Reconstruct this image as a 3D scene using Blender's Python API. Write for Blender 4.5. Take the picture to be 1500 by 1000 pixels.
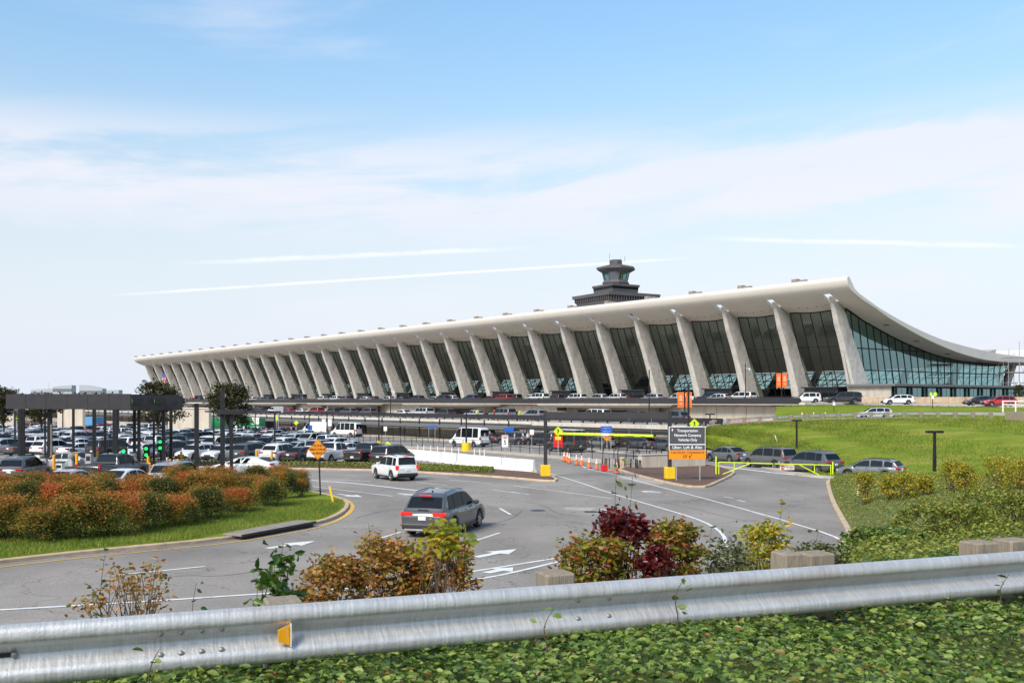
import bpy, bmesh, math, random
import numpy as np
from mathutils import Vector, Matrix
random.seed(7); RNG = np.random.default_rng(11)
R = math.radians
for o in list(bpy.data.objects): bpy.data.objects.remove(o)
SC = bpy.context.scene
COL = SC.collection
FPX = 1458.0; HOR = 588.0; EYE = 5.0            # focal length in photo pixels, horizon row, eye height
GS = 10.3 / FPX                                  # the forecourt falls gently away from the camera

# ------------------------------------------------------------ camera
cam_d = bpy.data.cameras.new('camera'); cam = bpy.data.objects.new('camera', cam_d); COL.objects.link(cam)
cam.location = (0, 0, EYE); cam.rotation_euler = (R(90), 0, 0)
cam_d.sensor_width = 36; cam_d.lens = 36 * FPX / 1500; cam_d.shift_y = (HOR - 500) / 1500
cam_d.clip_end = 9000; cam_d.clip_start = .05
cam_d.dof.use_dof = True; cam_d.dof.focus_distance = 60; cam_d.dof.aperture_fstop = 9
SC.camera = cam
SC.view_settings.view_transform = 'Standard'; SC.view_settings.look = 'None'
SC.view_settings.gamma = 1; SC.view_settings.use_curve_mapping = False
SC.view_settings.exposure = 0.72
# ------------------------------------------------------------ world
SUN_EL, SUN_AZ = 42, 216      # azimuth clockwise from +Y seen from above
W = bpy.data.worlds.new('World'); SC.world = W; W.use_nodes = True
nt = W.node_tree; nt.nodes.clear(); N = nt.nodes; L = nt.links
def wn(t, **k):
    n = N.new(t)
    for a, b in k.items(): setattr(n, a, b)
    return n
def wm(op, a, b=None, c=None, clamp=False):
    n = N.new('ShaderNodeMath'); n.operation = op; n.use_clamp = clamp
    for i, v in enumerate((a, b, c)):
        if v is None: continue
        if isinstance(v, (int, float)): n.inputs[i].default_value = v
        else: L.new(v, n.inputs[i])
    return n.outputs[0]
def wmix(fac, a, b):
    n = N.new('ShaderNodeMix'); n.data_type = 'RGBA'
    for s, v in ((n.inputs[0], fac), (n.inputs[6], a), (n.inputs[7], b)):
        if isinstance(v, tuple): s.default_value = (*v, 1)
        elif isinstance(v, float): s.default_value = v
        else: L.new(v, s)
    return n.outputs[2]
out = wn('ShaderNodeOutputWorld'); bg = wn('ShaderNodeBackground'); bg.inputs[1].default_value = .15
sky = wn('ShaderNodeTexSky', sky_type='NISHITA', sun_disc=False, sun_elevation=R(SUN_EL), sun_rotation=R(SUN_AZ))
sky.air_density = 1.3; sky.dust_density = .4; sky.ozone_density = 3.5; sky.altitude = 50
tc = wn('ShaderNodeTexCoord'); sep = wn('ShaderNodeSeparateXYZ'); L.new(tc.outputs['Generated'], sep.inputs[0])
sx, sy, sz = sep.outputs
az = wm('ARCTAN2', sx, sy); el = wm('ARCSINE', sz)
def comb(a, b, c):
    n = wn('ShaderNodeCombineXYZ')
    for i, v in enumerate((a, b, c)):
        if isinstance(v, (int, float)): n.inputs[i].default_value = v
        else: L.new(v, n.inputs[i])
    return n.outputs[0]
def noise(vec, scale, detail=5, rough=.55, dist=0.):
    n = wn('ShaderNodeTexNoise'); n.inputs['Scale'].default_value = scale; n.inputs['Detail'].default_value = detail
    n.inputs['Roughness'].default_value = rough; n.inputs['Distortion'].default_value = dist
    L.new(vec, n.inputs['Vector']); return n.outputs[0]
def smooth(v, a, b, lo=0., hi=1.):
    n = wn('ShaderNodeMapRange', interpolation_type='SMOOTHSTEP'); L.new(v, n.inputs[0])
    for i, q in enumerate((a, b, lo, hi)): n.inputs[i + 1].default_value = q
    return n.outputs[0]
# thin high cloud: soft streaks drawn out along the horizon, denser in a belt low over it
cv = comb(wm('MULTIPLY', az, 1.0), wm('MULTIPLY_ADD', el, 4.2, wm('MULTIPLY', az, -.35)), 3.7)
c1 = noise(cv, 2.1, 7, .52, .6)
cv2 = comb(wm('MULTIPLY', az, 1.5), wm('MULTIPLY_ADD', el, 9.5, wm('MULTIPLY', az, -.9)), 1.2)
c2 = noise(cv2, 2.6, 8, .6, .4)
belt = wm('MULTIPLY', smooth(el, .13, .20), smooth(el, .29, .22))
cl = wm('ADD', wm('MULTIPLY', smooth(c1, .46, .74), .75), wm('MULTIPLY', wm('MULTIPLY', smooth(c2, .34, .60), belt), 1.), clamp=True)
haze_f = smooth(el, .36, .0, .0, .97)            # the milky air near the horizon
HZ = (3.15, 3.42, 3.95); CLD = (3.72, 3.72, 4.05)
gain = wmix(smooth(el, .08, .42), (.70, .60, .51), (.82, .81, .75))
mm = wn('ShaderNodeMix', data_type='RGBA', blend_type='MULTIPLY'); mm.inputs[0].default_value = 1; L.new(sky.outputs[0], mm.inputs[6]); L.new(gain, mm.inputs[7]); col = mm.outputs[2]
hsv = wn('ShaderNodeHueSaturation'); hsv.inputs['Saturation'].default_value = 1.08; hsv.inputs['Value'].default_value = 1.15
L.new(col, hsv.inputs['Color']); col = hsv.outputs[0]
col = wmix(haze_f, col, HZ)
col = wmix(wm('MULTIPLY', cl, .78), col, CLD)
def contrail(p, q, width, fade, amt, wob):
    a = Vector(((p[0] - 750) / FPX, 1, (HOR - p[1]) / FPX)).normalized(); b = Vector(((q[0] - 750) / FPX, 1, (HOR - q[1]) / FPX)).normalized()
    n_ = a.cross(b).normalized(); mid = (a + b).normalized(); half = math.acos(max(-1, min(1, a.dot(b)))) / 2
    d = wn('ShaderNodeVectorMath', operation='DOT_PRODUCT'); d.inputs[1].default_value = n_; L.new(tc.outputs['Generated'], d.inputs[0])
    nz = noise(comb(wm('MULTIPLY', az, 14.), wm('MULTIPLY', el, 14.), 0.), 1.4, 4, .6)
    dd = wm('ABSOLUTE', wm('ADD', d.outputs['Value'], wm('MULTIPLY', wm('SUBTRACT', nz, .5), wob)))
    m = wn('ShaderNodeVectorMath', operation='DOT_PRODUCT'); m.inputs[1].default_value = mid; L.new(tc.outputs['Generated'], m.inputs[0])
    ang = wm('ARCCOSINE', m.outputs['Value'])
    k = wm('MULTIPLY', smooth(dd, width, 0.), smooth(ang, half, half * fade))
    return wm('MULTIPLY', wm('MULTIPLY', k, smooth(nz, .28, .6, .35, 1.)), amt)
for a in (((140, 434), (1040, 376), .0019, .7, .95, .0006), ((230, 387), (800, 362), .0036, .5, .6, .006), ((1010, 349), (1560, 362), .0034, .5, .6, .005)):
    col = wmix(contrail(*a), col, (4.5, 4.55, 4.6))
L.new(col, bg.inputs[0]); L.new(bg.outputs[0], out.inputs[0])
# ------------------------------------------------------------ sun (veiled by high cloud)
sd = bpy.data.lights.new('sun', 'SUN'); sun = bpy.data.objects.new('sun', sd); COL.objects.link(sun)
sd.energy = 2.9; sd.angle = R(22); sd.color = (1, .92, .79)
sdir = Vector((math.sin(R(SUN_AZ)) * math.cos(R(SUN_EL)), math.cos(R(SUN_AZ)) * math.cos(R(SUN_EL)), math.sin(R(SUN_EL))))
sun.rotation_euler = sdir.to_track_quat('Z', 'Y').to_euler(); sun.location = (0, 0, 200)

# ------------------------------------------------------------ places
def gz(y): return -GS * min(y, 320) if y > -50 else GS * 50
def gr(x, y, dz=0.):                               # a photo pixel on the forecourt plane
    Y = FPX * EYE / (y - HOR - FPX * GS); return Vector(((x - 750) / FPX * Y, Y, gz(Y) + dz))
def at(x, y, Y): return Vector(((x - 750) / FPX * Y, Y, EYE - (y - HOR) * Y / FPX))
def pix(p): return 750 + FPX * p[0] / p[1], HOR - FPX * (p[2] - EYE) / p[1]
P0 = Vector((56.27, 174.42)); DU = Vector((-.6102, .79225)); DV = Vector((.79225, .6102)); BAY = 12.19
ANG_U = math.atan2(DU.y, DU.x)
def B(u, v, z): q = P0 + DU * u + DV * v; return Vector((q.x, q.y, z))
def u_at(x, v):                                    # where along the terminal a sight line meets the plane v
    k = (x - 750) / FPX; b = P0 + DV * v; return (k * b.y - b.x) / (DU.x - k * DU.y)

# ------------------------------------------------------------ materials
def mat(name, col, rough=.6, metal=0., var=.12, scale=3., bump=0., bscale=40., spec=.5, col2=None, coat=0., stain=None, emit=None, coord='Object', stretch=None):
    m = bpy.data.materials.new(name); m.use_nodes = True; t = m.node_tree; b = t.nodes['Principled BSDF']
    b.inputs['Roughness'].default_value = rough; b.inputs['Metallic'].default_value = metal
    b.inputs['Specular IOR Level'].default_value = spec; b.inputs['Coat Weight'].default_value = coat
    tcn = t.nodes.new('ShaderNodeTexCoord'); vec = tcn.outputs[coord]
    if stretch:
        mp = t.nodes.new('ShaderNodeMapping'); mp.inputs['Scale'].default_value = stretch; t.links.new(vec, mp.inputs[0]); vec = mp.outputs[0]
    n = t.nodes.new('ShaderNodeTexNoise'); n.inputs['Scale'].default_value = scale; n.inputs['Detail'].default_value = 6; n.inputs['Roughness'].default_value = .62
    t.links.new(vec, n.inputs['Vector'])
    r = t.nodes.new('ShaderNodeValToRGB'); t.links.new(n.outputs[0], r.inputs[0])
    c2 = col2 or tuple(min(1, c * (1 + var)) for c in col); c1 = col if col2 else tuple(c * (1 - var) for c in col)
    r.color_ramp.elements[0].position = .32; r.color_ramp.elements[1].position = .68
    r.color_ramp.elements[0].color = (*c1, 1); r.color_ramp.elements[1].color = (*c2, 1)
    res = r.outputs[0]
    if stain:                                       # (colour, scale, threshold, amount, stretch)
        sc_, ss, th, am, st = stain
        mp = t.nodes.new('ShaderNodeMapping'); mp.inputs['Scale'].default_value = st; t.links.new(tcn.outputs[coord], mp.inputs[0])
        n2 = t.nodes.new('ShaderNodeTexNoise'); n2.inputs['Scale'].default_value = ss; n2.inputs['Detail'].default_value = 5; t.links.new(mp.outputs[0], n2.inputs['Vector'])
        mr = t.nodes.new('ShaderNodeMapRange'); mr.inputs[1].default_value = th; mr.inputs[2].default_value = th + .2; mr.inputs[4].default_value = am; t.links.new(n2.outputs[0], mr.inputs[0])
        mx = t.nodes.new('ShaderNodeMix'); mx.data_type = 'RGBA'; t.links.new(mr.outputs[0], mx.inputs[0]); t.links.new(res, mx.inputs[6]); mx.inputs[7].default_value = (*sc_, 1); res = mx.outputs[2]
    t.links.new(res, b.inputs['Base Color'])
    if bump:
        n3 = t.nodes.new('ShaderNodeTexNoise'); n3.inputs['Scale'].default_value = bscale; n3.inputs['Detail'].default_value = 4; t.links.new(vec, n3.inputs['Vector'])
        bp = t.nodes.new('ShaderNodeBump'); bp.inputs['Strength'].default_value = bump; bp.inputs['Distance'].default_value = .02; t.links.new(n3.outputs[0], bp.inputs['Height']); t.links.new(bp.outputs[0], b.inputs['Normal'])
    if emit: b.inputs['Emission Color'].default_value = (*emit[0], 1); b.inputs['Emission Strength'].default_value = emit[1]
    return m
def glass(name, tint, trans, rough=.02, refl=(.9, .95, .95)):             # thin architectural glass: partly see-through, partly mirror
    m = bpy.data.materials.new(name); m.use_nodes = True; t = m.node_tree; t.nodes.clear()
    o = t.nodes.new('ShaderNodeOutputMaterial'); tr = t.nodes.new('ShaderNodeBsdfTransparent'); tr.inputs[0].default_value = (*tint, 1)
    g = t.nodes.new('ShaderNodeBsdfGlossy'); g.inputs['Roughness'].default_value = rough; g.inputs[0].default_value = (*refl, 1)
    f = t.nodes.new('ShaderNodeLayerWeight'); f.inputs[0].default_value = .5
    pw = t.nodes.new('ShaderNodeMath'); pw.operation = 'POWER'; pw.inputs[1].default_value = 4.5; t.links.new(f.outputs['Facing'], pw.inputs[0])
    a = t.nodes.new('ShaderNodeMath'); a.operation = 'MULTIPLY_ADD'; a.inputs[1].default_value = .9; a.inputs[2].default_value = 1.045 - trans; a.use_clamp = True
    t.links.new(pw.outputs[0], a.inputs[0])
    mx = t.nodes.new('ShaderNodeMixShader'); t.links.new(a.outputs[0], mx.inputs[0]); t.links.new(tr.outputs[0], mx.inputs[1]); t.links.new(g.outputs[0], mx.inputs[2]); t.links.new(mx.outputs[0], o.inputs[0])
    return m
def leafmat(name, stops, trans=.35, rough=.45):
    m = bpy.data.materials.new(name); m.use_nodes = True; t = m.node_tree; b = t.nodes['Principled BSDF']; o = t.nodes['Material Output']
    a = t.nodes.new('ShaderNodeAttribute'); a.attribute_name = 'rnd'
    r = t.nodes.new('ShaderNodeValToRGB'); t.links.new(a.outputs['Fac'], r.inputs[0]); e = r.color_ramp.elements
    while len(e) < len(stops): e.new(.5)
    for i, (p, c) in enumerate(stops): e[i].position = p; e[i].color = (*c, 1)
    b.inputs['Roughness'].default_value = rough; b.inputs['Specular IOR Level'].default_value = .45
    t.links.new(r.outputs[0], b.inputs['Base Color'])
    tl = t.nodes.new('ShaderNodeBsdfTranslucent'); t.links.new(r.outputs[0], tl.inputs[0])
    mx = t.nodes.new('ShaderNodeMixShader'); mx.inputs[0].default_value = trans; t.links.new(b.outputs[0], mx.inputs[1]); t.links.new(tl.outputs[0], mx.inputs[2]); t.links.new(mx.outputs[0], o.inputs[0])
    return m
def paintmat():
    m = bpy.data.materials.new('car_paint'); m.use_nodes = True; t = m.node_tree; b = t.nodes['Principled BSDF']
    oi = t.nodes.new('ShaderNodeObjectInfo'); tcn = t.nodes.new('ShaderNodeTexCoord')
    n = t.nodes.new('ShaderNodeTexNoise'); n.inputs['Scale'].default_value = 3; n.inputs['Detail'].default_value = 5; t.links.new(tcn.outputs['Object'], n.inputs['Vector'])
    mr = t.nodes.new('ShaderNodeMapRange'); mr.inputs[1].default_value = .3; mr.inputs[2].default_value = .8; mr.inputs[3].default_value = .0; mr.inputs[4].default_value = .22; t.links.new(n.outputs[0], mr.inputs[0])
    mx = t.nodes.new('ShaderNodeMix'); mx.data_type = 'RGBA'; t.links.new(mr.outputs[0], mx.inputs[0]); t.links.new(oi.outputs['Color'], mx.inputs[6]); mx.inputs[7].default_value = (.2, .18, .16, 1)
    t.links.new(mx.outputs[2], b.inputs['Base Color']); b.inputs['Roughness'].default_value = .32; b.inputs['Metallic'].default_value = .15; b.inputs['Coat Weight'].default_value = .7; b.inputs['Coat Roughness'].default_value = .04
    return m
M = {}
M['paint'] = paintmat()
def darkglass():
    m = bpy.data.materials.new('tinted_car_glass'); m.use_nodes = True; t = m.node_tree; t.nodes.clear(); o = t.nodes.new('ShaderNodeOutputMaterial')
    d = t.nodes.new('ShaderNodeBsdfDiffuse'); d.inputs[0].default_value = (.010, .012, .013, 1); g = t.nodes.new('ShaderNodeBsdfGlossy'); g.inputs[0].default_value = (.55, .6, .62, 1); g.inputs['Roughness'].default_value = .04
    lw = t.nodes.new('ShaderNodeLayerWeight'); pw = t.nodes.new('ShaderNodeMath'); pw.operation = 'POWER'; pw.inputs[1].default_value = 5; lw.inputs[0].default_value = .5; t.links.new(lw.outputs['Facing'], pw.inputs[0])
    a = t.nodes.new('ShaderNodeMath'); a.operation = 'MULTIPLY_ADD'; a.inputs[1].default_value = .35; a.inputs[2].default_value = .05; t.links.new(pw.outputs[0], a.inputs[0])
    mx = t.nodes.new('ShaderNodeMixShader'); t.links.new(a.outputs[0], mx.inputs[0]); t.links.new(d.outputs[0], mx.inputs[1]); t.links.new(g.outputs[0], mx.inputs[2]); t.links.new(mx.outputs[0], o.inputs[0]); return m
M['carglass'] = darkglass()
M['tyre'] = mat('tyre_rubber', (.018, .018, .018), .85)
M['alloy'] = mat('wheel_alloy', (.5, .5, .52), .3, .9, bump=.05)
M['plastic'] = mat('black_plastic', (.02, .02, .022), .55)
M['tail'] = mat('red_lamp_lens', (.35, .01, .012), .15, coat=.5)
M['brake'] = mat('lit_brake_lamp', (.5, .015, .012), .2, emit=((1, .02, .01), .35))
M['head'] = mat('headlamp_lens', (.55, .57, .6), .1, .3)
M['plate'] = mat('number_plate', (.7, .7, .68), .4)
M['chrome'] = mat('chrome_trim', (.6, .6, .62), .15, 1.)
M['blockconc'] = mat('stained_block_concrete', (.24, .21, .18), .9, var=.2)
M['concrete'] = mat('pale_concrete', (.42, .385, .34), .85, var=.12, scale=.6, bump=.25, bscale=9, stain=((.20, .18, .16), 1.2, .52, .5, (1, 1, .12)))
M['wallconc'] = mat('wall_concrete', (.54, .47, .385), .85, var=.1, scale=.35, bump=.2, bscale=6, stain=((.26, .22, .19), .9, .5, .45, (1, 1, .1)))
M['column'] = mat('exposed_aggregate', (.54, .51, .47), .9, var=.16, scale=1.2, bump=.5, bscale=14, stain=((.22, .195, .17), .35, .5, .45, (1, 1, .5)))
M['roof'] = mat('roof_white_concrete', (.63, .58, .52), .8, var=.05, scale=.25, bump=.06, bscale=4, stain=((.44, .41, .38), .25, .52, .35, (1, 1, 1)))
M['rooftop'] = mat('roof_membrane', (.62, .585, .54), .7, var=.05, scale=.3)
M['darkmetal'] = mat('dark_bronze_metal', (.018, .018, .021), .45, .3, var=.2, scale=2)
M['greymetal'] = mat('charcoal_metal', (.033, .031, .034), .5, .2, var=.12, scale=1.5)
M['canopyg'] = mat('grey_canopy_metal', (.17, .17, .175), .5, .3, var=.1)
M['slabedge'] = mat('slab_edge_concrete', (.56, .51, .44), .8, var=.1, scale=.5, stain=((.3, .27, .24), 1.5, .5, .4, (1, 1, .1)))
M['tower'] = mat('tower_dark_concrete', (.085, .078, .082), .7, var=.1, scale=.3)
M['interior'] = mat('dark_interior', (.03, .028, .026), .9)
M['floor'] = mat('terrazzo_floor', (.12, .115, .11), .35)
M['glass'] = glass('facade_glass', (.60, .68, .64), .985)
M['tealglass'] = glass('end_wall_glass', (.38, .56, .54), .62, .03, (.38, .58, .56))
M['towerglass'] = glass('cab_glass', (.35, .62, .62), .8)
M['galv'] = None
M['wood'] = mat('weathered_timber', (.25, .205, .15), .85, var=.25, scale=4, bump=.5, bscale=20, stretch=(6, 6, .6))
M['white'] = mat('white_paint', (.78, .77, .74), .55, var=.05, scale=2, stain=((.45, .42, .38), 1.4, .55, .45, (1, 1, 1)))
M['barrier'] = mat('white_barrier_concrete', (.78, .77, .74), .7, var=.05, scale=1.2, bump=.1, stain=((.48, .46, .42), 1.5, .56, .45, (1, 1, .25)))
M['line'] = mat('worn_road_paint', (.66, .655, .64), .7, var=.08, scale=2, stain=((.2, .2, .2), 3., .58, .7, (1, 1, 1)))
M['yline'] = mat('yellow_road_paint', (.62, .37, .06), .7, var=.1, scale=2, stain=((.25, .22, .15), 3., .52, .6, (1, 1, 1)))
M['kerb'] = mat('kerb_concrete', (.50, .37, .25), .85, var=.14, scale=1.2, bump=.2, stain=((.2, .17, .14), 2., .5, .5, (1, 1, 1)))
M['pave'] = mat('pavement_concrete', (.42, .37, .30), .85, var=.1, scale=.6, bump=.1)
M['yellow'] = mat('yellow_paint', (.80, .52, .01), .55, var=.08, scale=2, stain=((.35, .22, .04), 2., .6, .5, (1, 1, 1)))
M['safety'] = mat('fluorescent_yellow_green', (.62, .80, .01), .45, var=.05)
M['orange'] = mat('sign_orange', (.82, .27, .005), .4, var=.04)
M['cone'] = mat('cone_orange', (.85, .13, .01), .55, var=.08)
M['banner'] = mat('orange_banner', (.85, .15, .015), .6, var=.05)
M['blue'] = mat('sign_blue', (.015, .11, .5), .45, var=.05)
M['red'] = mat('sign_red', (.6, .015, .015), .45, var=.05)
M['black'] = mat('sign_black', (.012, .012, .012), .5)
M['signgrey'] = mat('sign_charcoal', (.07, .07, .08), .45, var=.06)
M['signback'] = mat('sign_aluminium', (.5, .5, .5), .4, .6)
M['letter'] = mat('reflective_white', (.8, .8, .8), .4, var=.02)
M['mulch'] = mat('bark_mulch', (.075, .038, .024), .95, col2=(.16, .09, .06), scale=6, bump=1., bscale=30, coord='Object')
M['bark'] = mat('tree_bark', (.05, .036, .026), .9, bump=.6, bscale=12, var=.3)
M['twig'] = mat('twig_bark', (.10, .06, .04), .8, var=.3, scale=8)
M['skin'] = mat('skin', (.45, .27, .19), .6)
M['ledgreen'] = mat('green_led', (.01, .3, .05), .4, emit=((.02, 1., .18), .8))
M['leddim'] = mat('green_led_text', (.01, .2, .04), .4, emit=((.02, .8, .2), .35))
M['plasticgrey'] = mat('grey_cabinet', (.38, .38, .38), .5, var=.08)

# ------------------------------------------------------------ mesh builder
class MB:
    def __init__(s): s.v = []; s.f = []; s.m = []; s.sm = []
    def add(s, vs, fs, mi=0, smooth=False):
        o = len(s.v); s.v += [tuple(map(float, p)) for p in vs]
        for f in fs: s.f.append(tuple(i + o for i in f)); s.m.append(mi); s.sm.append(smooth)
        return s
    def box(s, c, d, rz=0., mi=0, bev=0., rx=0., ry=0.):
        hx, hy, hz = (q / 2 for q in d)
        if bev > 0:
            b = min(bev, hx * .9, hy * .9, hz * .9); vs = []
            for z, e in ((-hz, b), (-hz + b, 0), (hz - b, 0), (hz, b)):
                for X, Y in ((-hx + b, -hy + e), (hx - b, -hy + e), (hx - e, -hy + b), (hx - e, hy - b), (hx - b, hy - e), (-hx + b, hy - e), (-hx + e, hy - b), (-hx + e, -hy + b)): vs.append((X, Y, z))
            fs = [tuple(range(7, -1, -1)), tuple(range(24, 32))]
            for k in range(3):
                for i in range(8): j = (i + 1) % 8; fs.append((k * 8 + i, k * 8 + j, k * 8 + 8 + j, k * 8 + 8 + i))
        else:
            vs = [(x, y, z) for z in (-hz, hz) for x, y in ((-hx, -hy), (hx, -hy), (hx, hy), (-hx, hy))]
            fs = [(3, 2, 1, 0), (4, 5, 6, 7), (0, 1, 5, 4), (1, 2, 6, 5), (2, 3, 7, 6), (3, 0, 4, 7)]
        mt = Matrix.Translation(c) @ Matrix.Rotation(rz, 4, 'Z') @ Matrix.Rotation(ry, 4, 'Y') @ Matrix.Rotation(rx, 4, 'X')
        return s.add([mt @ Vector(p) for p in vs], fs, mi)
    def cyl(s, p, q, r0, r1=None, n=8, mi=0, cap=True):
        r1 = r0 if r1 is None else r1; p = Vector(p); q = Vector(q); d = (q - p).normalized()
        a = d.cross(Vector((0, 0, 1)) if abs(d.z) < .9 else Vector((1, 0, 0))).normalized(); b = d.cross(a)
        vs = [c + (a * math.cos(t) + b * math.sin(t)) * r for c, r in ((p, r0), (q, r1)) for t in (2 * math.pi * i / n for i in range(n))]
        s.add(vs, [(i, (i + 1) % n, n + (i + 1) % n, n + i)[::-1] for i in range(n)], mi, n > 5)
        if cap: s.add(vs, [tuple(range(n)), tuple(range(2 * n - 1, n - 1, -1))], mi)
        return s
    def tube(s, pts, r, n=6, mi=0):
        rr = r if hasattr(r, '__len__') else [r] * len(pts)
        for i in range(len(pts) - 1): s.cyl(pts[i], pts[i + 1], rr[i], rr[i + 1], n, mi, cap=(i in (0, len(pts) - 2)))
        return s
    def prism(s, poly, z0, z1, mi=0, mtop=None):          # z may be a function of the point
        n = len(poly); a = [(p[0], p[1], z0(p) if callable(z0) else z0) for p in poly]; b = [(p[0], p[1], z1(p) if callable(z1) else z1) for p in poly]
        s.add(a + b, [(i, (i + 1) % n, n + (i + 1) % n, n + i) for i in range(n)], mi)
        s.add(b, [tuple(range(n))], mi if mtop is None else mtop); s.add(a, [tuple(range(n - 1, -1, -1))], mi); return s
    def loft(s, rings, close=True, cap=True, mi=0, smooth=True):
        n = len(rings[0]); vs = [p for r in rings for p in r]; fs = []
        for k in range(len(rings) - 1):
            for i in range(n if close else n - 1): j = (i + 1) % n; fs.append((k * n + i, k * n + j, (k + 1) * n + j, (k + 1) * n + i))
        s.add(vs, fs, mi, smooth)
        if cap and close: s.add(rings[0], [tuple(range(n - 1, -1, -1))], mi); s.add(rings[-1], [tuple(range(n))], mi)
        return s
    def plate(s, poly, depth, axis, mi=0, mside=None):     # a flat outline given in 3D, thickened along a direction
        ax = Vector(axis) * depth; n = len(poly); a = [Vector(p) for p in poly]; b = [p + ax for p in a]
        s.add(b, [tuple(range(n))], mi); ms = mi if mside is None else mside
        s.add(a + b, [(i, (i + 1) % n, n + (i + 1) % n, n + i) for i in range(n)] + [tuple(range(n - 1, -1, -1))], ms); return s
    def mesh(s, name, mats):
        me = bpy.data.meshes.new(name); me.from_pydata(s.v, [], s.f)
        for m in (mats if isinstance(mats, (list, tuple)) else [mats]): me.materials.append(M[m] if isinstance(m, str) else m)
        me.polygons.foreach_set('material_index', s.m); me.polygons.foreach_set('use_smooth', s.sm); me.update(); return me
    def build(s, name, mats, parent=None, loc=None, rz=0., fix=False, weld=False):
        me = s.mesh(name, mats)
        if fix or weld:
            bm = bmesh.new(); bm.from_mesh(me)
            if weld: bmesh.ops.remove_doubles(bm, verts=bm.verts, dist=1e-4)
            bmesh.ops.recalc_face_normals(bm, faces=bm.faces); bm.to_mesh(me); bm.free()
        return link(name, me, parent, loc, rz)
def link(name, me, parent=None, loc=None, rz=0.):
    o = bpy.data.objects.new(name, me); COL.objects.link(o)
    if parent is not None: o.parent = parent
    if loc is not None: o.location = loc
    o.rotation_euler = (0, 0, rz); return o
LABELS = {}
def tag(o, label, cat, group=None):
    o['label'] = label; o['category'] = cat
    if group: o['group'] = group
    LABELS.setdefault(label, []).append(o); return o
def thing(name, label, cat, loc=(0, 0, 0), rz=0., group=None):
    o = bpy.data.objects.new(name, None); o.empty_display_size = .3; COL.objects.link(o); o.location = loc; o.rotation_euler = (0, 0, rz)
    return tag(o, label, cat, group)
def struct(o): o['kind'] = 'structure'; return o
def stuff(o): o['kind'] = 'stuff'; return o
def copy_tree(o, parent=None):
    c = o.copy(); COL.objects.link(c)
    if parent is not None: c.parent = parent
    for ch in list(o.children): copy_tree(ch, c)
    return c
def lettering(text, parent, center, size, right, up, m='letter', depth=.004, align='CENTER', name='lettering', font_w=1.):
    cu = bpy.data.curves.new('lettering', 'FONT'); cu.body = text; cu.size = size; cu.align_x = align; cu.align_y = 'CENTER'; cu.extrude = depth / 2; cu.space_line = .95; cu.offset = size * .012
    tmp = bpy.data.objects.new('tmp', cu); me = bpy.data.meshes.new_from_object(tmp); bpy.data.objects.remove(tmp)
    me.materials.clear(); me.materials.append(M[m])
    r = Vector(right).normalized(); u = Vector(up).normalized(); n = r.cross(u); mt = Matrix((r, u, n)).transposed().to_4x4()
    me.transform(Matrix.Translation(center) @ mt @ Matrix.Diagonal((font_w, 1, 1, 1)))
    return link(name, me, parent)
def resample(pts, n):
    p = np.array([tuple(q) for q in pts], float); d = np.r_[0, np.cumsum(np.linalg.norm(np.diff(p, axis=0), axis=1))]
    t = np.linspace(0, d[-1], n); return [Vector([np.interp(a, d, p[:, k]) for k in range(p.shape[1])]) for a in t]
def smoothline(pts, n, it=2):
    p = [Vector(q) for q in pts]
    for _ in range(it):
        q = [p[0]]
        for a, b in zip(p, p[1:]): q += [a * .75 + b * .25, a * .25 + b * .75]
        p = q + [p[-1]]
    return resample(p, n)
def offset2(pts, w):                                 # shift a ground polyline sideways (left of its direction is +)
    o = []
    for i, p in enumerate(pts):
        t = (Vector(pts[min(i + 1, len(pts) - 1)]) - Vector(pts[max(i - 1, 0)])); l = math.hypot(t.x, t.y) or 1
        o.append(Vector((p[0] - t.y / l * w, p[1] + t.x / l * w, p[2])))
    return o
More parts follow.
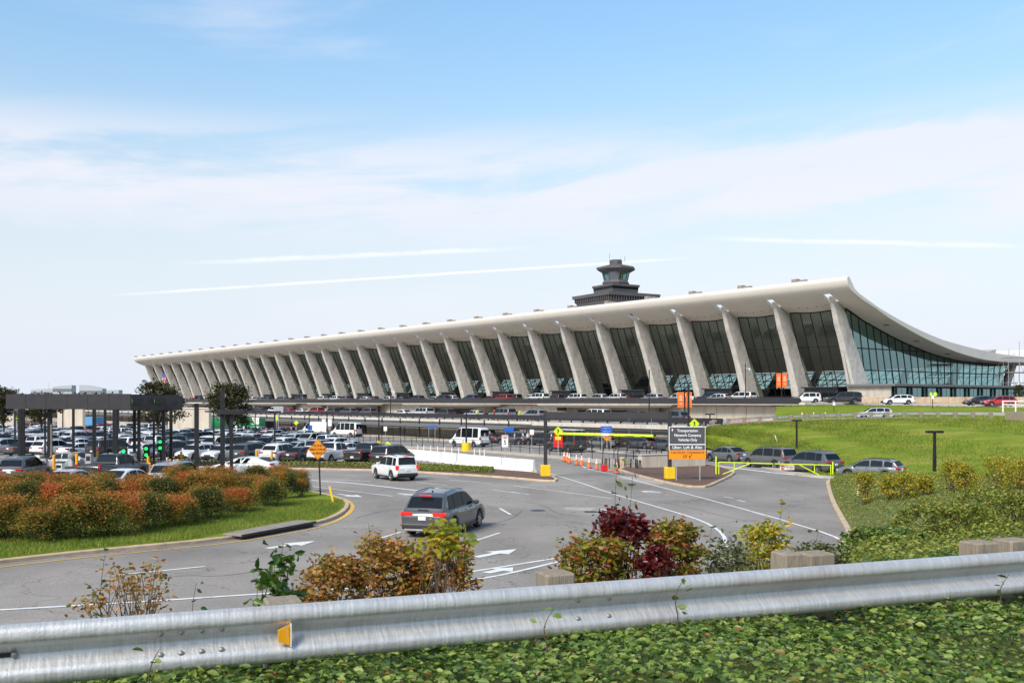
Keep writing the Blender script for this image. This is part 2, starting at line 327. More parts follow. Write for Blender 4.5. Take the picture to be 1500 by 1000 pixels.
# leaves: folded pointed blades scattered as one mesh, each with its own random value for the colour ramp
def leaf_mesh(name, P, size, m, rnd=None, up=.4, nrm=None, aspect=.55, jitter=.9):
    n = len(P); P = np.asarray(P, float)
    d = RNG.normal(size=(n, 3)); d[:, 2] = d[:, 2] * .5
    if nrm is not None: d = d - nrm * np.sum(d * nrm, 1)[:, None] * .85
    d /= np.linalg.norm(d, axis=1)[:, None]
    base = nrm if nrm is not None else np.tile([0, 0, 1.], (n, 1))
    nn = base * up + RNG.normal(size=(n, 3)) * jitter * (1 - up)
    s = np.cross(d, nn); s /= np.linalg.norm(s, axis=1)[:, None] + 1e-9; nn = np.cross(s, d)
    sz = size * RNG.uniform(.65, 1.3, n) if np.isscalar(size) else size
    L_ = sz[:, None]; Wd = L_ * aspect * .5
    a = P - d * L_ * .5; b = P + d * L_ * .5 - nn * L_ * .10
    l1 = P - d * L_ * .12 + s * Wd + nn * Wd * .35; r1 = P - d * L_ * .12 - s * Wd + nn * Wd * .35
    l2 = P + d * L_ * .22 + s * Wd * .75 + nn * Wd * .2; r2 = P + d * L_ * .22 - s * Wd * .75 + nn * Wd * .2
    V = np.stack([a, r1, r2, b, l2, l1], 1).reshape(-1, 3)
    i = np.arange(n)[:, None] * 6
    F = np.stack([i + 0, i + 1, i + 2, i + 3, i + 0, i + 3, i + 4, i + 5], 1).reshape(-1)
    me = bpy.data.meshes.new(name); me.vertices.add(n * 6); me.vertices.foreach_set('co', V.ravel())
    me.loops.add(n * 8); me.loops.foreach_set('vertex_index', F.astype(np.int32))
    me.polygons.add(n * 2); me.polygons.foreach_set('loop_start', (np.arange(n * 2) * 4).astype(np.int32)); me.polygons.foreach_set('loop_total', np.full(n * 2, 4, np.int32))
    rv = RNG.random(n) if rnd is None else np.clip(rnd, 0, 1)
    at_ = me.attributes.new('rnd', 'FLOAT', 'FACE'); at_.data.foreach_set('value', np.repeat(rv, 2).astype(np.float32))
    me.materials.append(M[m] if isinstance(m, str) else m); me.update(calc_edges=True); return me
# ============================================================ ground, roads, banks
def grassmat(name, a, b, c):
    m = mat(name, a, .9, var=.2, scale=.55, col2=b, bump=.8, bscale=5, spec=.05, coord='Object', stain=(c, .13, .48, .75, (1, 2.2, 4)))
    t = m.node_tree; bs = t.nodes['Principled BSDF']; src = bs.inputs['Base Color'].links[0].from_socket
    tcn = t.nodes.new('ShaderNodeTexCoord'); n = t.nodes.new('ShaderNodeTexNoise'); n.inputs['Scale'].default_value = 9; n.inputs['Detail'].default_value = 8; n.inputs['Roughness'].default_value = .75; t.links.new(tcn.outputs['Object'], n.inputs['Vector'])
    mr = t.nodes.new('ShaderNodeMapRange'); mr.inputs[1].default_value = .3; mr.inputs[2].default_value = .7; mr.inputs[3].default_value = .55; mr.inputs[4].default_value = 1.35; t.links.new(n.outputs[0], mr.inputs[0])
    mx = t.nodes.new('ShaderNodeMix'); mx.data_type = 'RGBA'; mx.blend_type = 'MULTIPLY'; mx.inputs[0].default_value = 1; t.links.new(src, mx.inputs[6]); t.links.new(mr.outputs[0], mx.inputs[7]); t.links.new(mx.outputs[2], bs.inputs['Base Color'])
    return m
M['lawn'] = grassmat('mown_lawn', (.12, .185, .015), (.19, .24, .024), (.31, .27, .06))
M['soil'] = mat('ivy_soil', (.075, .095, .022), .95, var=.4, scale=3, col2=(.14, .15, .04), bump=1., bscale=10)
M['field'] = mat('distant_field', (.09, .10, .04), .95, var=.2, scale=.01)
def asphalt(name, base):
    m = mat(name, base, .88, var=.22, scale=.12, bump=.3, bscale=45, spec=.2, stain=(tuple(c * .55 for c in base), .16, .5, .55, (1.2, .3, 1)))
    t = m.node_tree; bs = t.nodes['Principled BSDF']; src = bs.inputs['Base Color'].links[0].from_socket; tcn = t.nodes.new('ShaderNodeTexCoord')
    nz = t.nodes.new('ShaderNodeTexNoise'); nz.inputs['Scale'].default_value = .9; nz.inputs['Detail'].default_value = 5; t.links.new(tcn.outputs['Object'], nz.inputs['Vector'])
    ad = t.nodes.new('ShaderNodeMix'); ad.data_type = 'VECTOR'; ad.inputs[0].default_value = .10; t.links.new(tcn.outputs['Object'], ad.inputs[4])
    sc = t.nodes.new('ShaderNodeVectorMath'); sc.operation = 'SCALE'; sc.inputs['Scale'].default_value = 22; t.links.new(nz.outputs['Color'], sc.inputs[0]); t.links.new(sc.outputs[0], ad.inputs[5])
    vo = t.nodes.new('ShaderNodeTexVoronoi'); vo.feature = 'DISTANCE_TO_EDGE'; vo.inputs['Scale'].default_value = .22; t.links.new(ad.outputs[1], vo.inputs['Vector'])
    mr = t.nodes.new('ShaderNodeMapRange'); mr.inputs[1].default_value = .0; mr.inputs[2].default_value = .007; mr.inputs[3].default_value = .42; mr.inputs[4].default_value = 1; t.links.new(vo.outputs['Distance'], mr.inputs[0])
    n2 = t.nodes.new('ShaderNodeTexNoise'); n2.inputs['Scale'].default_value = 30; n2.inputs['Detail'].default_value = 3; t.links.new(tcn.outputs['Object'], n2.inputs['Vector'])
    m2 = t.nodes.new('ShaderNodeMapRange'); m2.inputs[1].default_value = .3; m2.inputs[2].default_value = .7; m2.inputs[3].default_value = .7; m2.inputs[4].default_value = 1.3; t.links.new(n2.outputs[0], m2.inputs[0])
    mu = t.nodes.new('ShaderNodeMath'); mu.operation = 'MULTIPLY'; t.links.new(mr.outputs[0], mu.inputs[0]); t.links.new(m2.outputs[0], mu.inputs[1])
    mx = t.nodes.new('ShaderNodeMix'); mx.data_type = 'RGBA'; mx.blend_type = 'MULTIPLY'; mx.inputs[0].default_value = 1; t.links.new(src, mx.inputs[6]); t.links.new(mu.outputs[0], mx.inputs[7]); t.links.new(mx.outputs[2], bs.inputs['Base Color'])
    return m
M['tar'] = mat('crack_sealant', (.09, .085, .08), .7)
M['asphalt'] = asphalt('worn_asphalt', (.255, .230, .206))
M['asphalt2'] = asphalt('pale_asphalt', (.33, .30, .27))

mb = MB(); ys = [-300, -50, 320, 2200, 8500]
for a, b in zip(ys, ys[1:]):
    mb.add([(-6000, a, gz(a)), (6000, a, gz(a)), (6000, b, gz(b)), (-6000, b, gz(b))], [(0, 1, 2, 3)])
struct(mb.build('ground', 'field'))
mb = MB(); mb.add([(-150, 10, gz(10) + .02), (75, 10, gz(10) + .02), (75, 318, gz(318) + .02), (-230, 318, gz(318) + .02)], [(0, 1, 2, 3)])
ROAD = struct(mb.build('road', 'asphalt'))
def ribbon(pts, w, z, name, m, parent, n=None):
    pts = pts if n is None else smoothline(pts, n); a = offset2(pts, w / 2); b = offset2(pts, -w / 2); mb = MB()
    mb.add([(p.x, p.y, gz(p.y) + z) for p in a] + [(p.x, p.y, gz(p.y) + z) for p in b], [(i, len(a) + i, len(a) + i + 1, i + 1) for i in range(len(a) - 1)])
    o = mb.build(name, m, parent, fix=True)
    return o
def line(px, w=.14, n=None, m='line'): return ribbon([gr(*p) for p in px], w, .032, 'road_marking', m, ROAD, n)
for seg in ([(172, 843), (300, 830.5)], [(553, 790), (587, 780)], [(695, 793), (732, 781)], [(732, 745), (748, 754)],
            [(500, 703), (543, 705.3)], [(458, 713), (575, 727)], [(610, 707), (655, 711)],
            [(613, 697), (657, 700)], [(658, 703), (720, 708.5)], [(722, 718), (773, 724.5)], [(750, 721), (774, 725)], [(540, 689.5), (470, 687)], [(407, 692), (520, 696)], [(880, 746), (905, 752)], [(1080, 733), (1092, 735.5)], [(1060, 728), (1074, 730)], [(1095, 748), (1122, 756)]): line(seg)
line([(-260, 908), (0, 894.5), (200, 883), (370, 871.5), (600, 857), (700, 850.5), (780, 833), (850, 815), (900, 800)], .16, 40)
line([(685, 839), (817, 818)], .16); line([(453, 703.5), (520, 708), (612, 719)], .3, 10)
line([(753, 712), (820, 720), (896, 730.5)], .13, 8)
line([(790, 690), (807, 694), (850, 707), (898, 724), (970, 745), (1024, 761), (1051, 775), (1063, 788), (1063, 803)], .14, 30)
line([(852, 682), (862, 688), (893, 693), (930, 704), (1000, 722), (1067, 740), (1133, 758), (1187, 775), (1217, 783), (1238, 796)], .14, 30)
line([(1040, 681), (1110, 690), (1206, 700.5)], .45, 10); line([(1040, 689), (1090, 684), (1150, 687)], .12, 6)
def arrow(tail, tip, sw=.16, hw=.5, kind='straight'):
    a, b = gr(*tail), gr(*tip); d = b - a; l = math.hypot(d.x, d.y); ux, uy = d.x / l, d.y / l; nx, ny = -uy, ux
    prof = [(0, sw), (l * .5, sw), (l * .5, hw), (l, 0), (l * .5, -hw), (l * .5, -sw), (0, -sw)]
    if kind == 'turn': prof = [(0, sw), (l * .4, sw), (l * .62, sw + .45), (l * .50, sw + .8), (l * .95, sw + 1.0), (l * 1.05, sw - .1), (l * .85, .1), (l * .6, -sw), (0, -sw)]
    mb = MB(); mb.add([(a.x + ux * p + nx * q, a.y + uy * p + ny * q, gz(a.y + uy * p) + .034) for p, q in prof], [tuple(range(len(prof)))])
    mb.build('road_arrow', 'line', ROAD, fix=True)
arrow((392, 804), (462, 793)); arrow((697, 817), (757, 805)); arrow((712, 840), (752, 832)); arrow((495, 724), (531, 728.5)); arrow((583, 723), (612, 726)); arrow((968, 722), (938, 719.5))
arrow((862, 663), (840, 661)); arrow((455, 699), (430, 697.5))
# patches of newer and older tar
for poly in ([(825, 747), (866, 749), (872, 744), (829, 743)], [(900, 700), (960, 712), (980, 708), (915, 697)]):
    mb = MB(); mb.add([tuple(gr(*p, dz=.027)) for p in poly], [tuple(range(len(poly)))]); mb.build('road_patch', 'asphalt2', ROAD, fix=True)
for px_ in ([(560, 742), (640, 735), (720, 741), (760, 756)], [(770, 735), (800, 741), (812, 752), (850, 757)], [(520, 760), (560, 748), (620, 742)], [(640, 792), (700, 771), (748, 762), (765, 748)], [(830, 764), (880, 771), (930, 781)], [(960, 735), (1000, 741), (1080, 762), (1120, 765)], [(180, 858), (260, 842), (330, 846), (420, 828)]):
    ribbon([gr(*p) for p in px_], .035, .026, 'crack_seal', 'tar', ROAD, 24)
mb = MB()
for c in ((866, 750), (788, 748)):
    p = gr(*c); mb.cyl((p.x, p.y, p.z + .024), (p.x, p.y, p.z + .03), .38, n=16)
mb.build('manhole_cover', 'darkmetal', ROAD)

def island(name, px, top, kerb_w=.22, h=.15, n=70, rim_name='kerb', world=False):
    pts = [Vector(p) if world else gr(*p) for p in px]; pts.append(pts[0]); pts = smoothline(pts, n, 2)[:-1]
    area = sum(a.x * b.y - b.x * a.y for a, b in zip(pts, pts[1:] + pts[:1]))
    if area < 0: pts.reverse()
    cl = [pts[-1]] + pts + [pts[0]]; inn = offset2(cl, kerb_w)[1:-1]; inn2 = offset2(cl, .03)[1:-1]; N_ = len(pts); mb = MB()
    g = lambda p, z: (p.x, p.y, gz(p.y) + z)
    mb.add([g(p, -.05) for p in pts] + [g(p, h - .03) for p in pts] + [g(p, h) for p in inn2] + [g(p, h) for p in inn] + [g(p, -.05) for p in inn],
           [(k * N_ + i, k * N_ + (i + 1) % N_, (k + 1) * N_ + (i + 1) % N_, (k + 1) * N_ + i) for k in range(4) for i in range(N_)])
    k = struct(mb.build(rim_name, 'kerb'))
    mb = MB(); mb.add([g(p, h - .02) for p in inn], [tuple(range(N_))]); t = mb.build(name, top); struct(t)
    return pts, t
HEDGE_ISL, _ = island('grass_island', [(-260, 858), (0, 826), (120, 812.5), (250, 800.5), (350, 790), (463, 770), (498, 758), (514, 744), (508, 734), (480, 726), (430, 717), (300, 711), (0, 714), (-260, 722)], 'lawn', n=120)
ribbon([gr(*p) for p in [(-260, 864), (0, 831.5), (120, 817.5), (250, 805), (350, 794.5), (465, 774.5), (502, 761), (520, 745), (513, 734), (497, 729)]], .13, .032, 'road_marking', 'yline', ROAD, 60)
ribbon([gr(*p) for p in [(470, 771.5), (498, 762), (517, 745), (510, 734.5)]], .16, .036, 'road_marking', 'yline', ROAD, 30)
island('planting_strip', [(60, 679), (210, 683.5), (402, 687), (550, 689.5), (620, 693), (740, 700.5), (800, 706.3), (819, 706), (814, 700), (790, 693.5), (722, 689), (640, 683), (590, 681.5), (400, 678.5), (200, 675), (60, 671)], 'mulch', n=110)
MULCH_ISL, _ = island('mulch_bed', [(905, 689), (920, 694), (950, 702.5), (990, 711.5), (1012, 715), (1037, 715), (1050, 709), (1078, 695.5), (1075, 690), (1040, 681), (1000, 680), (930, 681)], 'mulch', n=70)
# storm drain inlet in the island kerb
t = thing('storm_drain', 'long concrete storm drain inlet with dark metal face set in the grass island kerb', 'drain', gr(409, 782))
pa, pb = gr(355, 791.5), gr(463, 771.5); c = (pa + pb) / 2; ln = (pb - pa).length; a = math.atan2(pb.y - pa.y, pb.x - pa.x); o3 = Vector(t.location)
nrm2 = Vector((-math.sin(a), math.cos(a), 0))
MB().box(c + nrm2 * .47 - o3 + Vector((0, 0, .20)), (ln, .95, .09), a, bev=.02).build('lid', 'blockconc', t)
MB().box(c + nrm2 * .02 - o3 + Vector((0, 0, .19)), (ln, .09, .10), a, bev=.01).build('nosing', 'greymetal', t)
MB().box(c + nrm2 * .15 - o3 + Vector((0, 0, .07)), (ln - .1, .1, .14), a).build('opening', 'black', t)

# ---------------- ivy bank the camera stands on
TOE = [Vector((-160, -14, 0)), Vector((-90, 2, 0))] + [gr(*p) for p in [(0, 932), (200, 919), (370, 907), (600, 892), (720, 883), (850, 868), (1000, 853), (1150, 838), (1228, 815), (1246, 796), (1234, 770), (1223, 750), (1216, 735), (1211, 716), (1209, 703)]] + [Vector(p) for p in [(24.6, 71.5, 0), (29, 66.5, 0), (38, 63, 0), (62, 61, 0), (130, 60, 0)]]
TOE_S = smoothline(TOE, 140, 2); TA = np.array([(p.x, p.y) for p in TOE_S]); POLY = np.vstack([TA, [[130, -90], [-160, -90]]])
def inside(P, poly):
    r = np.zeros(len(P), bool); x, y = P[:, 0], P[:, 1]
    for (x1, y1), (x2, y2) in zip(poly, np.roll(poly, -1, 0)):
        c = ((y1 > y) != (y2 > y)) & (x < (x2 - x1) * (y - y1) / (y2 - y1 + 1e-12) + x1); r ^= c
    return r
def dist(P, line):
    d = np.full(len(P), 1e9)
    for a, b in zip(line, line[1:]):
        ab = b - a; t = np.clip(((P - a) @ ab) / (ab @ ab), 0, 1); d = np.minimum(d, np.hypot(*(P - a - t[:, None] * ab).T))
    return d
_ph = RNG.uniform(0, 6.28, 12)
def bank_z(P):
    P = np.asarray(P, float); d = dist(P, TA); ins = inside(P, POLY); X, Y = P[:, 0], P[:, 1]
    s = .245 + .055 * np.clip((X - 7) / 8, 0, 1); cap = np.interp(Y, [-5, 9, 14, 25, 40, 55, 68], [3.34, 3.34, 3.10, 2.25, 1.25, .85, .45])
    q = d * s / cap; rise = cap * q / (1 + q ** 8) ** .125
    bump = .10 * np.sin(X * .9 + _ph[0]) * np.sin(Y * .7 + _ph[1]) + .06 * np.sin(X * 2.1 + Y * 1.3 + _ph[2]) + .05 * np.sin(Y * 2.7 - X * 1.1 + _ph[3])
    g = -GS * np.clip(Y, -50, 320)
    rt = ((X - -2.58) * .361 - (Y - 5.0) * .932)                     # past the guard rail the bank falls away to the road
    bh = np.clip(-rt - .55, 0, 40); soft = (1 - np.clip((X / np.maximum(Y, 1) - .26) / .10, 0, 1)) * np.clip((25 - Y) / 9, 0, 1)
    rise = np.maximum(rise - soft * np.maximum(0, rise - (3.28 - .255 * bh)), np.minimum(rise, .14))
    return np.where(ins, g + .08 + rise + bump * np.clip(d / 3, 0, 1) * .8, g - .35 - np.minimum(d, 3) * .2)
def grid_mesh(name, xs, ys, zf, m, keep=None):
    X, Y = np.meshgrid(xs, ys); P = np.stack([X.ravel(), Y.ravel()], 1); z = zf(P); n = len(xs); V = np.column_stack([P, z])
    k = np.ones(len(P), bool) if keep is None else keep(P)
    F = [(j * n + i, j * n + i + 1, (j + 1) * n + i + 1, (j + 1) * n + i) for j in range(len(ys) - 1) for i in range(n - 1) if k[j * n + i] or k[j * n + i + 1] or k[(j + 1) * n + i] or k[(j + 1) * n + i + 1]]
    me = bpy.data.meshes.new(name); me.from_pydata(V.tolist(), [], F); me.materials.append(M[m]); me.polygons.foreach_set('use_smooth', [True] * len(F)); me.update()
    return link(name, me)
struct(grid_mesh('embankment', np.r_[np.arange(-100, -16, 3.), np.arange(-16, 34, .5), np.arange(34, 120, 3.)], np.r_[np.arange(-60, 0, 3.), np.arange(0, 76, .5)], bank_z, 'soil', lambda P: inside(P, POLY) | (dist(P, TA) < 1.)))
def bank_n(P):
    e = .15; zx = (bank_z(P + [e, 0]) - bank_z(P - [e, 0])) / (2 * e); zy = (bank_z(P + [0, e]) - bank_z(P - [0, e])) / (2 * e)
    n = np.column_stack([-zx, -zy, np.ones(len(P))]); return n / np.linalg.norm(n, axis=1)[:, None]
kp = [Vector((p.x, p.y, 0)) for p in TOE_S]
mb = MB(); kk = kp; inn = offset2(kk, -.22); n_ = len(kk)          # kerb along the toe of the bank
g = lambda p, z: (p.x, p.y, gz(p.y) + z)
mb.add([g(p, -.05) for p in kk] + [g(p, .14) for p in kk] + [g(p, .15) for p in inn] + [g(p, -.1) for p in inn], [(k * n_ + i, k * n_ + i + 1, (k + 1) * n_ + i + 1, (k + 1) * n_ + i) for k in range(3) for i in range(n_ - 1)])
struct(mb.build('kerb', 'kerb', fix=True))

# ---------------- mown hill between the ride pick-up road and the upper drive
HB = [at(1020, 650, 124), at(1035, 656, 119)] + [gr(*p) for p in [(1090, 672), (1150, 689), (1215, 701)]] + [Vector((29.5, 67.5, 0)), Vector((38, 64.6, 0)), Vector((62, 62.5, 0)), Vector((120, 61.5, 0))]
for p in HB[2:]: p.z = gz(p.y) + .14
HT = [at(1022, 630, 124), at(1046, 623, 119.5), at(1080, 621.3, 119.5), at(1170, 616, 120), at(1260, 613.5, 120), at(1360, 612, 119), at(1470, 613, 117), at(1560, 616, 112), at(1900, 625, 100), at(2500, 640, 90)]
nb = 46; hb = smoothline(HB, nb, 2); ht = smoothline(HT, nb, 2); rings = []
for k in range(15):
    t_ = k / 14; zt = t_ * t_ * (3 - 2 * t_) * .55 + t_ * .45
    rings.append([Vector((a.x + (b.x - a.x) * t_, a.y + (b.y - a.y) * t_, a.z + (b.z - a.z) * zt + .18 * math.sin(i * .7 + k) * math.sin(math.pi * t_))) for i, (a, b) in enumerate(zip(hb, ht))])
struct(MB().loft(rings, close=False, cap=False).build('hill', 'lawn', weld=True))
wk = [Vector((p.x, p.y, 0)) for p in hb]; wo = offset2(wk, -1.3)                  # kerbside walk at the hill foot
mb = MB(); n_ = len(wk)
mb.add([g(p, .12) for p in wk] + [g(p, .125) for p in wo] + [g(p, -.05) for p in wo], [(k * n_ + i, k * n_ + i + 1, (k + 1) * n_ + i + 1, (k + 1) * n_ + i) for k in range(2) for i in range(n_ - 1)])
struct(mb.build('pavement', 'pave', fix=True))
HR = [p + Vector((.8, 8, 0)) for p in ht]                                        # ramp down to the arrivals level
struct(MB().loft([ht, [p + Vector((.02, .2, .0)) for p in ht], HR], close=False, cap=False, smooth=False).build('ramp_road', 'asphalt', weld=True))
HU = [at(1138, 596, 150), at(1170, 593.5, 149), at(1230, 593.5, 147), at(1300, 594, 144), at(1380, 595, 141), at(1470, 597, 137), at(1600, 600, 130), at(2400, 615, 112)]
hu = smoothline(HU, nb, 2); HL = [p for p in HR if pix(p)[0] > 1112]; hl_ = resample(HL, nb)
struct(MB().loft([[a.lerp(b, t_) + Vector((0, 0, .25 * math.sin(math.pi * t_))) for a, b in zip(hl_, hu)] for t_ in np.linspace(0, 1, 7)], close=False, cap=False).build('upper_lawn', 'lawn', weld=True))
far = [B(4 - 130 * i / (nb - 1), -1, 4.75) for i in range(nb)]
mid = [Vector((p.x + .9, p.y + 13, p.z + .05)) for p in hu]
struct(MB().loft([hu, mid], close=False, cap=False, smooth=False).build('drive', 'asphalt2', weld=True))
struct(MB().loft([[p + Vector((0, 0, .0)) for p in mid], [a.lerp(b, .5) for a, b in zip(mid, far)], far], close=False, cap=False, smooth=False).build('forecourt', 'pave', weld=True))
# ============================================================ the terminal
U0, U1 = -5.5, 31 * BAY + 6
TERM = thing('terminal_building', 'long white terminal with swept up concrete roof and leaning tapered columns', 'terminal', B(0, 0, 4.8), ANG_U)
ti = TERM.matrix_basis.copy(); bpy.context.view_layer.update(); TI = TERM.matrix_world.inverted()
def bt(u, v, z): return (u, -v, z - 4.8)                     # terminal's own axes: +x along the front, -y into the building
def vz(x, y, u):                                             # where a sight line meets the plane u
    k = (x - 750) / FPX; b = P0 + DU * u; v = (k * b.y - b.x) / (DV.x - k * DV.y); Y = b.y + v * DV.y
    return v, EYE + (HOR - y) * Y / FPX
LOW = [vz(x, y, U0) for x, y in [(1241, 406), (1241.5, 411), (1242.5, 417), (1245, 422), (1249, 427), (1256, 433), (1264, 439), (1284, 452), (1304, 466.5), (1328, 480.5), (1352, 494), (1376, 505), (1400, 515), (1426, 523), (1450, 528), (1477, 530)]]
TOP = [vz(x, y, U0) for x, y in [(1243.5, 404.5), (1246, 409), (1249, 416), (1252, 423), (1259, 430), (1268, 436.5), (1286, 449.5), (1304, 460.5), (1328, 474), (1352, 485.5), (1376, 496), (1400, 503.5), (1430, 511), (1460, 517.5), (1477, 520)]]
LOW += [(66, 12.6), (76, 13.6), (84, 15.2), (87, 16.4)]; TOP += [(66, 14.0), (76, 15.0), (84, 16.3), (87.3, 17.2)]
def resamp2(pts, n):
    return [tuple(p) for p in resample([Vector((v, z, 0)) for v, z in pts], n)]
def dens(pts):                                               # dense at the curl, coarser inside
    a = resamp2(pts, 160); idx = sorted(set([int(i) for i in np.r_[np.arange(0, 30, 1.), np.arange(30, 160, 6.)]] + [159])); return [(a[i][0], a[i][1]) for i in idx]
low, top = dens(LOW), dens(TOP)
def zlow(v): return float(np.interp(v, [p[0] for p in low], [p[1] for p in low]))
# underside with slots at each column head
fr = [0, .06, .085, .1, .25, .4, .5, .6, .75, .9, .915, .94]; us = [U0] + [i * BAY + f * BAY for i in range(-1, 31) for f in fr if i * BAY + f * BAY > U0 + .3] + [31 * BAY] + [31 * BAY + .06 * BAY, 31 * BAY + .085 * BAY, U1]
HV0, HV1 = -2.6, .5; HW = .085 * BAY
def in_slot(u, v):
    i = round(u / BAY); return 0 <= i <= 31 and abs(u - i * BAY) < HW - .02 and HV0 < v < HV1
def sag(u, v):                                                # the deck hangs a little between columns
    f = (u / BAY) % 1 if 0 <= u <= 31 * BAY else 0
    return -.30 * math.sin(math.pi * f) ** 2 * max(0, min(1, (v + 3) / 4)) * max(0, min(1, (30 - v) / 20))
mb = MB(); vs = []; nu = len(us); nl = len(low)
for pr in (low, top):
    for (v, z) in pr: vs += [bt(u, v, z + (sag(u, v) if pr is low else 0)) for u in us]
fl, ft = [], []; slot_edges = []
vm = lambda pr, k: (pr[k][0] + pr[k + 1][0]) / 2
for k in range(nl - 1):
    for i in range(nu - 1):
        um = (us[i] + us[i + 1]) / 2
        if not in_slot(um, vm(low, k)): fl.append((k * nu + i, k * nu + i + 1, (k + 1) * nu + i + 1, (k + 1) * nu + i))
nt_ = len(top); o_ = nl * nu
for k in range(nt_ - 1):
    for i in range(nu - 1):
        um = (us[i] + us[i + 1]) / 2
        if not in_slot(um, vm(top, k)): ft.append((o_ + k * nu + i, o_ + (k + 1) * nu + i, o_ + (k + 1) * nu + i + 1, o_ + k * nu + i + 1))
mb.v = [tuple(p) for p in vs]
for f in fl: mb.f.append(f); mb.m.append(0); mb.sm.append(True)
for f in ft: mb.f.append(f); mb.m.append(1); mb.sm.append(True)
for i in range(nu - 1): mb.f += [(i, o_ + i, o_ + i + 1, i + 1)]; mb.m.append(1); mb.sm.append(False)
for i in (0, nu - 1):                                         # end edges: thick pale rim
    for k in range(min(nl, nt_) - 1): mb.f.append((k * nu + i, (k + 1) * nu + i, o_ + (k + 1) * nu + i, o_ + k * nu + i)); mb.m.append(1); mb.sm.append(False)
# slot reveals
kl = [k for k in range(nl - 1) if HV0 < vm(low, k) < HV1]; kt = [k for k in range(nt_ - 1) if HV0 < vm(top, k) < HV1]
def P_(pr, k, u): v, z = pr[k]; return bt(u, v, z)
for i in range(0, 32):
    a, b = i * BAY - HW, i * BAY + HW
    for u in (a, b):
        ring = [P_(low, k, u) for k in range(kl[0], kl[-1] + 2)] + [P_(top, k, u) for k in range(kt[-1] + 1, kt[0] - 1, -1)]
        mb.add(ring, [tuple(range(len(ring)))], 0)
    for kL, kT in ((kl[0], kt[0]), (kl[-1] + 1, kt[-1] + 1)):
        mb.add([P_(low, kL, a), P_(low, kL, b), P_(top, kT, b), P_(top, kT, a)], [(0, 1, 2, 3)], 0)
roof = mb.build('roof', ['roof', 'rooftop'], TERM)
mb = MB()                                                     # expansion joint in the curl at the second column
jv = [p for p in low if p[0] < 1.]
for (v, z), (v2, z2) in zip(jv, jv[1:]):
    mb.add([bt(2.13 * BAY + s * .05, q, w - .012) for q, w in ((v - .012, z), (v2 - .012, z2)) for s in (-1, 1)], [(0, 1, 3, 2)])
mb.build('expansion_joint', 'slabedge', roof)
# blocks on the roof lip, one over every column
blk = MB().box((0, 0, 0), (1.2, 1.0, 1.0), bev=.05).box((-1.3, 0, -.05), (2.0, .8, .55), bev=.05).mesh('roof_block', 'blockconc')
tv, tz = top[0]
for i in range(32): link('roof_block', blk, roof, bt(i * BAY + 5.6, tv + .5, tz + .1))
dl = MB().cyl((0, 0, 0), (0, 0, -.03), .16, n=10).mesh('downlight', 'black')
for i in range(15):
    for k in range(5):
        u = i * BAY + 2.3 + k * 1.9; v = 1.1; o = link('downlight', dl, roof, bt(u, v, zlow(v) + sag(u, v) + .02)); o.rotation_euler = (.35, 0, 0)
for v in (12, 22, 33, 45): link('vent', MB().box((0, 0, 0), (.9, .7, .06)).mesh('vent', 'black'), roof, bt(U0 + 2.6, v, zlow(v) - .03))
# column: blade leaning out, flared foot
OUT = [(-.25, 16.55), (-.05, 14.3 + 2.2 - .6), (1.65, 11.7), (3.7, 5.75), (4.9, 3.2), (5.55, 1.2), (5.75, -.3)]
def col_mesh():
    secs = [(-.95, .55, 18.35, .34), (-.55, .9, 17.3, .42), (-.25, 1.9, 16.5, .46), (0.05, 3.1, 15.6, .5), (.75, 3.95, 13.6, .54), (1.9, 5.3, 11.2, .58), (3.2, 7.1, 8., .64), (4.3, 8.8, 5., .70), (5.0, 9.9, 3., .76), (5.5, 10.8, 1.2, .84), (5.75, 11.4, -.4, .9)]
    rings = []
    for vo, vi, z, w in secs:
        c = .22; rings.append([bt(u, v, z + 5) for u, v in ((-w + c, vo), (w - c, vo), (w, vo + c), (w, vi), (-w, vi), (-w, vo + c))])
    return MB().loft(rings, smooth=False).mesh('column', 'column')
cm = col_mesh()
for i in range(32): link('column', cm, TERM, bt(i * BAY, 0, 4.8))
# back row, leaning the other way
def rear_mesh():
    rings = []
    for v0, v1, z, w in ((58.5, 61.5, 4.8, .8), (61, 63, 9, .6), (64, 65.6, 12.7, .5)): rings.append([bt(u, v, z) for u, v in ((-w, v0), (w, v0), (w, v1), (-w, v1))])
    return MB().loft(rings, smooth=False).mesh('rear_column', 'column')
rm = rear_mesh()
for i in range(32): link('rear_column', rm, TERM, bt(i * BAY, 0, 4.8))
# front glass: each bay a window, panes set between leaning mullions
GB, GT = (9.6, 4.95), None
def gl(t, u):                                                # a point of the leaning glass plane; t from sill to soffit
    v1 = 3.3; z1 = zlow(v1) - .06
    return v1 * t + 9.9 * (1 - t), (z1 + sag(u, v1)) * t + 4.9 * (1 - t)
def strip(mb, a, b, w=.09, d=.16, mi=0):                      # a bar between two points in the glass plane
    a, b = Vector(a), Vector(b); dr = (b - a).normalized(); nn = Vector((0, .9, .36)); nn = (nn - dr * nn.dot(dr)).normalized(); s = dr.cross(nn)
    vs = [p + s * x * w / 2 + nn * y * d / 2 for p in (a, b) for x, y in ((-1, -1), (1, -1), (1, 1), (-1, 1))]
    mb.add(vs, [(0, 1, 5, 4), (1, 2, 6, 5), (2, 3, 7, 6), (3, 0, 4, 7), (3, 2, 1, 0), (4, 5, 6, 7)], mi)
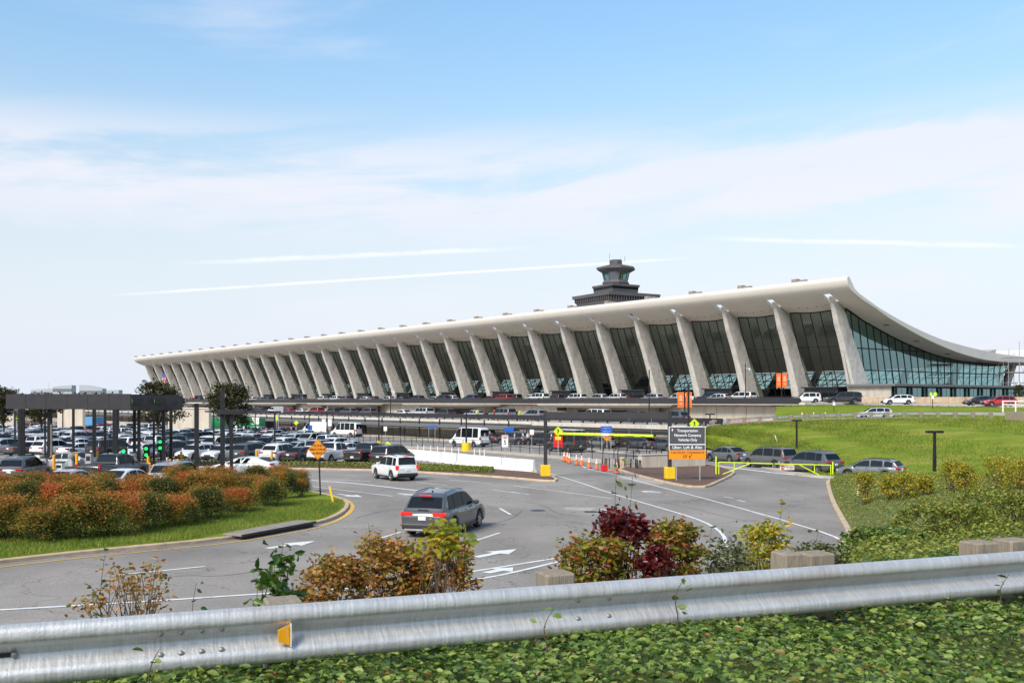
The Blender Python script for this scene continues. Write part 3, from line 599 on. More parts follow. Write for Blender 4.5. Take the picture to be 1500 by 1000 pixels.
def bay_meshes(u0, u1):
    ue = [u0 + (u1 - u0) * k / 5 for k in range(6)]; tl = [0, .2, .32, .62, 1.]; fr = MB(); pan = []
    for u in ue: strip(fr, bt(u, *gl(0, u)), bt(u, *gl(1, u)), .10)
    for t in tl:
        for a, b in zip(ue, ue[1:]): strip(fr, bt(a, *gl(t, a)), bt(b, *gl(t, b)), .08 if 0 < t < 1 else .22)
    for a, b in zip(ue, ue[1:]):
        for t0, t1 in zip(tl, tl[1:]): pan.append([bt(a, *gl(t0, a)), bt(b, *gl(t0, b)), bt(b, *gl(t1, b)), bt(a, *gl(t1, a))])
    return fr, pan
fr, pan = bay_meshes(.62, BAY - .62)
frm = fr.mesh('window', 'darkmetal'); pm = [MB().add(q, [(0, 1, 2, 3)]).mesh('pane', 'glass') for q in pan]
pall = MB(); [pall.add(q, [(0, 1, 2, 3)]) for q in pan]; pallm = pall.mesh('glazing', 'glass')
for i in range(31):
    w = link('window', frm, TERM, bt(i * BAY, 0, 4.8))
    if i < 11:
        for q in pm: link('pane', q, w)
    else: link('glazing', pallm, w)
# back glass wall with crossed bracing, seen through the hall
bk = MB(); pn = MB(); V0, V1, Z0, Z1 = 59., 64.4, 8.2, 12.4
n_ = 31 * 3
for i in range(n_ + 1):
    u = i * BAY / 3; strip(bk, bt(u, V0, Z0), bt(u, V1, Z1), .10)
    if i < n_: strip(bk, bt(u, V0, Z0), bt(u + BAY / 3, V1, Z1), .13); strip(bk, bt(u + BAY / 3, V0, Z0), bt(u, V1, Z1), .13)
for t in (0, .5, 1): strip(bk, bt(0, V0 + (V1 - V0) * t, Z0 + (Z1 - Z0) * t), bt(31 * BAY, V0 + (V1 - V0) * t, Z0 + (Z1 - Z0) * t), .16)
pn.add([bt(0, V0, Z0), bt(31 * BAY, V0, Z0), bt(31 * BAY, V1, Z1), bt(0, V1, Z1)], [(0, 1, 2, 3)])
rw = bk.build('rear_window', 'darkmetal', TERM); pn.build('glazing', glass('rear_glass', (.66, .86, .84), .95), rw)
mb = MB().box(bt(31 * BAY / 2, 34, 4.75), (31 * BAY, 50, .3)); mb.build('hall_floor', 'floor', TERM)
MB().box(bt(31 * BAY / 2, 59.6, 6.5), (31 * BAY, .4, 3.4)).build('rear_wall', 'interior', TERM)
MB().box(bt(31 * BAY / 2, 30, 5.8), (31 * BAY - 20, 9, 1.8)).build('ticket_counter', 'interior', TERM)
# low dark vestibules between the column feet
ves = MB().box((0, 0, 1.35), (7.2, 3.6, 2.7), bev=.06).box((0, .1, 2.8), (7.8, 4.4, .22)).mesh('vestibule', 'greymetal')
vpn = MB().box((0, 0, 0), (1.5, .06, 2.2)).mesh('door', 'carglass')
for i in range(0, 31, 2):
    o = link('vestibule', ves, TERM, bt(i * BAY + BAY / 2, 6.8, 4.8))
    for k in (-2.5, -.9, .9, 2.5): link('door', vpn, o, (k, 1.8, 1.2))
# end wall
def end_meshes():
    fr, pan = MB(), []; ve = np.linspace(4.2, 60, 25)
    def ep(v, t): zt = zlow(max(3.3, v)) - .05; lean = 0; return bt(-.2 - lean, v, 8.2 * (1 - t) + zt * t)
    for v in ve: strip(fr, bt(-.2, v + (1.4 if v < 20 else 1.4 * max(0, (40 - v) / 20)), 4.9), bt(-.2, max(3.4, v - (1.6 if v < 20 else 1.6 * (40 - v) / 20)), zlow(max(3.4, v - 1.6 * (1 if v < 20 else (40 - v) / 20)))), .14, .2)
    for z in (8.1, 10.7, 14.6):
        vv = [v for v in np.linspace(3.6, 60, 60) if zlow(v) > z]; vm_ = max(vv)
        vv0 = np.interp(z, [4.9, 16.], [10, 3.4]); strip(fr, bt(-.2, vv0, z), bt(-.2, vm_, z), .12, .2)
    q = np.linspace(3.4, 60, 30); tp = [bt(-.2, v, zlow(v) - .03) for v in q]
    for a, b in zip(tp, tp[1:]): strip(fr, a, b, .3, .3)
    def lean(v): return 1.4 if v < 20 else 1.4 * (40 - v) / 20
    for a, b in zip(ve, ve[1:]):
        for z0, z1 in ((4.9, 8.1), (8.1, 10.7), (10.7, 14.6), (14.6, 30)):
            sh = lambda v, z: v + lean(v) - 2 * lean(v) * (z - 4.9) / 9
            cor = []
            for v in (a, b):
                ztop = zlow(max(3.4, sh(v, zlow(v)))) - .04
                cor.append((v, min(z0, ztop), min(z1, ztop)))
            if all(c[2] - c[1] < .05 for c in cor): continue
            (va, a0, a1), (vb, b0, b1) = cor
            pan.append([bt(-.2, sh(va, a0), a0), bt(-.2, sh(vb, b0), b0), bt(-.2, sh(vb, b1), b1), bt(-.2, sh(va, a1), a1)])
    return fr, pan
fr, pan = end_meshes(); ew = fr.build('end_window', 'darkmetal', TERM)
for q in pan: MB().add(q, [(0, 1, 2, 3)]).build('pane', 'tealglass', ew)
# far end wall closes the hall
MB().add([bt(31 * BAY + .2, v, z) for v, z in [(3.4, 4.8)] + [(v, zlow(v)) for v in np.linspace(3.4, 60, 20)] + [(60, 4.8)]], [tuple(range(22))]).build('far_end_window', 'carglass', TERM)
# spill fin standing on the rear roof
MB().loft([[bt(u, v, z) for v, z in ((52.2, 13.2), (56.5, 13.2), (57.8, 16.0), (54.6, 15.5))] for u in (0, 2.6)], smooth=False).build('roof_scupper', 'concrete', TERM)

# glazed pavilion along the end of the hall
PAV = thing('glass_pavilion', 'low glazed pavilion with flat grey roof below the end wall of the terminal', 'pavilion', B(-9, 8, 4.7), ANG_U)
def pt(u, v, z): return (u + 9, -(v - 8), z - 4.7)
pr_ = MB(); pr_.box(pt(-5.2, 42, 7.85), (9.6, 78, .42), bev=.05); pr_.build('roof', 'canopyg', PAV)
MB().box(pt(-9.75, 42, 7.72), (.3, 77.6, .22)).build('fascia', 'slabedge', PAV)
po = MB().box((0, 0, 1.45), (.3, .36, 2.9)).mesh('post', 'darkmetal'); pw = MB().box((0, 0, 1.4), (.06, 4.6, 2.75)).mesh('pane', 'tealglass'); fm = MB().box((0, 0, .1), (.1, 4.7, .2)).box((0, 0, 2.72), (.1, 4.7, .2)).box((0, 0, 1.4), (.09, .09, 2.6)).mesh('window', 'darkmetal')
for k in range(16):
    v = 4.5 + k * 4.85; link('post', po, PAV, pt(-9.3, v, 4.75))
    if k < 15:
        w = link('window', fm, PAV, pt(-8.9, v + 2.42, 4.75)); link('pane', pw, w)
MB().box(pt(-4.6, 3.9, 6.2), (8.4, .3, 2.9)).build('end_wall', 'concrete', PAV)

# control tower behind
TP = at(902, 470, 300); TWR = thing('control_tower', 'dark pagoda shaped control tower rising behind the terminal roof', 'control tower', (TP.x, TP.y, gz(320)), R(45 - 14))
zz = lambda y: EYE + (HOR - y) * 300 / FPX - gz(320)
s_ = 300 / FPX
def tier(y0, y1, w0, w1, y2=None):
    a, b = zz(y0), zz(y1); k = s_ / 1.33; return MB().loft([[(w * k / 2 * i, w * k / 2 * j, z) for i, j in ((-1, -1), (1, -1), (1, 1), (-1, 1))] for w, z in ((w0, a), (w1, b))], smooth=False)
tier(640, 455, 96, 96).build('shaft', 'tower', TWR)
a = tier(455, 443, 100, 112); a.loft([[(w * s_ / 2.66 * i, w * s_ / 2.66 * j, zz(y)) for i, j in ((-1, -1), (1, -1), (1, 1), (-1, 1))] for w, y in ((121, 437.5), (123, 433))], smooth=False); g1 = a.build('lower_gallery', 'tower', TWR)
tier(443, 437.6, 114, 116).build('window_band', 'carglass', g1)
mu = MB()
for f in range(4):
    for k in range(19):
        q = -55 + k * 6.1; p = Matrix.Rotation(f * math.pi / 2, 3, 'Z') @ Vector((q * s_ / 1.33, 58 * s_ / 1.33, 0)); mu.box((p.x, p.y, zz(440.3)), (.28, .28, 1.15), f * math.pi / 2)
mu.build('mullions', 'tower', g1)
a = tier(433, 425.5, 60, 62); g2 = a.build('upper_gallery', 'tower', TWR); tier(425.5, 421.6, 62, 63).build('window_band', 'carglass', g2); tier(421.6, 418.5, 66, 66).build('parapet', 'tower', g2)
def octa(r, y, rot=22.5): return [(r * s_ * math.cos(R(rot + 45 * i)), r * s_ * math.sin(R(rot + 45 * i)), zz(y)) for i in range(8)]
MB().loft([octa(19.5, 422), octa(19.5, 417), octa(20.5, 415), octa(17.5, 411)], smooth=False).build('cab_base', 'tower', TWR)
cabw = MB()
for i in range(8):
    a, b = octa(17.3, 411)[i], octa(20, 400)[i]; cabw.cyl(a, b, .18, n=6)
cb = cabw.build('cab_window', 'tower', TWR)
for i in range(8):
    a0, a1, b0, b1 = octa(17.2, 411)[i], octa(17.2, 411)[(i + 1) % 8], octa(19.9, 400)[i], octa(19.9, 400)[(i + 1) % 8]; MB().add([a0, a1, b1, b0], [(0, 1, 2, 3)]).build('pane', 'towerglass', cb)
MB().loft([octa(8, 411), octa(9, 400)], smooth=False).build('cab_core', 'interior', TWR)
MB().loft([octa(20.5, 400), octa(29, 395.2), octa(29, 392.5), octa(10, 388)], smooth=False).build('cab_roof', 'tower', TWR)
MB().loft([octa(9.5, 388.5), octa(9.5, 381.5), octa(8.5, 381)], smooth=False).build('penthouse', 'tower', TWR)
mb = MB()
for q, h in ((-4, 6), (3, 4.5), (6, 7)): mb.cyl((q * .8, q * .3, zz(381)), (q * .8, q * .3, zz(381) + h * .25), .05, n=5)
mb.build('antennas', 'tower', TWR)
# scaffold round the roof repair at the far right
SCF = thing('scaffold', 'metal scaffold tower standing at the far right of the terminal roof', 'scaffold', at(1492, 590, 196))
mb = MB()
for i in range(4):
    for j in range(3): mb.cyl((i * 2.1 - 2, j * 2, 0), (i * 2.1 - 2, j * 2, 9 + (i * j) % 3 * .9 + (2.5 if i == 2 else 0)), .06, n=5)
mb.build('standards', 'signback', SCF); mb = MB()
for z in (2, 4, 6, 8, 9):
    for j in range(3): mb.cyl((-2.2, j * 2, z), (4.5, j * 2, z), .05, n=5)
    for i in range(4): mb.cyl((i * 2.1 - 2, -.2, z), (i * 2.1 - 2, 4.2, z), .05, n=5)
mb.cyl((-2, 0, 0), (.1, 0, 4), .05, n=5).cyl((2.2, 0, 4), (.1, 0, 8), .05, n=5); mb.build('ledgers', 'signback', SCF)
for z in (6.1, 8.1): MB().box((1.1, 2, z), (6.6, 3.8, .08)).build('platform', 'wood', SCF)

# ------------------------------------------------------------ roadway decks along the front
def along(u0, u1, v0, v1, z0, z1): 
    c = B((u0 + u1) / 2, (v0 + v1) / 2, (z0 + z1) / 2); return c, (abs(u1 - u0), abs(v1 - v0), abs(z1 - z0)), ANG_U
UE = 430
DEP = thing('departures_deck', 'upper concrete drop-off roadway deck with dark metal parapet along the terminal front', 'roadway deck', B(180, -12, 4.8))
dl_ = Vector(DEP.location)
def dbox(par, u0, u1, v0, v1, z0, z1, name, m, bev=0.):
    c, d, a = along(u0, u1, v0, v1, z0, z1); return MB().box(c - Vector(par.location), d, a, bev=bev).build(name, m, par)
dbox(DEP, -13, UE, -26, 3.6, 4.5, 4.82, 'slab', 'slabedge')
dbox(DEP, -12.5, UE, -25.6, -7, 4.82, 4.835, 'roadway', 'asphalt2')
dbox(DEP, -12.5, UE, -7, 3.5, 4.835, 4.97, 'walkway', 'pave')
for u in np.arange(-12, UE, 12.19 * 2): dbox(DEP, u, u + 24.30, -26.02, -25.8, 4.62, 5.62, 'parapet_panel', 'greymetal')
dbox(DEP, -12, UE, -26.06, -25.76, 5.66, 5.78, 'handrail', 'darkmetal')
dbox(DEP, -13, UE, -23.9, -23.2, 1.9, 4.5, 'retaining_wall', 'wallconc')
pj = [MB().box((0, 0, 0), (5.96, .10, 2.3), ANG_U, bev=.02).mesh('panel', 'wallconc')]
for k in range(60):
    u = -9.6 + k * 6.1; p = B(u, -23.98, 3.08) - dl_; link('panel', pj[0], DEP, p)
for u0 in np.arange(14, 420, 48.76):                           # concrete entrance canopies swept out from the deck edge
    ci = int(round((u0 + 15) / BAY)) + 1
    a_ = thing('entrance_canopy', 'pale concrete canopy on the upper deck wall, %s from the right' % ['first', 'second', 'third', 'fourth', 'fifth', 'sixth', 'seventh', 'eighth', 'last'][int((u0 - 14) / 48.7)], 'canopy', B(u0 + 15, -28, 3.6), ANG_U, 'concrete canopies over the arrivals kerb')
    pr2 = [(-15, 2.6), (-13.6, -3.6), (13.6, -3.6), (15, 2.6)]
    rings = [[(x * .93, (3.4 if y < 0 else -2.6), .35) for x, y in pr2], [(x, (4.2 if y < 0 else -2.6), .75) for x, y in pr2], [(x, (4.3 if y < 0 else -2.6), 1.05) for x, y in pr2]]
    MB().loft(rings, smooth=False).build('canopy_slab', 'slabedge', a_, fix=True)
    MB().box((0, -2.0, -.4), (22, 2.6, 1.5)).build('head_wall', 'wallconc', a_)
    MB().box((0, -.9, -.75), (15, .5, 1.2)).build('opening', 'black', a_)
    MB().box((10.2, 1.0, .05), (2.4, .3, .8)).build('sign', 'greymetal', a_)
ARR = thing('arrivals_deck', 'middle concrete arrivals roadway deck with dark parapet below the drop-off deck', 'roadway deck', B(150, -42, 2.05))
dbox(ARR, -24.4, UE, -58, -23.9, 1.45, 2.02, 'slab', 'slabedge'); dbox(ARR, -24.4, UE, -57.7, -24, 2.02, 2.035, 'roadway', 'asphalt2')
for u in np.arange(-24.4, UE, 20.): dbox(ARR, u, u + 19.93, -58.03, -57.8, 2.30, 2.98, 'parapet_panel', 'greymetal')
for u in np.arange(-24.4, 120, 2.5): dbox(ARR, u, u + .12, -58.0, -57.84, 2.02, 2.32, 'parapet_post', 'darkmetal')
dbox(ARR, 12, UE, -58.2, -57.2, 1.62, 1.99, 'edge_beam', 'slabedge')
dbox(ARR, -24.4, UE, -57.3, -56.6, -3, 1.45, 'lower_wall', 'wallconc')
lp = MB().box((0, 0, 0), (3.9, .12, 2.9), ANG_U, bev=.02).mesh('panel', 'wallconc')
for k in range(95): link('panel', lp, ARR, B(-22.2 + k * 4.0, -57.38, -.15) - Vector(ARR.location))
wl = MB().loft([[(-.2, -.0, .15), (.2, -.0, .15), (.2, -.0, -.15), (-.2, -.0, -.15)], [(-.17, -.28, .13), (.17, -.28, .13), (.12, -.1, -.14), (-.12, -.1, -.14)]], smooth=False).mesh('wall_lamp', 'black')
for k in range(26): o = link('wall_lamp', wl, ARR, B(-20 + k * 7.2, -57.44, .75) - Vector(ARR.location)); o.rotation_euler = (0, 0, ANG_U + math.pi)
for k in range(5):
    u = 22 + k * 41; dbox(ARR, u, u + 9, -57.6, -57.2, -2, 1.1, 'doorway', 'black')
dbox(ARR, -24, UE, -64.5, -57.3, -2.2, -.92, 'walkway', 'pave')
CAN = thing('pickup_canopy', 'long flat grey metal canopy over the ground transport kerb below the arrivals deck', 'canopy', B(120, -62, 1.2))
dbox(CAN, 10, UE, -63.5, -58.3, 1.06, 1.32, 'roof', 'canopyg'); dbox(CAN, 10, UE, -63.56, -63.3, .9, 1.36, 'fascia', 'canopyg')
dbox(CAN, 10, UE, -62.6, -62.2, .74, 1.05, 'beam', 'black')
cp = MB().cyl((0, 0, -2.7), (0, 0, .86), .11, n=8).mesh('post', 'darkmetal')
for k in range(52): link('post', cp, CAN, B(12 + k * 6.1, -62.4, 0) - Vector((CAN.location.x, CAN.location.y, -.1)) + Vector((0, 0, .0)))
CN2 = thing('kerb_canopy', 'thin dark slatted canopy on slender arms over the taxi kerb beside the yellow bar', 'canopy', B(-8, -62, .9))
dbox(CN2, -22, 9.6, -63, -58.3, 1.15, 1.3, 'roof', 'greymetal'); dbox(CN2, -22, 9.6, -63.06, -62.9, .95, 1.34, 'fascia', 'greymetal')
for k in range(7):
    u = -20.5 + k * 4.8; q = MB(); q.cyl(B(u, -62, -2) - Vector(CN2.location), B(u, -62, 1.15) - Vector(CN2.location), .07); q.build('post', 'greymetal', CN2)
    q = MB(); q.cyl(B(u, -62.8, 1.05) - Vector(CN2.location), B(u, -62, .3) - Vector(CN2.location), .04); q.build('arm', 'greymetal', CN2)
# ============================================================ vehicles
# x forward, y left, z up, origin on the road under the middle of the car
SPEC = {
 'suv':     dict(L=5.0, W=1.96, H=1.72, R=.37, wx=(-1.46, 1.52), zc=.24, top=[(-2.5, .80), (-2.46, 1.02), (-2.2, 1.06), (1.0, 1.07), (1.35, 1.05), (2.1, .95), (2.42, .80), (2.5, .62)], roof=[(-2.36, 1.04), (-1.94, 1.58), (-1.70, 1.67), (-.6, 1.74), (.1, 1.71), (.45, 1.63), (1.38, 1.05)], rw=(-2.28, -1.98), ws=(.54, 1.32), side=[(-1.78, -1.24), (-1.19, -.26), (-.21, .92)], rails=1),
 'boxy':    dict(L=4.44, W=1.80, H=1.72, R=.35, wx=(-1.30, 1.32), zc=.26, top=[(-2.22, .85), (-2.18, 1.02), (-1.9, 1.06), (.95, 1.06), (1.2, 1.04), (2.0, .97), (2.16, .82), (2.22, .6)], roof=[(-2.16, 1.03), (-2.0, 1.58), (-1.8, 1.68), (-.5, 1.72), (.15, 1.69), (.38, 1.62), (1.12, 1.05)], rw=(-2.13, -1.97), ws=(.45, 1.05), side=[(-1.88, -1.42), (-1.30, -.36), (-.28, .70)], rails=1),
 'bigsuv':  dict(L=5.7, W=2.04, H=1.9, R=.40, wx=(-1.55, 1.75), zc=.30, top=[(-2.85, .9), (-2.8, 1.12), (-2.5, 1.16), (1.4, 1.16), (1.65, 1.14), (2.6, 1.08), (2.8, .9), (2.85, .6)], roof=[(-2.76, 1.13), (-2.58, 1.75), (-2.35, 1.85), (-.6, 1.9), (.4, 1.87), (.68, 1.78), (1.5, 1.15)], rw=(-2.73, -2.55), ws=(.74, 1.44), side=[(-2.42, -1.5), (-1.38, -.25), (-.15, 1.05)], rails=1),
 'sedan':   dict(L=4.85, W=1.83, H=1.45, R=.33, wx=(-1.38, 1.42), zc=.20, top=[(-2.42, .70), (-2.38, .96), (-1.7, 1.0), (-1.2, .96), (1.0, .92), (1.4, .90), (2.1, .78), (2.36, .64), (2.42, .5)], roof=[(-1.95, .97), (-1.1, 1.36), (-.7, 1.43), (-.2, 1.45), (.25, 1.41), (.5, 1.34), (1.4, .89)], rw=(-1.85, -1.12), ws=(.55, 1.32), side=[(-1.45, -1.0), (-.92, -.12), (-.04, .98)], rails=0),
 'coupe':   dict(L=5.0, W=1.92, H=1.42, R=.36, wx=(-1.45, 1.5), zc=.18, top=[(-2.5, .72), (-2.45, 1.0), (-2.2, 1.04), (-1.4, .98), (1.0, .93), (1.5, .90), (2.15, .78), (2.42, .62), (2.5, .46)], roof=[(-2.3, 1.03), (-1.4, 1.29), (-.8, 1.39), (-.3, 1.42), (.2, 1.38), (.5, 1.30), (1.45, .89)], rw=(-2.15, -1.3), ws=(.56, 1.36), side=[(-1.5, -.9), (-.82, -.05), (.03, .98)], rails=0),
 'wagon':   dict(L=4.55, W=1.80, H=1.50, R=.33, wx=(-1.3, 1.36), zc=.20, top=[(-2.27, .75), (-2.22, .96), (-1.9, 1.0), (1.0, .95), (1.35, .92), (2.0, .82), (2.2, .66), (2.27, .5)], roof=[(-2.18, .98), (-1.9, 1.35), (-1.5, 1.46), (-.5, 1.50), (.2, 1.46), (.45, 1.39), (1.3, .92)], rw=(-2.13, -1.86), ws=(.5, 1.22), side=[(-1.8, -1.2), (-1.1, -.25), (-.17, .9)], rails=1),
 'minivan': dict(L=5.1, W=1.99, H=1.76, R=.34, wx=(-1.5, 1.55), zc=.20, top=[(-2.55, .8), (-2.5, 1.02), (-2.2, 1.05), (1.2, 1.05), (1.7, 1.02), (2.3, .86), (2.5, .7), (2.55, .5)], roof=[(-2.44, 1.04), (-2.2, 1.6), (-1.95, 1.71), (-.6, 1.76), (.4, 1.72), (.75, 1.63), (1.75, 1.02)], rw=(-2.40, -2.18), ws=(.85, 1.66), side=[(-2.1, -1.3), (-1.2, -.15), (-.05, 1.12)], rails=1),
 'pickup':  dict(L=5.85, W=2.03, H=1.92, R=.41, wx=(-1.75, 1.9), zc=.36, top=[(-2.92, 1.12), (-2.88, 1.26), (-.98, 1.26), (-.9, 1.22), (1.3, 1.22), (1.6, 1.2), (2.7, 1.12), (2.88, .95), (2.92, .6)], roof=[(-.92, 1.22), (-.74, 1.80), (-.5, 1.89), (.1, 1.92), (.55, 1.88), (.8, 1.80), (1.55, 1.2)], rw=(-.88, -.70), ws=(.86, 1.48), side=[(-.62, .12), (.22, 1.1)], rails=0, bed=(-2.8, -1.0)),
 'van':     dict(L=5.9, W=2.0, H=2.55, R=.35, wx=(-1.8, 1.85), zc=.26, top=[(-2.95, .9), (-2.92, 1.2), (-2.6, 1.22), (1.7, 1.22), (2.1, 1.18), (2.6, .98), (2.9, .8), (2.95, .55)], roof=[(-2.9, 1.2), (-2.82, 2.38), (-2.65, 2.50), (-.6, 2.55), (.7, 2.52), (1.15, 2.38), (2.2, 1.16)], rw=(-2.86, -2.83), ws=(1.28, 2.12), side=[(-2.5, -1.55), (-1.45, -.35), (-.25, .55), (.68, 1.6)], rails=0, tall=.78),
 'cargovan':dict(L=5.9, W=2.0, H=2.5, R=.35, wx=(-1.8, 1.85), zc=.26, top=[(-2.95, .9), (-2.92, 1.2), (-2.6, 1.22), (1.7, 1.22), (2.1, 1.18), (2.6, .98), (2.9, .8), (2.95, .55)], roof=[(-2.9, 1.2), (-2.82, 2.33), (-2.65, 2.45), (-.6, 2.5), (.7, 2.47), (1.15, 2.35), (2.2, 1.16)], rw=None, ws=(1.28, 2.12), side=[(.68, 1.6)], rails=0, tall=.78),
}
def interp(p, x): return float(np.interp(x, [q[0] for q in p], [q[1] for q in p]))
def car_meshes(k):
    S = SPEC[k]; Lh, Wh, H, RW = S['L'] / 2, S['W'] / 2, S['H'], S['R']; zc = S['zc']
    xs = sorted(set(np.round(np.r_[np.linspace(-Lh, Lh, 23), [-Lh + .04, -Lh + .12, Lh - .05, Lh - .14], [c + (RW + .07) * q for c in S['wx'] for q in (-1, -.92, -.72, -.4, 0, .4, .72, .92, 1)]], 3)))
    def hw(x):
        s = abs(x) / Lh; return Wh * (1 - .05 * s ** 3 - .10 * max(0, (s - .9) / .1) ** 2)
    def zb(x):
        z = zc + (.14 * max(0, (abs(x) / Lh - .86) / .14))
        for c in S['wx']:
            a = RW + .07
            if abs(x - c) < a: z = max(z, RW + math.sqrt(a * a - (x - c) ** 2) * .98)
        return z
    def ztop(x): return interp(S['top'], x)
    mb = MB(); rings = []
    for x in xs:
        w, a, b = hw(x), zb(x), ztop(x); b = max(b, a + .08); pr = [(.90, a), (.985, a + .03 * (b - a)), (1., a + .3 * (b - a)), (.995, a + .62 * (b - a)), (.965, a + .84 * (b - a)), (.93, a + .94 * (b - a)), (.82, b)]
        rings.append([(x, w * q, z) for q, z in pr] + [(x, 0, b + .025)] + [(x, -w * q, z) for q, z in reversed(pr)])
    mb.loft(rings, close=False, cap=False)
    for r, fl in ((rings[0], False), (rings[-1], True)): mb.add(r, [tuple(range(len(r)))[::(1 if fl else -1)]], 0)
    bedb = S.get('bed')
    # cabin
    rf = S['roof']; xa, xb = rf[0][0], rf[-1][0]; tall = S.get('tall', .66 if k in ('sedan', 'coupe') else .71)
    wbf, wrf = .885, tall + (.04 if k in ('boxy', 'bigsuv', 'minivan') else 0)
    cx = sorted(set(np.round(np.r_[np.linspace(xa, xb, 24), [q[0] for q in rf], [q for s_ in S['side'] for q in s_]], 3)))
    def zr(x): return interp(rf, x)
    def belt(x): return ztop(x) - .015
    def yw(x, z):
        zb_ = 1.0 if H < 1.6 else ztop(0); f = max(0, min(1.15, (z - zb_) / (H - zb_))); return Wh * (wbf + (wrf - wbf) * f ** 1.15) * (1 - .03 * (abs(x) / Lh) ** 2)
    rings = []
    for x in cx:
        b = belt(x) - .06; t = max(zr(x), b + .01); e = min(.07, (t - b) * .35); ring = []
        for z, q in ((b, 1), (b + (t - b) * .5, 1), (t - e, 1), (t - e * .25, .955)): ring.append((x, yw(x, z) * q, z))
        ring.append((x, yw(x, t) * .80, t + .004)); ring.append((x, 0, t + .018)); rings.append(ring + [(x_, -y, z) for x_, y, z in reversed(ring[:-1])])
    mb.loft(rings, close=False, cap=False)
    for s in (-1, 1):                                            # mirrors
        x = S['side'][-1][1] - .02; mb.box((x, s * (Wh + .05), ztop(x) + .06), (.12, .24, .16), bev=.05)
    if S['rails']:
        for s in (-1, 1):
            r0 = [(x, s * yw(x, zr(x)) * .86, zr(x) + .04) for x in np.linspace(rf[1][0] + .3, rf[-2][0] - .1, 6)]; mb.tube(r0, .02, 5, mi=(0 if k == 'suv' else 1))
    P = {'body': mb}
    # windows
    wins = []
    for (a, c) in S['side']:
        q = [x for x in cx if a - 1e-6 <= x <= c + 1e-6]; q = sorted(set([a] + q + [c]))
        for s in (-1, 1):
            w = MB(); vs = []; 
            for x in q:
                z0 = belt(x) + .03; z1 = max(z0 + .02, zr(x) - .085)
                for f in (0, .5, 1): z = z0 + (z1 - z0) * f; vs.append((x, s * (yw(x, z) + .012), z))
            n = len(q); w.add(vs, [((i * 3 + j), (i + 1) * 3 + j, (i + 1) * 3 + j + 1, i * 3 + j + 1)[::(-s if s == 1 else 1)] for i in range(n - 1) for j in (0, 1)], 0, True); wins.append(('side_window', w))
    for nm, rg in (('rear_window', S['rw']), ('windscreen', S['ws'])):
        if rg is None: continue
        q = np.linspace(rg[0], rg[1], 6); w = MB(); vs = []
        for x in q:
            z = zr(x); dz = (zr(x + .01) - zr(x - .01)) / .02; l = math.hypot(1, dz); o = .022; e = yw(x, z)
            for f in (-.86, -.45, 0, .45, .86): vs.append((x - dz / l * o, e * f, z + o / l + .018 * (1 - (abs(f)) ** 2)))
        w.add(vs, [(i * 5 + j, i * 5 + j + 1, (i + 1) * 5 + j + 1, (i + 1) * 5 + j)[::-1] for i in range(5) for j in range(4)], 0, True); wins.append((nm, w))
    if k == 'van':
        for s in (-1, 1): wins.append(('rear_window', MB().box((-Lh + .055, s * .44, 1.78), (.04, .62, .7), bev=.02, ry=.07)))
    P['wins'] = wins
    # underside, wheel wells and sills
    u = MB(); u.box((0, 0, zc + .12), (S['L'] - .5, S['W'] * .80, .26)); u.box((0, 0, .55), (S['L'] * .9, S['W'] * .66, .5))
    for s in (-1, 1): u.box(((S['wx'][0] + S['wx'][1]) / 2, s * Wh * .955, zc + .03), (S['wx'][1] - S['wx'][0] - 2 * RW - .2, .08, .11), bev=.02)
    u.box((-Lh + .07, 0, zc + .2), (.26, S['W'] * .86, .2), bev=.05); u.box((Lh - .09, 0, zc + .18), (.26, S['W'] * .84, .2), bev=.05)
    if bedb: u.box(((bedb[0] + bedb[1]) / 2, 0, interp(S['top'], -2) + .012), (bedb[1] - bedb[0], S['W'] * .78, .06))
    P['underbody'] = u
    zt = min(1.0, ztop(-Lh + .1)) - .10; tl = []
    for s in (-1, 1):
        if k in ('boxy', 'van', 'cargovan', 'bigsuv', 'pickup'): c, d = (-Lh + .10, s * (hw(-Lh + .1) - .085), (ztop(-Lh + .1) - .10 if k != 'van' else 1.15)), (.22, .19, .34)
        elif k == 'suv': c, d = (-Lh + .13, s * (hw(-Lh + .1) - .24), .93), (.30, .50, .155)
        else: c, d = (-Lh + .13, s * (hw(-Lh + .1) - .19), zt), (.30, .40, .17)
        tl.append(MB().box(c, d, bev=.04))
    P['tail'] = tl
    P['head'] = [MB().box((Lh - .20, s * (hw(Lh - .15) - .22), ztop(Lh - .2) - .13), (.34, .42, .15), bev=.05) for s in (-1, 1)]
    P['grille'] = MB().box((Lh - .03, 0, ztop(Lh - .1) - .18), (.10, S['W'] * .42, .22), bev=.03).box((Lh - .02, 0, zc + .22), (.10, S['W'] * .6, .12), bev=.03)
    zp = .78 if k in ('sedan', 'coupe', 'wagon', 'suv', 'boxy', 'minivan') else .72
    P['plate'] = MB().box((-Lh - .01, 0, zp), (.04, .32, .16), bev=.01)
    P['trim'] = MB().box((-Lh + .03, 0, zc + .30), (.10, S['W'] * .80, .035)); 
    for s in (-1, 1):
        for a, c in S['side'][-2:]: P['trim'].box((a + .14, s * (Wh - .012), ztop(a) - .13), (.2, .04, .035), bev=.01)
    P['exh'] = None
    return P
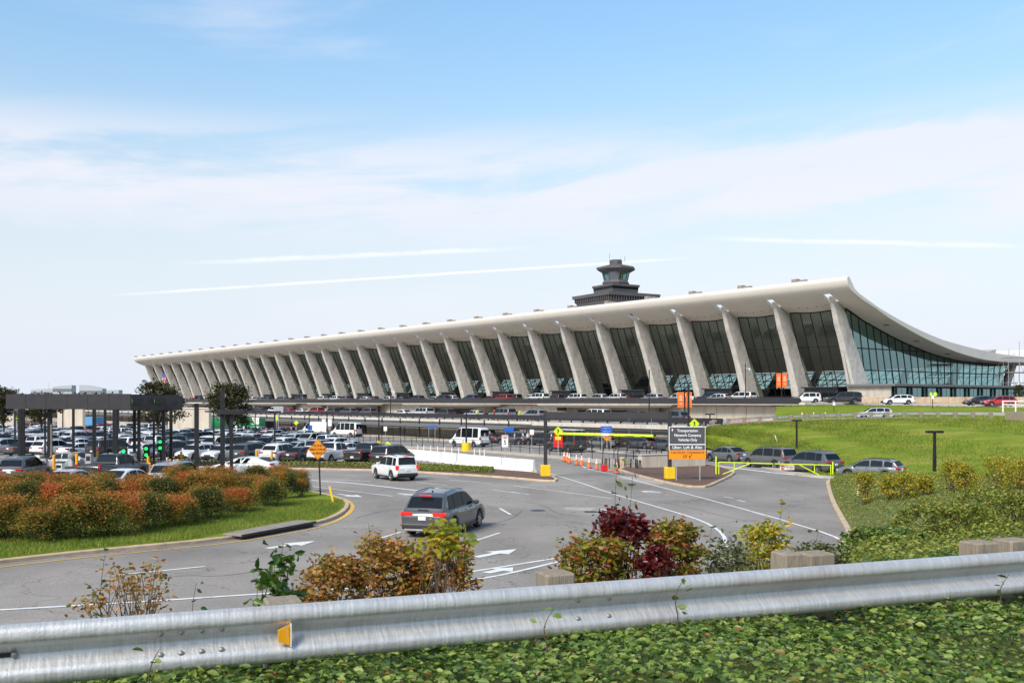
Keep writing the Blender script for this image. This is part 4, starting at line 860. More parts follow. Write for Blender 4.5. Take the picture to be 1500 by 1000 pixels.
def wheel_meshes(r):
    n = 22; prof = [(-.11, r * .62), (-.12, r * .80), (-.105, r * .95), (-.06, r), (.06, r), (.105, r * .95), (.12, r * .80), (.11, r * .62)]
    t = MB().loft([[(q * math.cos(a), y, q * math.sin(a)) for y, q in prof] for a in np.linspace(0, 2 * math.pi, n + 1)], close=True, cap=False); t.cyl((0, .08, 0), (0, -.08, 0), r * .63, n=16)
    h = MB()
    for s in (-1, 1):
        h.cyl((0, s * .085, 0), (0, s * .10, 0), r * .17, n=10)
        for i in range(5):
            a = 2 * math.pi * i / 5; h.box((math.cos(a) * r * .37, s * .09, math.sin(a) * r * .37), (r * .52, .025, r * .16), ry=-a)
        ring = [[(q * math.cos(a), s * y, q * math.sin(a)) for y, q in ((.075, r * .56), (.105, r * .58), (.105, r * .66), (.08, r * .66))] for a in np.linspace(0, 2 * math.pi, n + 1)]; h.loft(ring, close=True, cap=False)
    return t.mesh('wheel', 'tyre'), h.mesh('rim', 'alloy')
CARS = {}; WH = {}
def car_proto(k):
    if k in CARS: return CARS[k]
    P = car_meshes(k); S = SPEC[k]; r = S['R']
    if r not in WH: WH[r] = wheel_meshes(r)
    full = [('body', P['body'].mesh('body', ['paint', 'darkmetal']), None)]
    full += [(n, w.mesh(n, 'carglass'), None) for n, w in P['wins']]
    full += [('underbody', P['underbody'].mesh('underbody', 'plastic'), None)] + [('tail_light', m.mesh('tail_light', 'tail'), None) for m in P['tail']] + [('headlight', m.mesh('headlight', 'head'), None) for m in P['head']]
    full += [('grille', P['grille'].mesh('grille', 'plastic'), None), ('number_plate', P['plate'].mesh('number_plate', 'plate'), None), ('trim', P['trim'].mesh('trim', 'chrome'), None)]
    # the small far version: one mesh
    one = MB(); mats = ['paint', 'carglass', 'plastic', 'tail', 'head', 'tyre', 'alloy', 'darkmetal']
    def merge(m, i): one.add(m.v, m.f, i, True); 
    b = P['body']; one.add(b.v, [f for f, q in zip(b.f, b.m) if q == 0], 0, True); one.add(b.v, [f for f, q in zip(b.f, b.m) if q == 1], 7, True)
    for _, w in P['wins']: merge(w, 1)
    merge(P['underbody'], 2); [merge(m, 3) for m in P['tail']]; [merge(m, 4) for m in P['head']]; merge(P['grille'], 2)
    for x in S['wx']:
        for s in (-1, 1): one.cyl((x, s * (S['W'] / 2 - .22), r), (x, s * (S['W'] / 2 - .01), r), r, n=12, mi=5); one.cyl((x, s * (S['W'] / 2 - .05), r), (x, s * (S['W'] / 2), r), r * .6, n=10, mi=6)
    CARS[k] = (full, one.mesh('parked_' + k, mats)); return CARS[k]
PAINT = {'white': (.80, .80, .79), 'silver': (.48, .49, .50), 'grey': (.17, .175, .185), 'charcoal': (.055, .057, .062), 'black': (.010, .010, .012), 'red': (.42, .012, .014), 'maroon': (.13, .014, .02), 'blue': (.02, .05, .16), 'navy': (.012, .02, .06), 'beige': (.45, .40, .32), 'green': (.02, .30, .10), 'light blue': (.10, .34, .62)}
WORD = {'suv': 'SUV', 'boxy': 'SUV', 'bigsuv': 'SUV', 'sedan': 'sedan', 'coupe': 'coupe', 'wagon': 'hatchback', 'minivan': 'minivan', 'pickup': 'pickup', 'van': 'van', 'cargovan': 'van'}
CATG = {'suv': 'SUV', 'boxy': 'SUV', 'bigsuv': 'SUV', 'sedan': 'car', 'coupe': 'car', 'wagon': 'car', 'minivan': 'minivan', 'pickup': 'pickup', 'van': 'van', 'cargovan': 'van'}
NAME = {'suv': 'suv', 'boxy': 'suv', 'bigsuv': 'suv', 'sedan': 'sedan', 'coupe': 'coupe', 'wagon': 'hatchback', 'minivan': 'minivan', 'pickup': 'pickup_truck', 'van': 'passenger_van', 'cargovan': 'cargo_van'}
def car(k, color, pos, head, label, group=None, full=True, brake=False):
    f, one = car_proto(k); c = (*PAINT[color], 1) if isinstance(color, str) else (*color, 1)
    if not full:
        o = link(NAME[k], one, None, pos, R(head)); o.color = c; return tag(o, label, CATG[k], group)
    t = thing(NAME[k], label, CATG[k], pos, R(head), group); S = SPEC[k]
    for n, me, _ in f:
        o = link(n, me, t); o.color = c
        if brake and n == 'tail_light': o.data = o.data.copy(); o.data.materials[0] = M['brake']
    tm, hm = WH[S['R']]
    for x in S['wx']:
        for s in (-1, 1): w = link('wheel', tm, t, (x, s * (S['W'] / 2 - .13), S['R'])); link('rim', hm, w)
    return t
def on(x, y, dz=.03): return gr(x, y, dz)
# --- driving and queueing, read one by one
q7 = car('suv', (.062, .066, .074), Vector((-2.72, 40.6, gz(40.6) + .03)), 73, 'metallic grey SUV with lit brake lights driving away behind the orange shrub', brake=True)
MB().box((-2.16, 0, 1.625), (.10, .5, .05), bev=.015).build('brake_light', 'brake', q7); MB().box((-2.42, 0, 1.09), (.06, .42, .03)).build('wiper', 'plastic', q7)
MB().box((-2.49, 0, .36), (.10, 1.5, .16), bev=.03).build('diffuser', 'signback', q7); MB().box((-2.50, .66, .50), (.06, .5, .05), bev=.015).box((-2.50, -.66, .50), (.06, .5, .05), bev=.015).build('reflector', 'tail', q7); MB().box((-1.4, 0, 1.72), (.14, .04, .07), bev=.015).build('aerial', 'plastic', q7)
esc = car('boxy', 'white', Vector((-8.3, 70.2, gz(70) + .03)), 121, 'white boxy SUV with red tail lights turning left by the planting strip', brake=True)
MB().box((-1.96, 0, 1.70), (.08, .4, .045), bev=.01).build('brake_light', 'brake', esc)
car('coupe', 'white', Vector((-19.9, 74.2, gz(74) + .03)), 171, 'white low coupe entering the car park behind the dark posts')
DRIVE = [('sedan', (.10, .105, .115), (1065, 676.5), 118, 'grey sedan in the pick-up queue nearest the concrete lamp base'), ('minivan', (.085, .085, .09), (1127, 685), 121, 'dark grey minivan in the pick-up queue behind the yellow gate bar'), ('suv', (.07, .072, .08), (1187, 693), 122, 'dark grey SUV in the pick-up queue behind the do not enter sign'),
         ('sedan', (.05, .052, .06), (940, 657), 128, 'dark sedan parked by the lower wall, left one of the pair near the charcoal sign'), ('sedan', (.045, .047, .055), (975, 659.5), 122, 'dark sedan parked by the lower wall, half hidden by the charcoal sign'), ('sedan', (.12, .125, .125), (879, 655.5), 150, 'grey sedan passing under the yellow clearance bar')]
for k, c, p, h, lb in DRIVE: car(k, c, on(*p), h, lb)
car('wagon', (.13, .14, .16), Vector((26.0, 72.2, gz(71) - .12)), 142, 'blue grey car with roof rails half hidden behind the ivy bank')
car('boxy', 'white', at(1181, 590.5, 158), 176, 'white SUV on the upper drive beside the end of the deck parapet'); car('bigsuv', 'black', at(1235, 591.5, 155), 177, 'large black SUV on the upper drive in front of the glass pavilion')
car('wagon', 'white', at(1315, 592.5, 147), 176, 'white hatchback on the upper drive in front of the glass pavilion'); car('wagon', 'red', at(1463, 595, 141), 178, 'bright red hatchback on the upper drive at the far right'); car('sedan', 'black', at(1437, 594, 146), 174, 'dark car mostly hidden beside the bright red hatchback')
car('wagon', 'silver', at(1280, 613.6, 128), 170, 'silver hatchback on the ramp behind the guard rail posts')
sp = car('van', 'white', on(687, 654), 137, 'white high roof passenger van waiting by the black railing')
rv = car('van', (.012, .012, .013), on(829, 661.5), 122, 'black and red passenger van under the yellow clearance bar')
MB().box((.15, 1.0, 1.15), (1.9, .05, 1.3), bev=.01).build('red_panel', 'red', rv); MB().box((.6, 1.0, 2.05), (.5, .05, .5), bev=.01).build('red_panel', 'red', rv); MB().box((-1., 0, 2.555), (3.6, 1.3, .05), bev=.02).build('roof_panel', 'letter', rv)
car('cargovan', 'white', on(462, 637.5), 160, 'white cargo van behind the blue topped sign post at the pick-up kerb'); car('van', 'white', on(507, 639.5), 150, 'white shuttle van parked right of the white cargo van under the canopy'); car('bigsuv', 'maroon', on(412, 640.5), 160, 'dark maroon SUV by the railing right of the green truck')
car('sedan', (.10, .02, .03), on(713, 648.5), 140, 'dark red sedan just right of the white high roof van'); hk = car('suv', (.06, .06, .065), on(752, 650.5), 150, 'dark SUV with its tailgate up by the taxi kerb'); car('suv', 'black', on(793, 652), 150, 'black SUV beside the people at the taxi kerb')
MB().box((-2.5, 0, 2.0), (.9, 1.4, .06), ry=-.35).build('tailgate', 'plastic', hk)
def box_truck(pos, head, col, label):
    t = thing('box_truck', label, 'truck', pos, R(head)); c = (*PAINT[col], 1)
    o = MB().box((-1.1, 0, 2.05), (4.6, 2.3, 2.5), bev=.06).build('cargo_box', 'paint', t); o.color = c
    o = MB().loft([[(x, y * w, z) for y, z in ((-1, .6), (1, .6), (1, 1.5), (.86, h), (-.86, h), (-1, 1.5))] for x, w, h in ((1.3, 1.05, 2.5), (2.2, 1.05, 2.45), (2.9, 1.0, 1.55), (3.5, .92, 1.3))], smooth=False).build('cab', 'paint', t); o.color = (*PAINT['white'], 1)
    MB().add([(2.26, -.8, 2.38), (2.26, .8, 2.38), (2.93, .85, 1.62), (2.93, -.85, 1.62)], [(0, 1, 2, 3)]).build('windscreen', 'carglass', t)
    for s in (-1, 1): MB().box((2.1, s * 1.03, 1.85), (.9, .04, .5)).build('side_window', 'carglass', t)
    MB().box((-.4, 0, .65), (6, 1.2, .3)).build('chassis', 'plastic', t)
    if .42 not in WH: WH[.42] = wheel_meshes(.42)
    for x in (-2.0, 2.3):
        for s in (-1, 1): w = link('wheel', WH[.42][0], t, (x, s * .95, .42)); link('rim', WH[.42][1], w)
    return t
bt1 = box_truck(on(360, 638), 165, 'green', 'green box truck with a white cab at the far pick-up kerb'); bt2 = box_truck(on(312, 639), 150, 'green', 'green box truck partly hidden behind the round tree')
cb_ = MB().box((1.35, 0, 2.1), (.9, 2.36, 2.62), bev=.05).build('blue_panel', 'paint', bt2); cb_.color = (*PAINT['light blue'], 1)
box_truck(on(131, 634), 150, 'light blue', 'small blue and white box truck at the far kerb seen between the toll posts')
# --- toll lanes
car('suv', (.06, .065, .075), on(36, 705), 94, 'dark SUV in the left toll lane with its rear above the hedge'); car('pickup', (.016, .017, .018), on(167, 705), 78, 'black pickup truck in the middle toll lane above the hedge'); car('suv', (.28, .30, .32), on(262, 716), 83, 'silver grey SUV behind the hedge near the right toll posts')
car('sedan', (.30, .31, .33), on(97, 688), 172, 'grey sedan crossing behind the toll machines'); car('wagon', 'white', on(-12, 704), 92, 'white car cut off by the left frame edge near the toll lane'); car('sedan', 'white', on(186, 722), 80, 'white sedan roof just showing above the hedge behind the pickup'); car('sedan', 'silver', on(104, 724), 85, 'silver car roof just showing above the hedge below the yellow post')
# --- the car park: rows laid out parallel to the front planting strip
A0, A1 = gr(140, 672), gr(600, 684); RD = (A1 - A0).normalized(); RD.z = 0; RN = Vector((-RD.y, RD.x, 0)); HEADN = math.degrees(math.atan2(RN.y, RN.x))
ORD = ['front', 'second', 'third', 'fourth', 'fifth', 'sixth', 'seventh', 'eighth', 'ninth', 'tenth', 'eleventh', 'twelfth', 'thirteenth', 'fourteenth']
FRONT = [(288, 'wagon', 'white', 180), (326, 'wagon', 'white', 180), (371, 'suv', 'charcoal', 0), (414, 'suv', 'white', 0), (444, 'sedan', 'black', 0), (487, 'pickup', 'white', 0), (540, 'pickup', 'black', 0), (575, 'minivan', 'black', 0), (245, 'suv', 'charcoal', 180), (207, 'wagon', 'white', 180), (166, 'bigsuv', 'black', 0), (118, 'sedan', 'white', 0), (80, 'suv', 'white', 0), (40, 'sedan', 'charcoal', 0), (0, 'suv', 'silver', 180)]
fr_ = [(f[0], f[1], f[2], f[3]) for f in sorted(FRONT)]
rows = []
for row, s in enumerate((3.1, 14.5, 20.2, 33., 38.7, 51.5, 57.2, 70., 75.7, 88.5, 94.2, 107., 112.7)):
    lst = []
    if row == 0:
        for x, k, c, h in fr_:
            o = A0 + RN * s; kx = (x - 750) / FPX; tt = (kx * o.y - o.x) / (RD.x - kx * RD.y); lst.append((o + RD * tt, k, c, h))
    else:
        o = A0 + RN * s
        for j in range(-40, 40):
            p = o + RD * (j * 2.85 + RNG.uniform(-.25, .25))
            if p.y < 60: continue
            x, y = pix((p.x, p.y, gz(p.y)))
            edge = np.interp(y, [616, 620, 630, 640, 650, 658, 668], [225, 285, 352, 428, 478, 520, 545])
            if x > edge - 8 or x < -30 or (p.y > 235): continue
            if RNG.random() < .07: continue
            k = RNG.choice(['sedan', 'suv', 'boxy', 'wagon', 'bigsuv', 'minivan', 'pickup'], p=[.27, .26, .12, .12, .08, .07, .08]); c = RNG.choice(['white', 'silver', 'grey', 'charcoal', 'black', 'red', 'maroon', 'navy', 'beige'], p=[.45, .21, .09, .07, .09, .025, .02, .03, .015])
            lst.append((p, str(k), str(c), 0 if RNG.random() < .6 else 180))
    rows.append(lst)
def describe(k, c): return c + ' ' + WORD[k]
def place_row(lst, where, group, base, fullfn, endl, endr):
    used = {}; n = len(lst); d = [describe(k, c) for _, k, c, _ in lst]; labs = []
    for i in range(n):
        l = ('between %s and %s' % (d[i - 1], d[i + 1])) if 0 < i < n - 1 else (endl if i == 0 else endr)
        labs.append('%s %s %s' % (d[i], where, l))
    for i, (p, k, c, h) in enumerate(lst):
        lab = labs[i]; same = [j for j in range(n) if labs[j] == lab]
        if len(same) > 1:
            q = same.index(i); lab += ', ' + (('left one' if q == 0 else 'right one') if len(same) == 2 else ['leftmost', 'second from left', 'third from left', 'fourth from left', 'fifth from left', 'sixth from left', 'seventh from left', 'eighth from left'][min(q, 7)])
        car(k, c, p, base + h + RNG.uniform(-1.5, 1.5), lab, group, full=fullfn(p))
for row, lst in enumerate(rows):
    if not lst: continue
    lst = [(Vector((p.x, p.y, gz(p.y) + .03)), k, c, h) for p, k, c, h in lst]
    place_row(lst, 'in %s car park row' % ORD[row], 'cars parked in the car park', HEADN, lambda p: p.y < 118, 'at the left end', 'at the right end')
# --- cars along the decks
def deck_row(u0, u1, step, v, z, where, group, seed, kinds=None):
    rg = np.random.default_rng(seed); lst = []; u = u1
    while u > u0:
        if rg.random() > .13:
            k = rg.choice(['sedan', 'suv', 'boxy', 'wagon', 'bigsuv', 'minivan', 'van'], p=[.24, .32, .14, .1, .1, .07, .03]); c = rg.choice(['white', 'silver', 'grey', 'charcoal', 'black', 'red', 'maroon', 'navy'], p=[.28, .16, .14, .14, .14, .05, .04, .05])
            lst.append((B(u, v, z), str(k), str(c), 0))
        u -= step + rg.uniform(0, 2.5)
    place_row(lst, where, group, math.degrees(ANG_U), lambda p: p.y < 150, 'at the far left end', 'at the near right end')
deck_row(4, 330, 6.6, -12, 4.85, 'along upper deck kerb', 'cars on the upper drop-off deck', 3); deck_row(0, 250, 11, -21, 4.85, 'in outer upper lane', 'cars on the upper drop-off deck', 4)
deck_row(-14, 330, 6.4, -52, 2.05, 'on arrivals deck', 'cars on the middle arrivals deck', 5)
# ============================================================ toll plaza
TPY = 79.5
TOLL = thing('toll_canopy', 'long charcoal metal canopy over the car park toll lanes on dark steel posts', 'canopy', (0, TPY, 0))
def tb(p): return Vector(p) - Vector((0, TPY, 0))
cA, cB, cC = at(9, 588, TPY + 3.5), at(192, 588, TPY), at(267, 590, TPY + 2.5)
for a, b, zt, zb_, nm in ((cA, cB, 5.62, 4.38, 'fascia_panel'), (cB, cC, 5.45, 4.30, 'fascia_panel')):
    nseg = 6 if a is cA else 3
    dd = (b - a); an = math.atan2(dd.y, dd.x); ln = math.hypot(dd.x, dd.y)
    for i in range(nseg):
        c = a.lerp(b, (i + .5) / nseg); MB().box(tb((c.x, c.y, (zt + zb_) / 2)), (ln / nseg - .012, .10, zt - zb_), an, bev=.015).build(nm, 'greymetal', TOLL)
    nn_ = Vector((-math.sin(an), math.cos(an), 0)); c = a.lerp(b, .5) + nn_ * 3.1; MB().box(tb((c.x, c.y, (zt + zb_) / 2 + .02)), (ln - .05, 6, zt - zb_ - .12), an).build('roof_slab', 'greymetal', TOLL)
dd = cC - cB; an2 = math.atan2(dd.y, dd.x)
for x in (207, 239):
    s = MB().box((0, 0, 0), (.82, .34, .46), an2, bev=.02).build('lane_sign', 'black', TOLL, tb(at(x, 587.5, TPY + .75 + (x - 207) * .035)) + Vector((0, -.95, 0)))
    MB().box((0, -.18, .02), (.62, .02, .26), an2).build('sign_face', 'leddim', s)
    for q in range(8): pass
MB().box(tb(at(259, 590.5, TPY + 2.0)) + Vector((0, -.12, 0)), (.2, .14, .36), an2).build('camera_box', 'black', TOLL)
def post(x, yb, w=.30, yt=597, m='darkmetal', par=None, Y=None):
    p = gr(x, yb); top = 4.40; MB().box(tb((p.x, p.y, (p.z + top) / 2)), (w, w, top - p.z), .2, bev=.02).build('post', m, TOLL)
for x, yb, w in ((29.5, 683, .30), (34.5, 682, .22), (73, 686, .34), (107.5, 676, .22), (138, 675, .30), (154, 677, .22), (169, 690, .38), (197, 684, .24), (203.5, 687, .24), (225.5, 680, .18), (239.5, 687, .26), (250.5, 680, .26)): post(x, yb, w)
MB().box(tb(gr(75.5, 686, 1.9)), (.10, .36, 3.6), .2).build('downpipe', 'wood', TOLL)
# ticket machines, lane lights, bollards
def machine(x, yb, h, w, col, label, face=True):
    t = thing('ticket_machine', label, 'ticket machine', gr(x, yb)); MB().box((0, 0, h / 2), (w, .5, h), bev=.03).build('cabinet', col, t)
    MB().box((0, -.255, h * .72), (w * .7, .02, h * .24)).build('screen', 'black', t); MB().box((0, 0, h + .04), (w * 1.12, .6, .08), bev=.02).build('cap', 'greymetal', t); return t
machine(65, 697, 1.35, .42, 'plasticgrey', 'grey ticket machine behind the twin yellow bollards'); machine(56.5, 694, 1.5, .4, 'white', 'pale ticket cabinet just left of the twin yellow bollards')
machine(131, 691, 1.5, .45, 'plasticgrey', 'tall grey ticket machine left of the black pickup truck'); machine(195, 688, 1.4, .4, 'plasticgrey', 'grey ticket machine right of the black pickup roof'); machine(88, 696, .95, .5, 'white', 'short white ticket cabinet between the yellow bollard and the jumble of machinery')
machine(108, 697, .6, .9, 'plasticgrey', 'low grey equipment box behind the hedge in the left toll lane')
for i, (x, y0, yb) in enumerate(((182, 664, 686), (215, 660, 682), (235.5, 650, 681))):
    t = thing('lane_signal', 'lit green lane signal on a dark stand, %s of the three at the toll' % ('left one', 'middle one', 'right one')[i], 'signal', gr(x, yb)); k = gr(x, yb).y / FPX
    h = (yb - y0) * k; MB().box((0, 0, h / 2), (.12, .12, h), bev=.02).build('stand', 'darkmetal', t); MB().box((0, 0, h - .1), (.48, .3, 1.2), bev=.03).build('housing', 'darkmetal', t)
    for z in (-.35, .2): MB().cyl((0, -.15, h + z), (0, -.19, h + z), .15, n=12).build('lamp', 'ledgreen', t)
def bollard(x, y0, y1, label, m='yellow', w=None):
    p = gr(x, y1); h = (y1 - y0) * p.y / FPX; t = thing('bollard', label, 'bollard', p, 0, 'yellow bollards at the toll lanes'); MB().cyl((0, 0, 0), (0, 0, h - .05), .105, n=12, mi=0).cyl((0, 0, h - .05), (0, 0, h), .105, .06, n=12).build('tube', m, t); MB().cyl((0, 0, 0), (0, 0, .04), .16, n=12).build('base', 'concrete', t); return t
M['amber'] = mat('amber_bollard', (.80, .36, .01), .5, var=.08, scale=2)
for x, a, b, l in ((19.5, 677, 684, 'short yellow bollard left of the thick double post'), (48.5, 677, 686, 'short yellow bollard right of the thick double post'), (69.5, 675, 694, 'yellow bollard left of the brown downpipe'), (79, 666, 694, 'tall yellow bollard right of the brown downpipe'), (143, 660, 681, 'orange yellow bollard right of the tall grey ticket machine'), (190, 665, 683, 'yellow bollard behind the pickup roof'), (197, 671, 689, 'yellow bollard by the dark machine right of the pickup'),
                (217, 668, 692, 'tall yellow bollard in front of the middle lane signal'), (219, 677, 698, 'yellow bollard left of the nearest traffic cone'), (249, 672, 688, 'yellow bollard left of the slim right canopy post'), (260.5, 672, 688, 'yellow bollard right of the slim right canopy post'), (265.5, 661, 682, 'yellow bollard farthest right at the toll lanes'), (292, 686, 695, 'short yellow bollard at the foot of the tall dark pole'), (376, 659, 680, 'yellow bollard left of the grey cabinet in the planting strip'), (398, 660, 684, 'yellow bollard at the yellow lamp base in the planting strip'), (112.5, 664, 698, 'tall tan bollard in the jumble of toll machinery')): bollard(x, a, b, l, 'amber')
t = thing('concrete_block', 'yellow concrete block at the foot of the brown downpipe', 'block', gr(74, 701)); MB().box((0, 0, .35), (.72, .5, .72), bev=.04).build('block', 'amber', t)
t = thing('utility_cabinet', 'grey utility cabinet between two yellow bollards in the planting strip', 'cabinet', gr(382.5, 676)); MB().box((0, 0, .62), (1.0, .5, 1.15), bev=.03).build('cabinet', 'plasticgrey', t); MB().box((0, 0, .03), (1.2, .7, .1)).build('plinth', 'concrete', t); MB().box((0, -.26, .65), (.8, .02, .8)).build('door', 'plasticgrey', t)
t = thing('lane_equipment', 'jumble of rusty lane barrier machinery right of the short white cabinet', 'machinery', gr(107, 690))
for i, (dx, z, s, m) in enumerate(((-.05, 1.7, .34, 'black'), (.1, 1.35, .4, 'wood'), (-.2, 1.2, .36, 'signback'), (.15, .9, .35, 'greymetal'), (-.05, .6, .5, 'plasticgrey'))): MB().box((dx, 0, z), (s, s * .8, s * .9), .3 * i, bev=.05).build('component', m, t)
MB().cyl((-.1, 0, 0), (-.1, 0, 1.8), .07, n=8).cyl((.25, 0, 0), (.25, 0, 1.5), .06, n=8).build('stand', 'wood', t)
# ------------------------------------------------------------ lamp posts with flat T heads
def lamp(x, y0, y1, label, hw=.85, w=.16, base=None, group='T headed lamp posts', Y=None, zb=None):
    p = gr(x, y1) if Y is None else at(x, y1, Y); k = p.y / FPX; h = (y1 - y0) * k; t = thing('street_lamp', label, 'street lamp', p, 0, group)
    b = 0
    if base: b = base[1]; MB().loft([[(q * math.cos(a), q * math.sin(a), z) for a in np.linspace(0, 6.283, 13)[:-1]] for q, z in ((base[0], -.1), (base[0] * .92, b))], smooth=False).build('base', base[2], t)
    MB().loft([[(w / 2 * s * i, w / 2 * s * j, z) for i, j in ((-1, -1), (1, -1), (1, 1), (-1, 1))] for s, z in ((1.15, b), (1, h * .5), (.85, h - .1))], smooth=False).build('pole', 'darkmetal', t)
    for s in (-1, 1): MB().box((s * hw * .55, 0, h - .03), (hw * .9, .42, .16), bev=.04).build('lamp_head', 'darkmetal', t)
    MB().box((0, 0, h - .03), (.3, .2, .1)).build('arm', 'darkmetal', t); return t
lamp(1040, 606, 655, 'black T headed lamp on a round concrete base by the pick-up road', .62, .16, (.42, .95, 'concrete'))
lamp(1167, 615, 672, 'black T headed lamp at the hill foot behind the do not enter sign', .5, .17); lamp(1369, 631.5, 690, 'black T headed lamp on the hill above the yellow bushes', .55, .17, Y=66)
lamp(313, 602, 665, 'black T headed lamp left of the round tree trunk', .95, .15); lamp(374, 601.5, 645, 'black T headed lamp in front of the green truck', .95, .15); lamp(402.5, 602.5, 669, 'black T headed lamp under the pale blue sign on its yellow base', .62, .17, (.42, .75, 'yellow'))
lamp(453, 602.5, 645, 'black T headed lamp behind the blue topped sign', .95, .15, (.4, .7, 'yellow')); lamp(479, 603.5, 647, 'black T headed lamp above the white shuttle van', .95, .16); lamp(555, 605, 653, 'black T headed lamp left of the dark doorway on its yellow base', .9, .16, (.4, .7, 'yellow')); lamp(683, 601.5, 661, 'black T headed lamp in front of the white high roof van', .55, .18, (.55, 1.05, 'yellow'))
lamp(92, 598.5, 640, 'black T headed lamp behind the toll canopy near the beige wall', .9, .16); lamp(22, 602, 665, 'black T headed lamp at the far left behind the toll canopy', .8, .16); lamp(174, 597, 644, 'black T headed lamp between the toll canopy posts', .9, .15)
def mast(x, y0, y1, Y, label, w=.16, cam_=False):
    p = at(x, y1, Y); h = (y1 - y0) * Y / FPX; t = thing('lamp_mast', label, 'mast', p); MB().cyl((0, 0, 0), (0, 0, h), w / 2, w * .4, n=8).build('pole', 'darkmetal', t); MB().box((0, 0, .05), (w * 2.4, w * 2.4, .1)).build('base_plate', 'darkmetal', t)
    if cam_: MB().box((.35, 0, h * cam_), (.7, .06, .06)).cyl((.65, 0, h * cam_ - .02), (.65, 0, h * cam_ - .3), .15, .12, n=8).build('camera', 'letter', t)
    return t
mast(1092, 532, 588, 163, 'slim dark mast standing on the upper deck before the terminal columns', .17, .87); mast(572, 568, 606, 170, 'slim dark mast on the arrivals deck left of the concrete canopy', .16, .87); mast(951, 541, 606, 132, 'slim dark mast rising from the arrivals deck behind the gantry', .17)
# tall thick poles near the toll
def pole(x, y0, y1, w, label, plate=None):
    p = gr(x, y1); h = (y1 - y0) * p.y / FPX; t = thing('steel_pole', label, 'pole', p); MB().box((0, 0, h / 2), (w, w, h), .15, bev=.02).build('pole', 'darkmetal', t); MB().box((0, 0, .04), (w * 1.6, w * 1.6, .08)).build('base_plate', 'darkmetal', t)
    if plate: MB().box((plate[2], 0, h + plate[1] / 2), (plate[0], .8, plate[1]), bev=.02).build('cap_panel', plate[3], t)
    return t
pole(288, 591, 694, .31, 'thick dark pole with a flat pale cap standing right of the toll canopy', (1.15, .10, 0, 'slabedge')); pole(326, 572, 699, .31, 'tall thick dark pole in front of the round tree'); pole(339, 607, 699, .24, 'dark pole with a wide flat head in front of the round tree', (1.75, .32, -.05, 'darkmetal'))
pole(66, 600, 684, .13, 'slim blue grey pole left of the brown downpipe')
# ------------------------------------------------------------ gantry, signs
GA, GB = gr(799, 699), gr(981, 703)
GAN = thing('height_gantry', 'charcoal steel gantry spanning the ride pick-up entrance', 'gantry', (GA + GB) / 2); o_g = Vector(GAN.location)
for p, w in ((GA, .26), (GB, .26)): MB().box(Vector((p.x, p.y, p.z + 2.45)) - o_g, (w, w, 4.8), bev=.02).build('post', 'greymetal', GAN)
d_ = GB - GA; ag = math.atan2(d_.y, d_.x); MB().box(Vector((0, 0, 4.50)), (d_.length + .26, .24, .52), ag, bev=.02).build('beam', 'greymetal', GAN)
for p, l in ((GA, 'yellow concrete block round the left gantry post'), (GB, 'yellow concrete block round the right gantry post')):
    t = thing('concrete_block', l, 'block', p); MB().box((0, 0, .46), (.66, .66, .92), .12, bev=.03).build('block', 'yellow', t)
BAR = thing('clearance_bar', 'fluorescent yellow clearance bar hung on chains below the charcoal gantry', 'clearance bar', o_g)
bx0, bx1 = at(819, 635, GA.y + .2) - o_g, at(957, 638.5, GB.y) - o_g
MB().cyl(bx0, bx1, .105, n=12).build('bar', 'safety', BAR)
MB().cyl(bx0.lerp(bx1, .47), bx0.lerp(bx1, .54), .108, n=12).build('white_band', 'letter', BAR)
for f in (.03, .25, .5, .75, .98): p = bx0.lerp(bx1, f); MB().cyl(p, (p.x, p.y, 4.3), .012, n=4, cap=False).build('chain', 'signback', BAR)
for f_, w_ in ((.585, .7), (.80, 1.3), (.91, .5)):
    c_ = bx0.lerp(bx1, f_); MB().box((c_.x, c_.y - .095, c_.z - .04), (w_, .03, .05), -.02).build('marking', 'bark', BAR)
def sign_post(p, label, name='road_sign', cat='sign', h=2., w=.06, m='signback'):
    t = thing(name, label, cat, p); MB().box((0, 0, h / 2), (w, w, h)).build('post', m, t); return t
def diamond(t, z, s, face, edge=None, y=-.05, name='sign_panel'):
    r = s / math.sqrt(2); pts = [(0, y, z - r), (r, y, z), (0, y, z + r), (-r, y, z)]; o = MB().plate(pts, .012, (0, -1, 0), 0, 1).build(name, [face, 'signback'], t)
    if edge:
        a, b = r * .95, r * .89; mb = MB()
        for i in range(4):
            c0, c1 = [((0, -1), (1, 0), (0, 1), (-1, 0))[(i + j) % 4] for j in (0, 1)]; mb.add([(c0[0] * a, y - .016, z + c0[1] * a), (c1[0] * a, y - .016, z + c1[1] * a), (c1[0] * b, y - .016, z + c1[1] * b), (c0[0] * b, y - .016, z + c0[1] * b)], [(0, 1, 2, 3)])
        mb.build('border', edge, o)
    return o
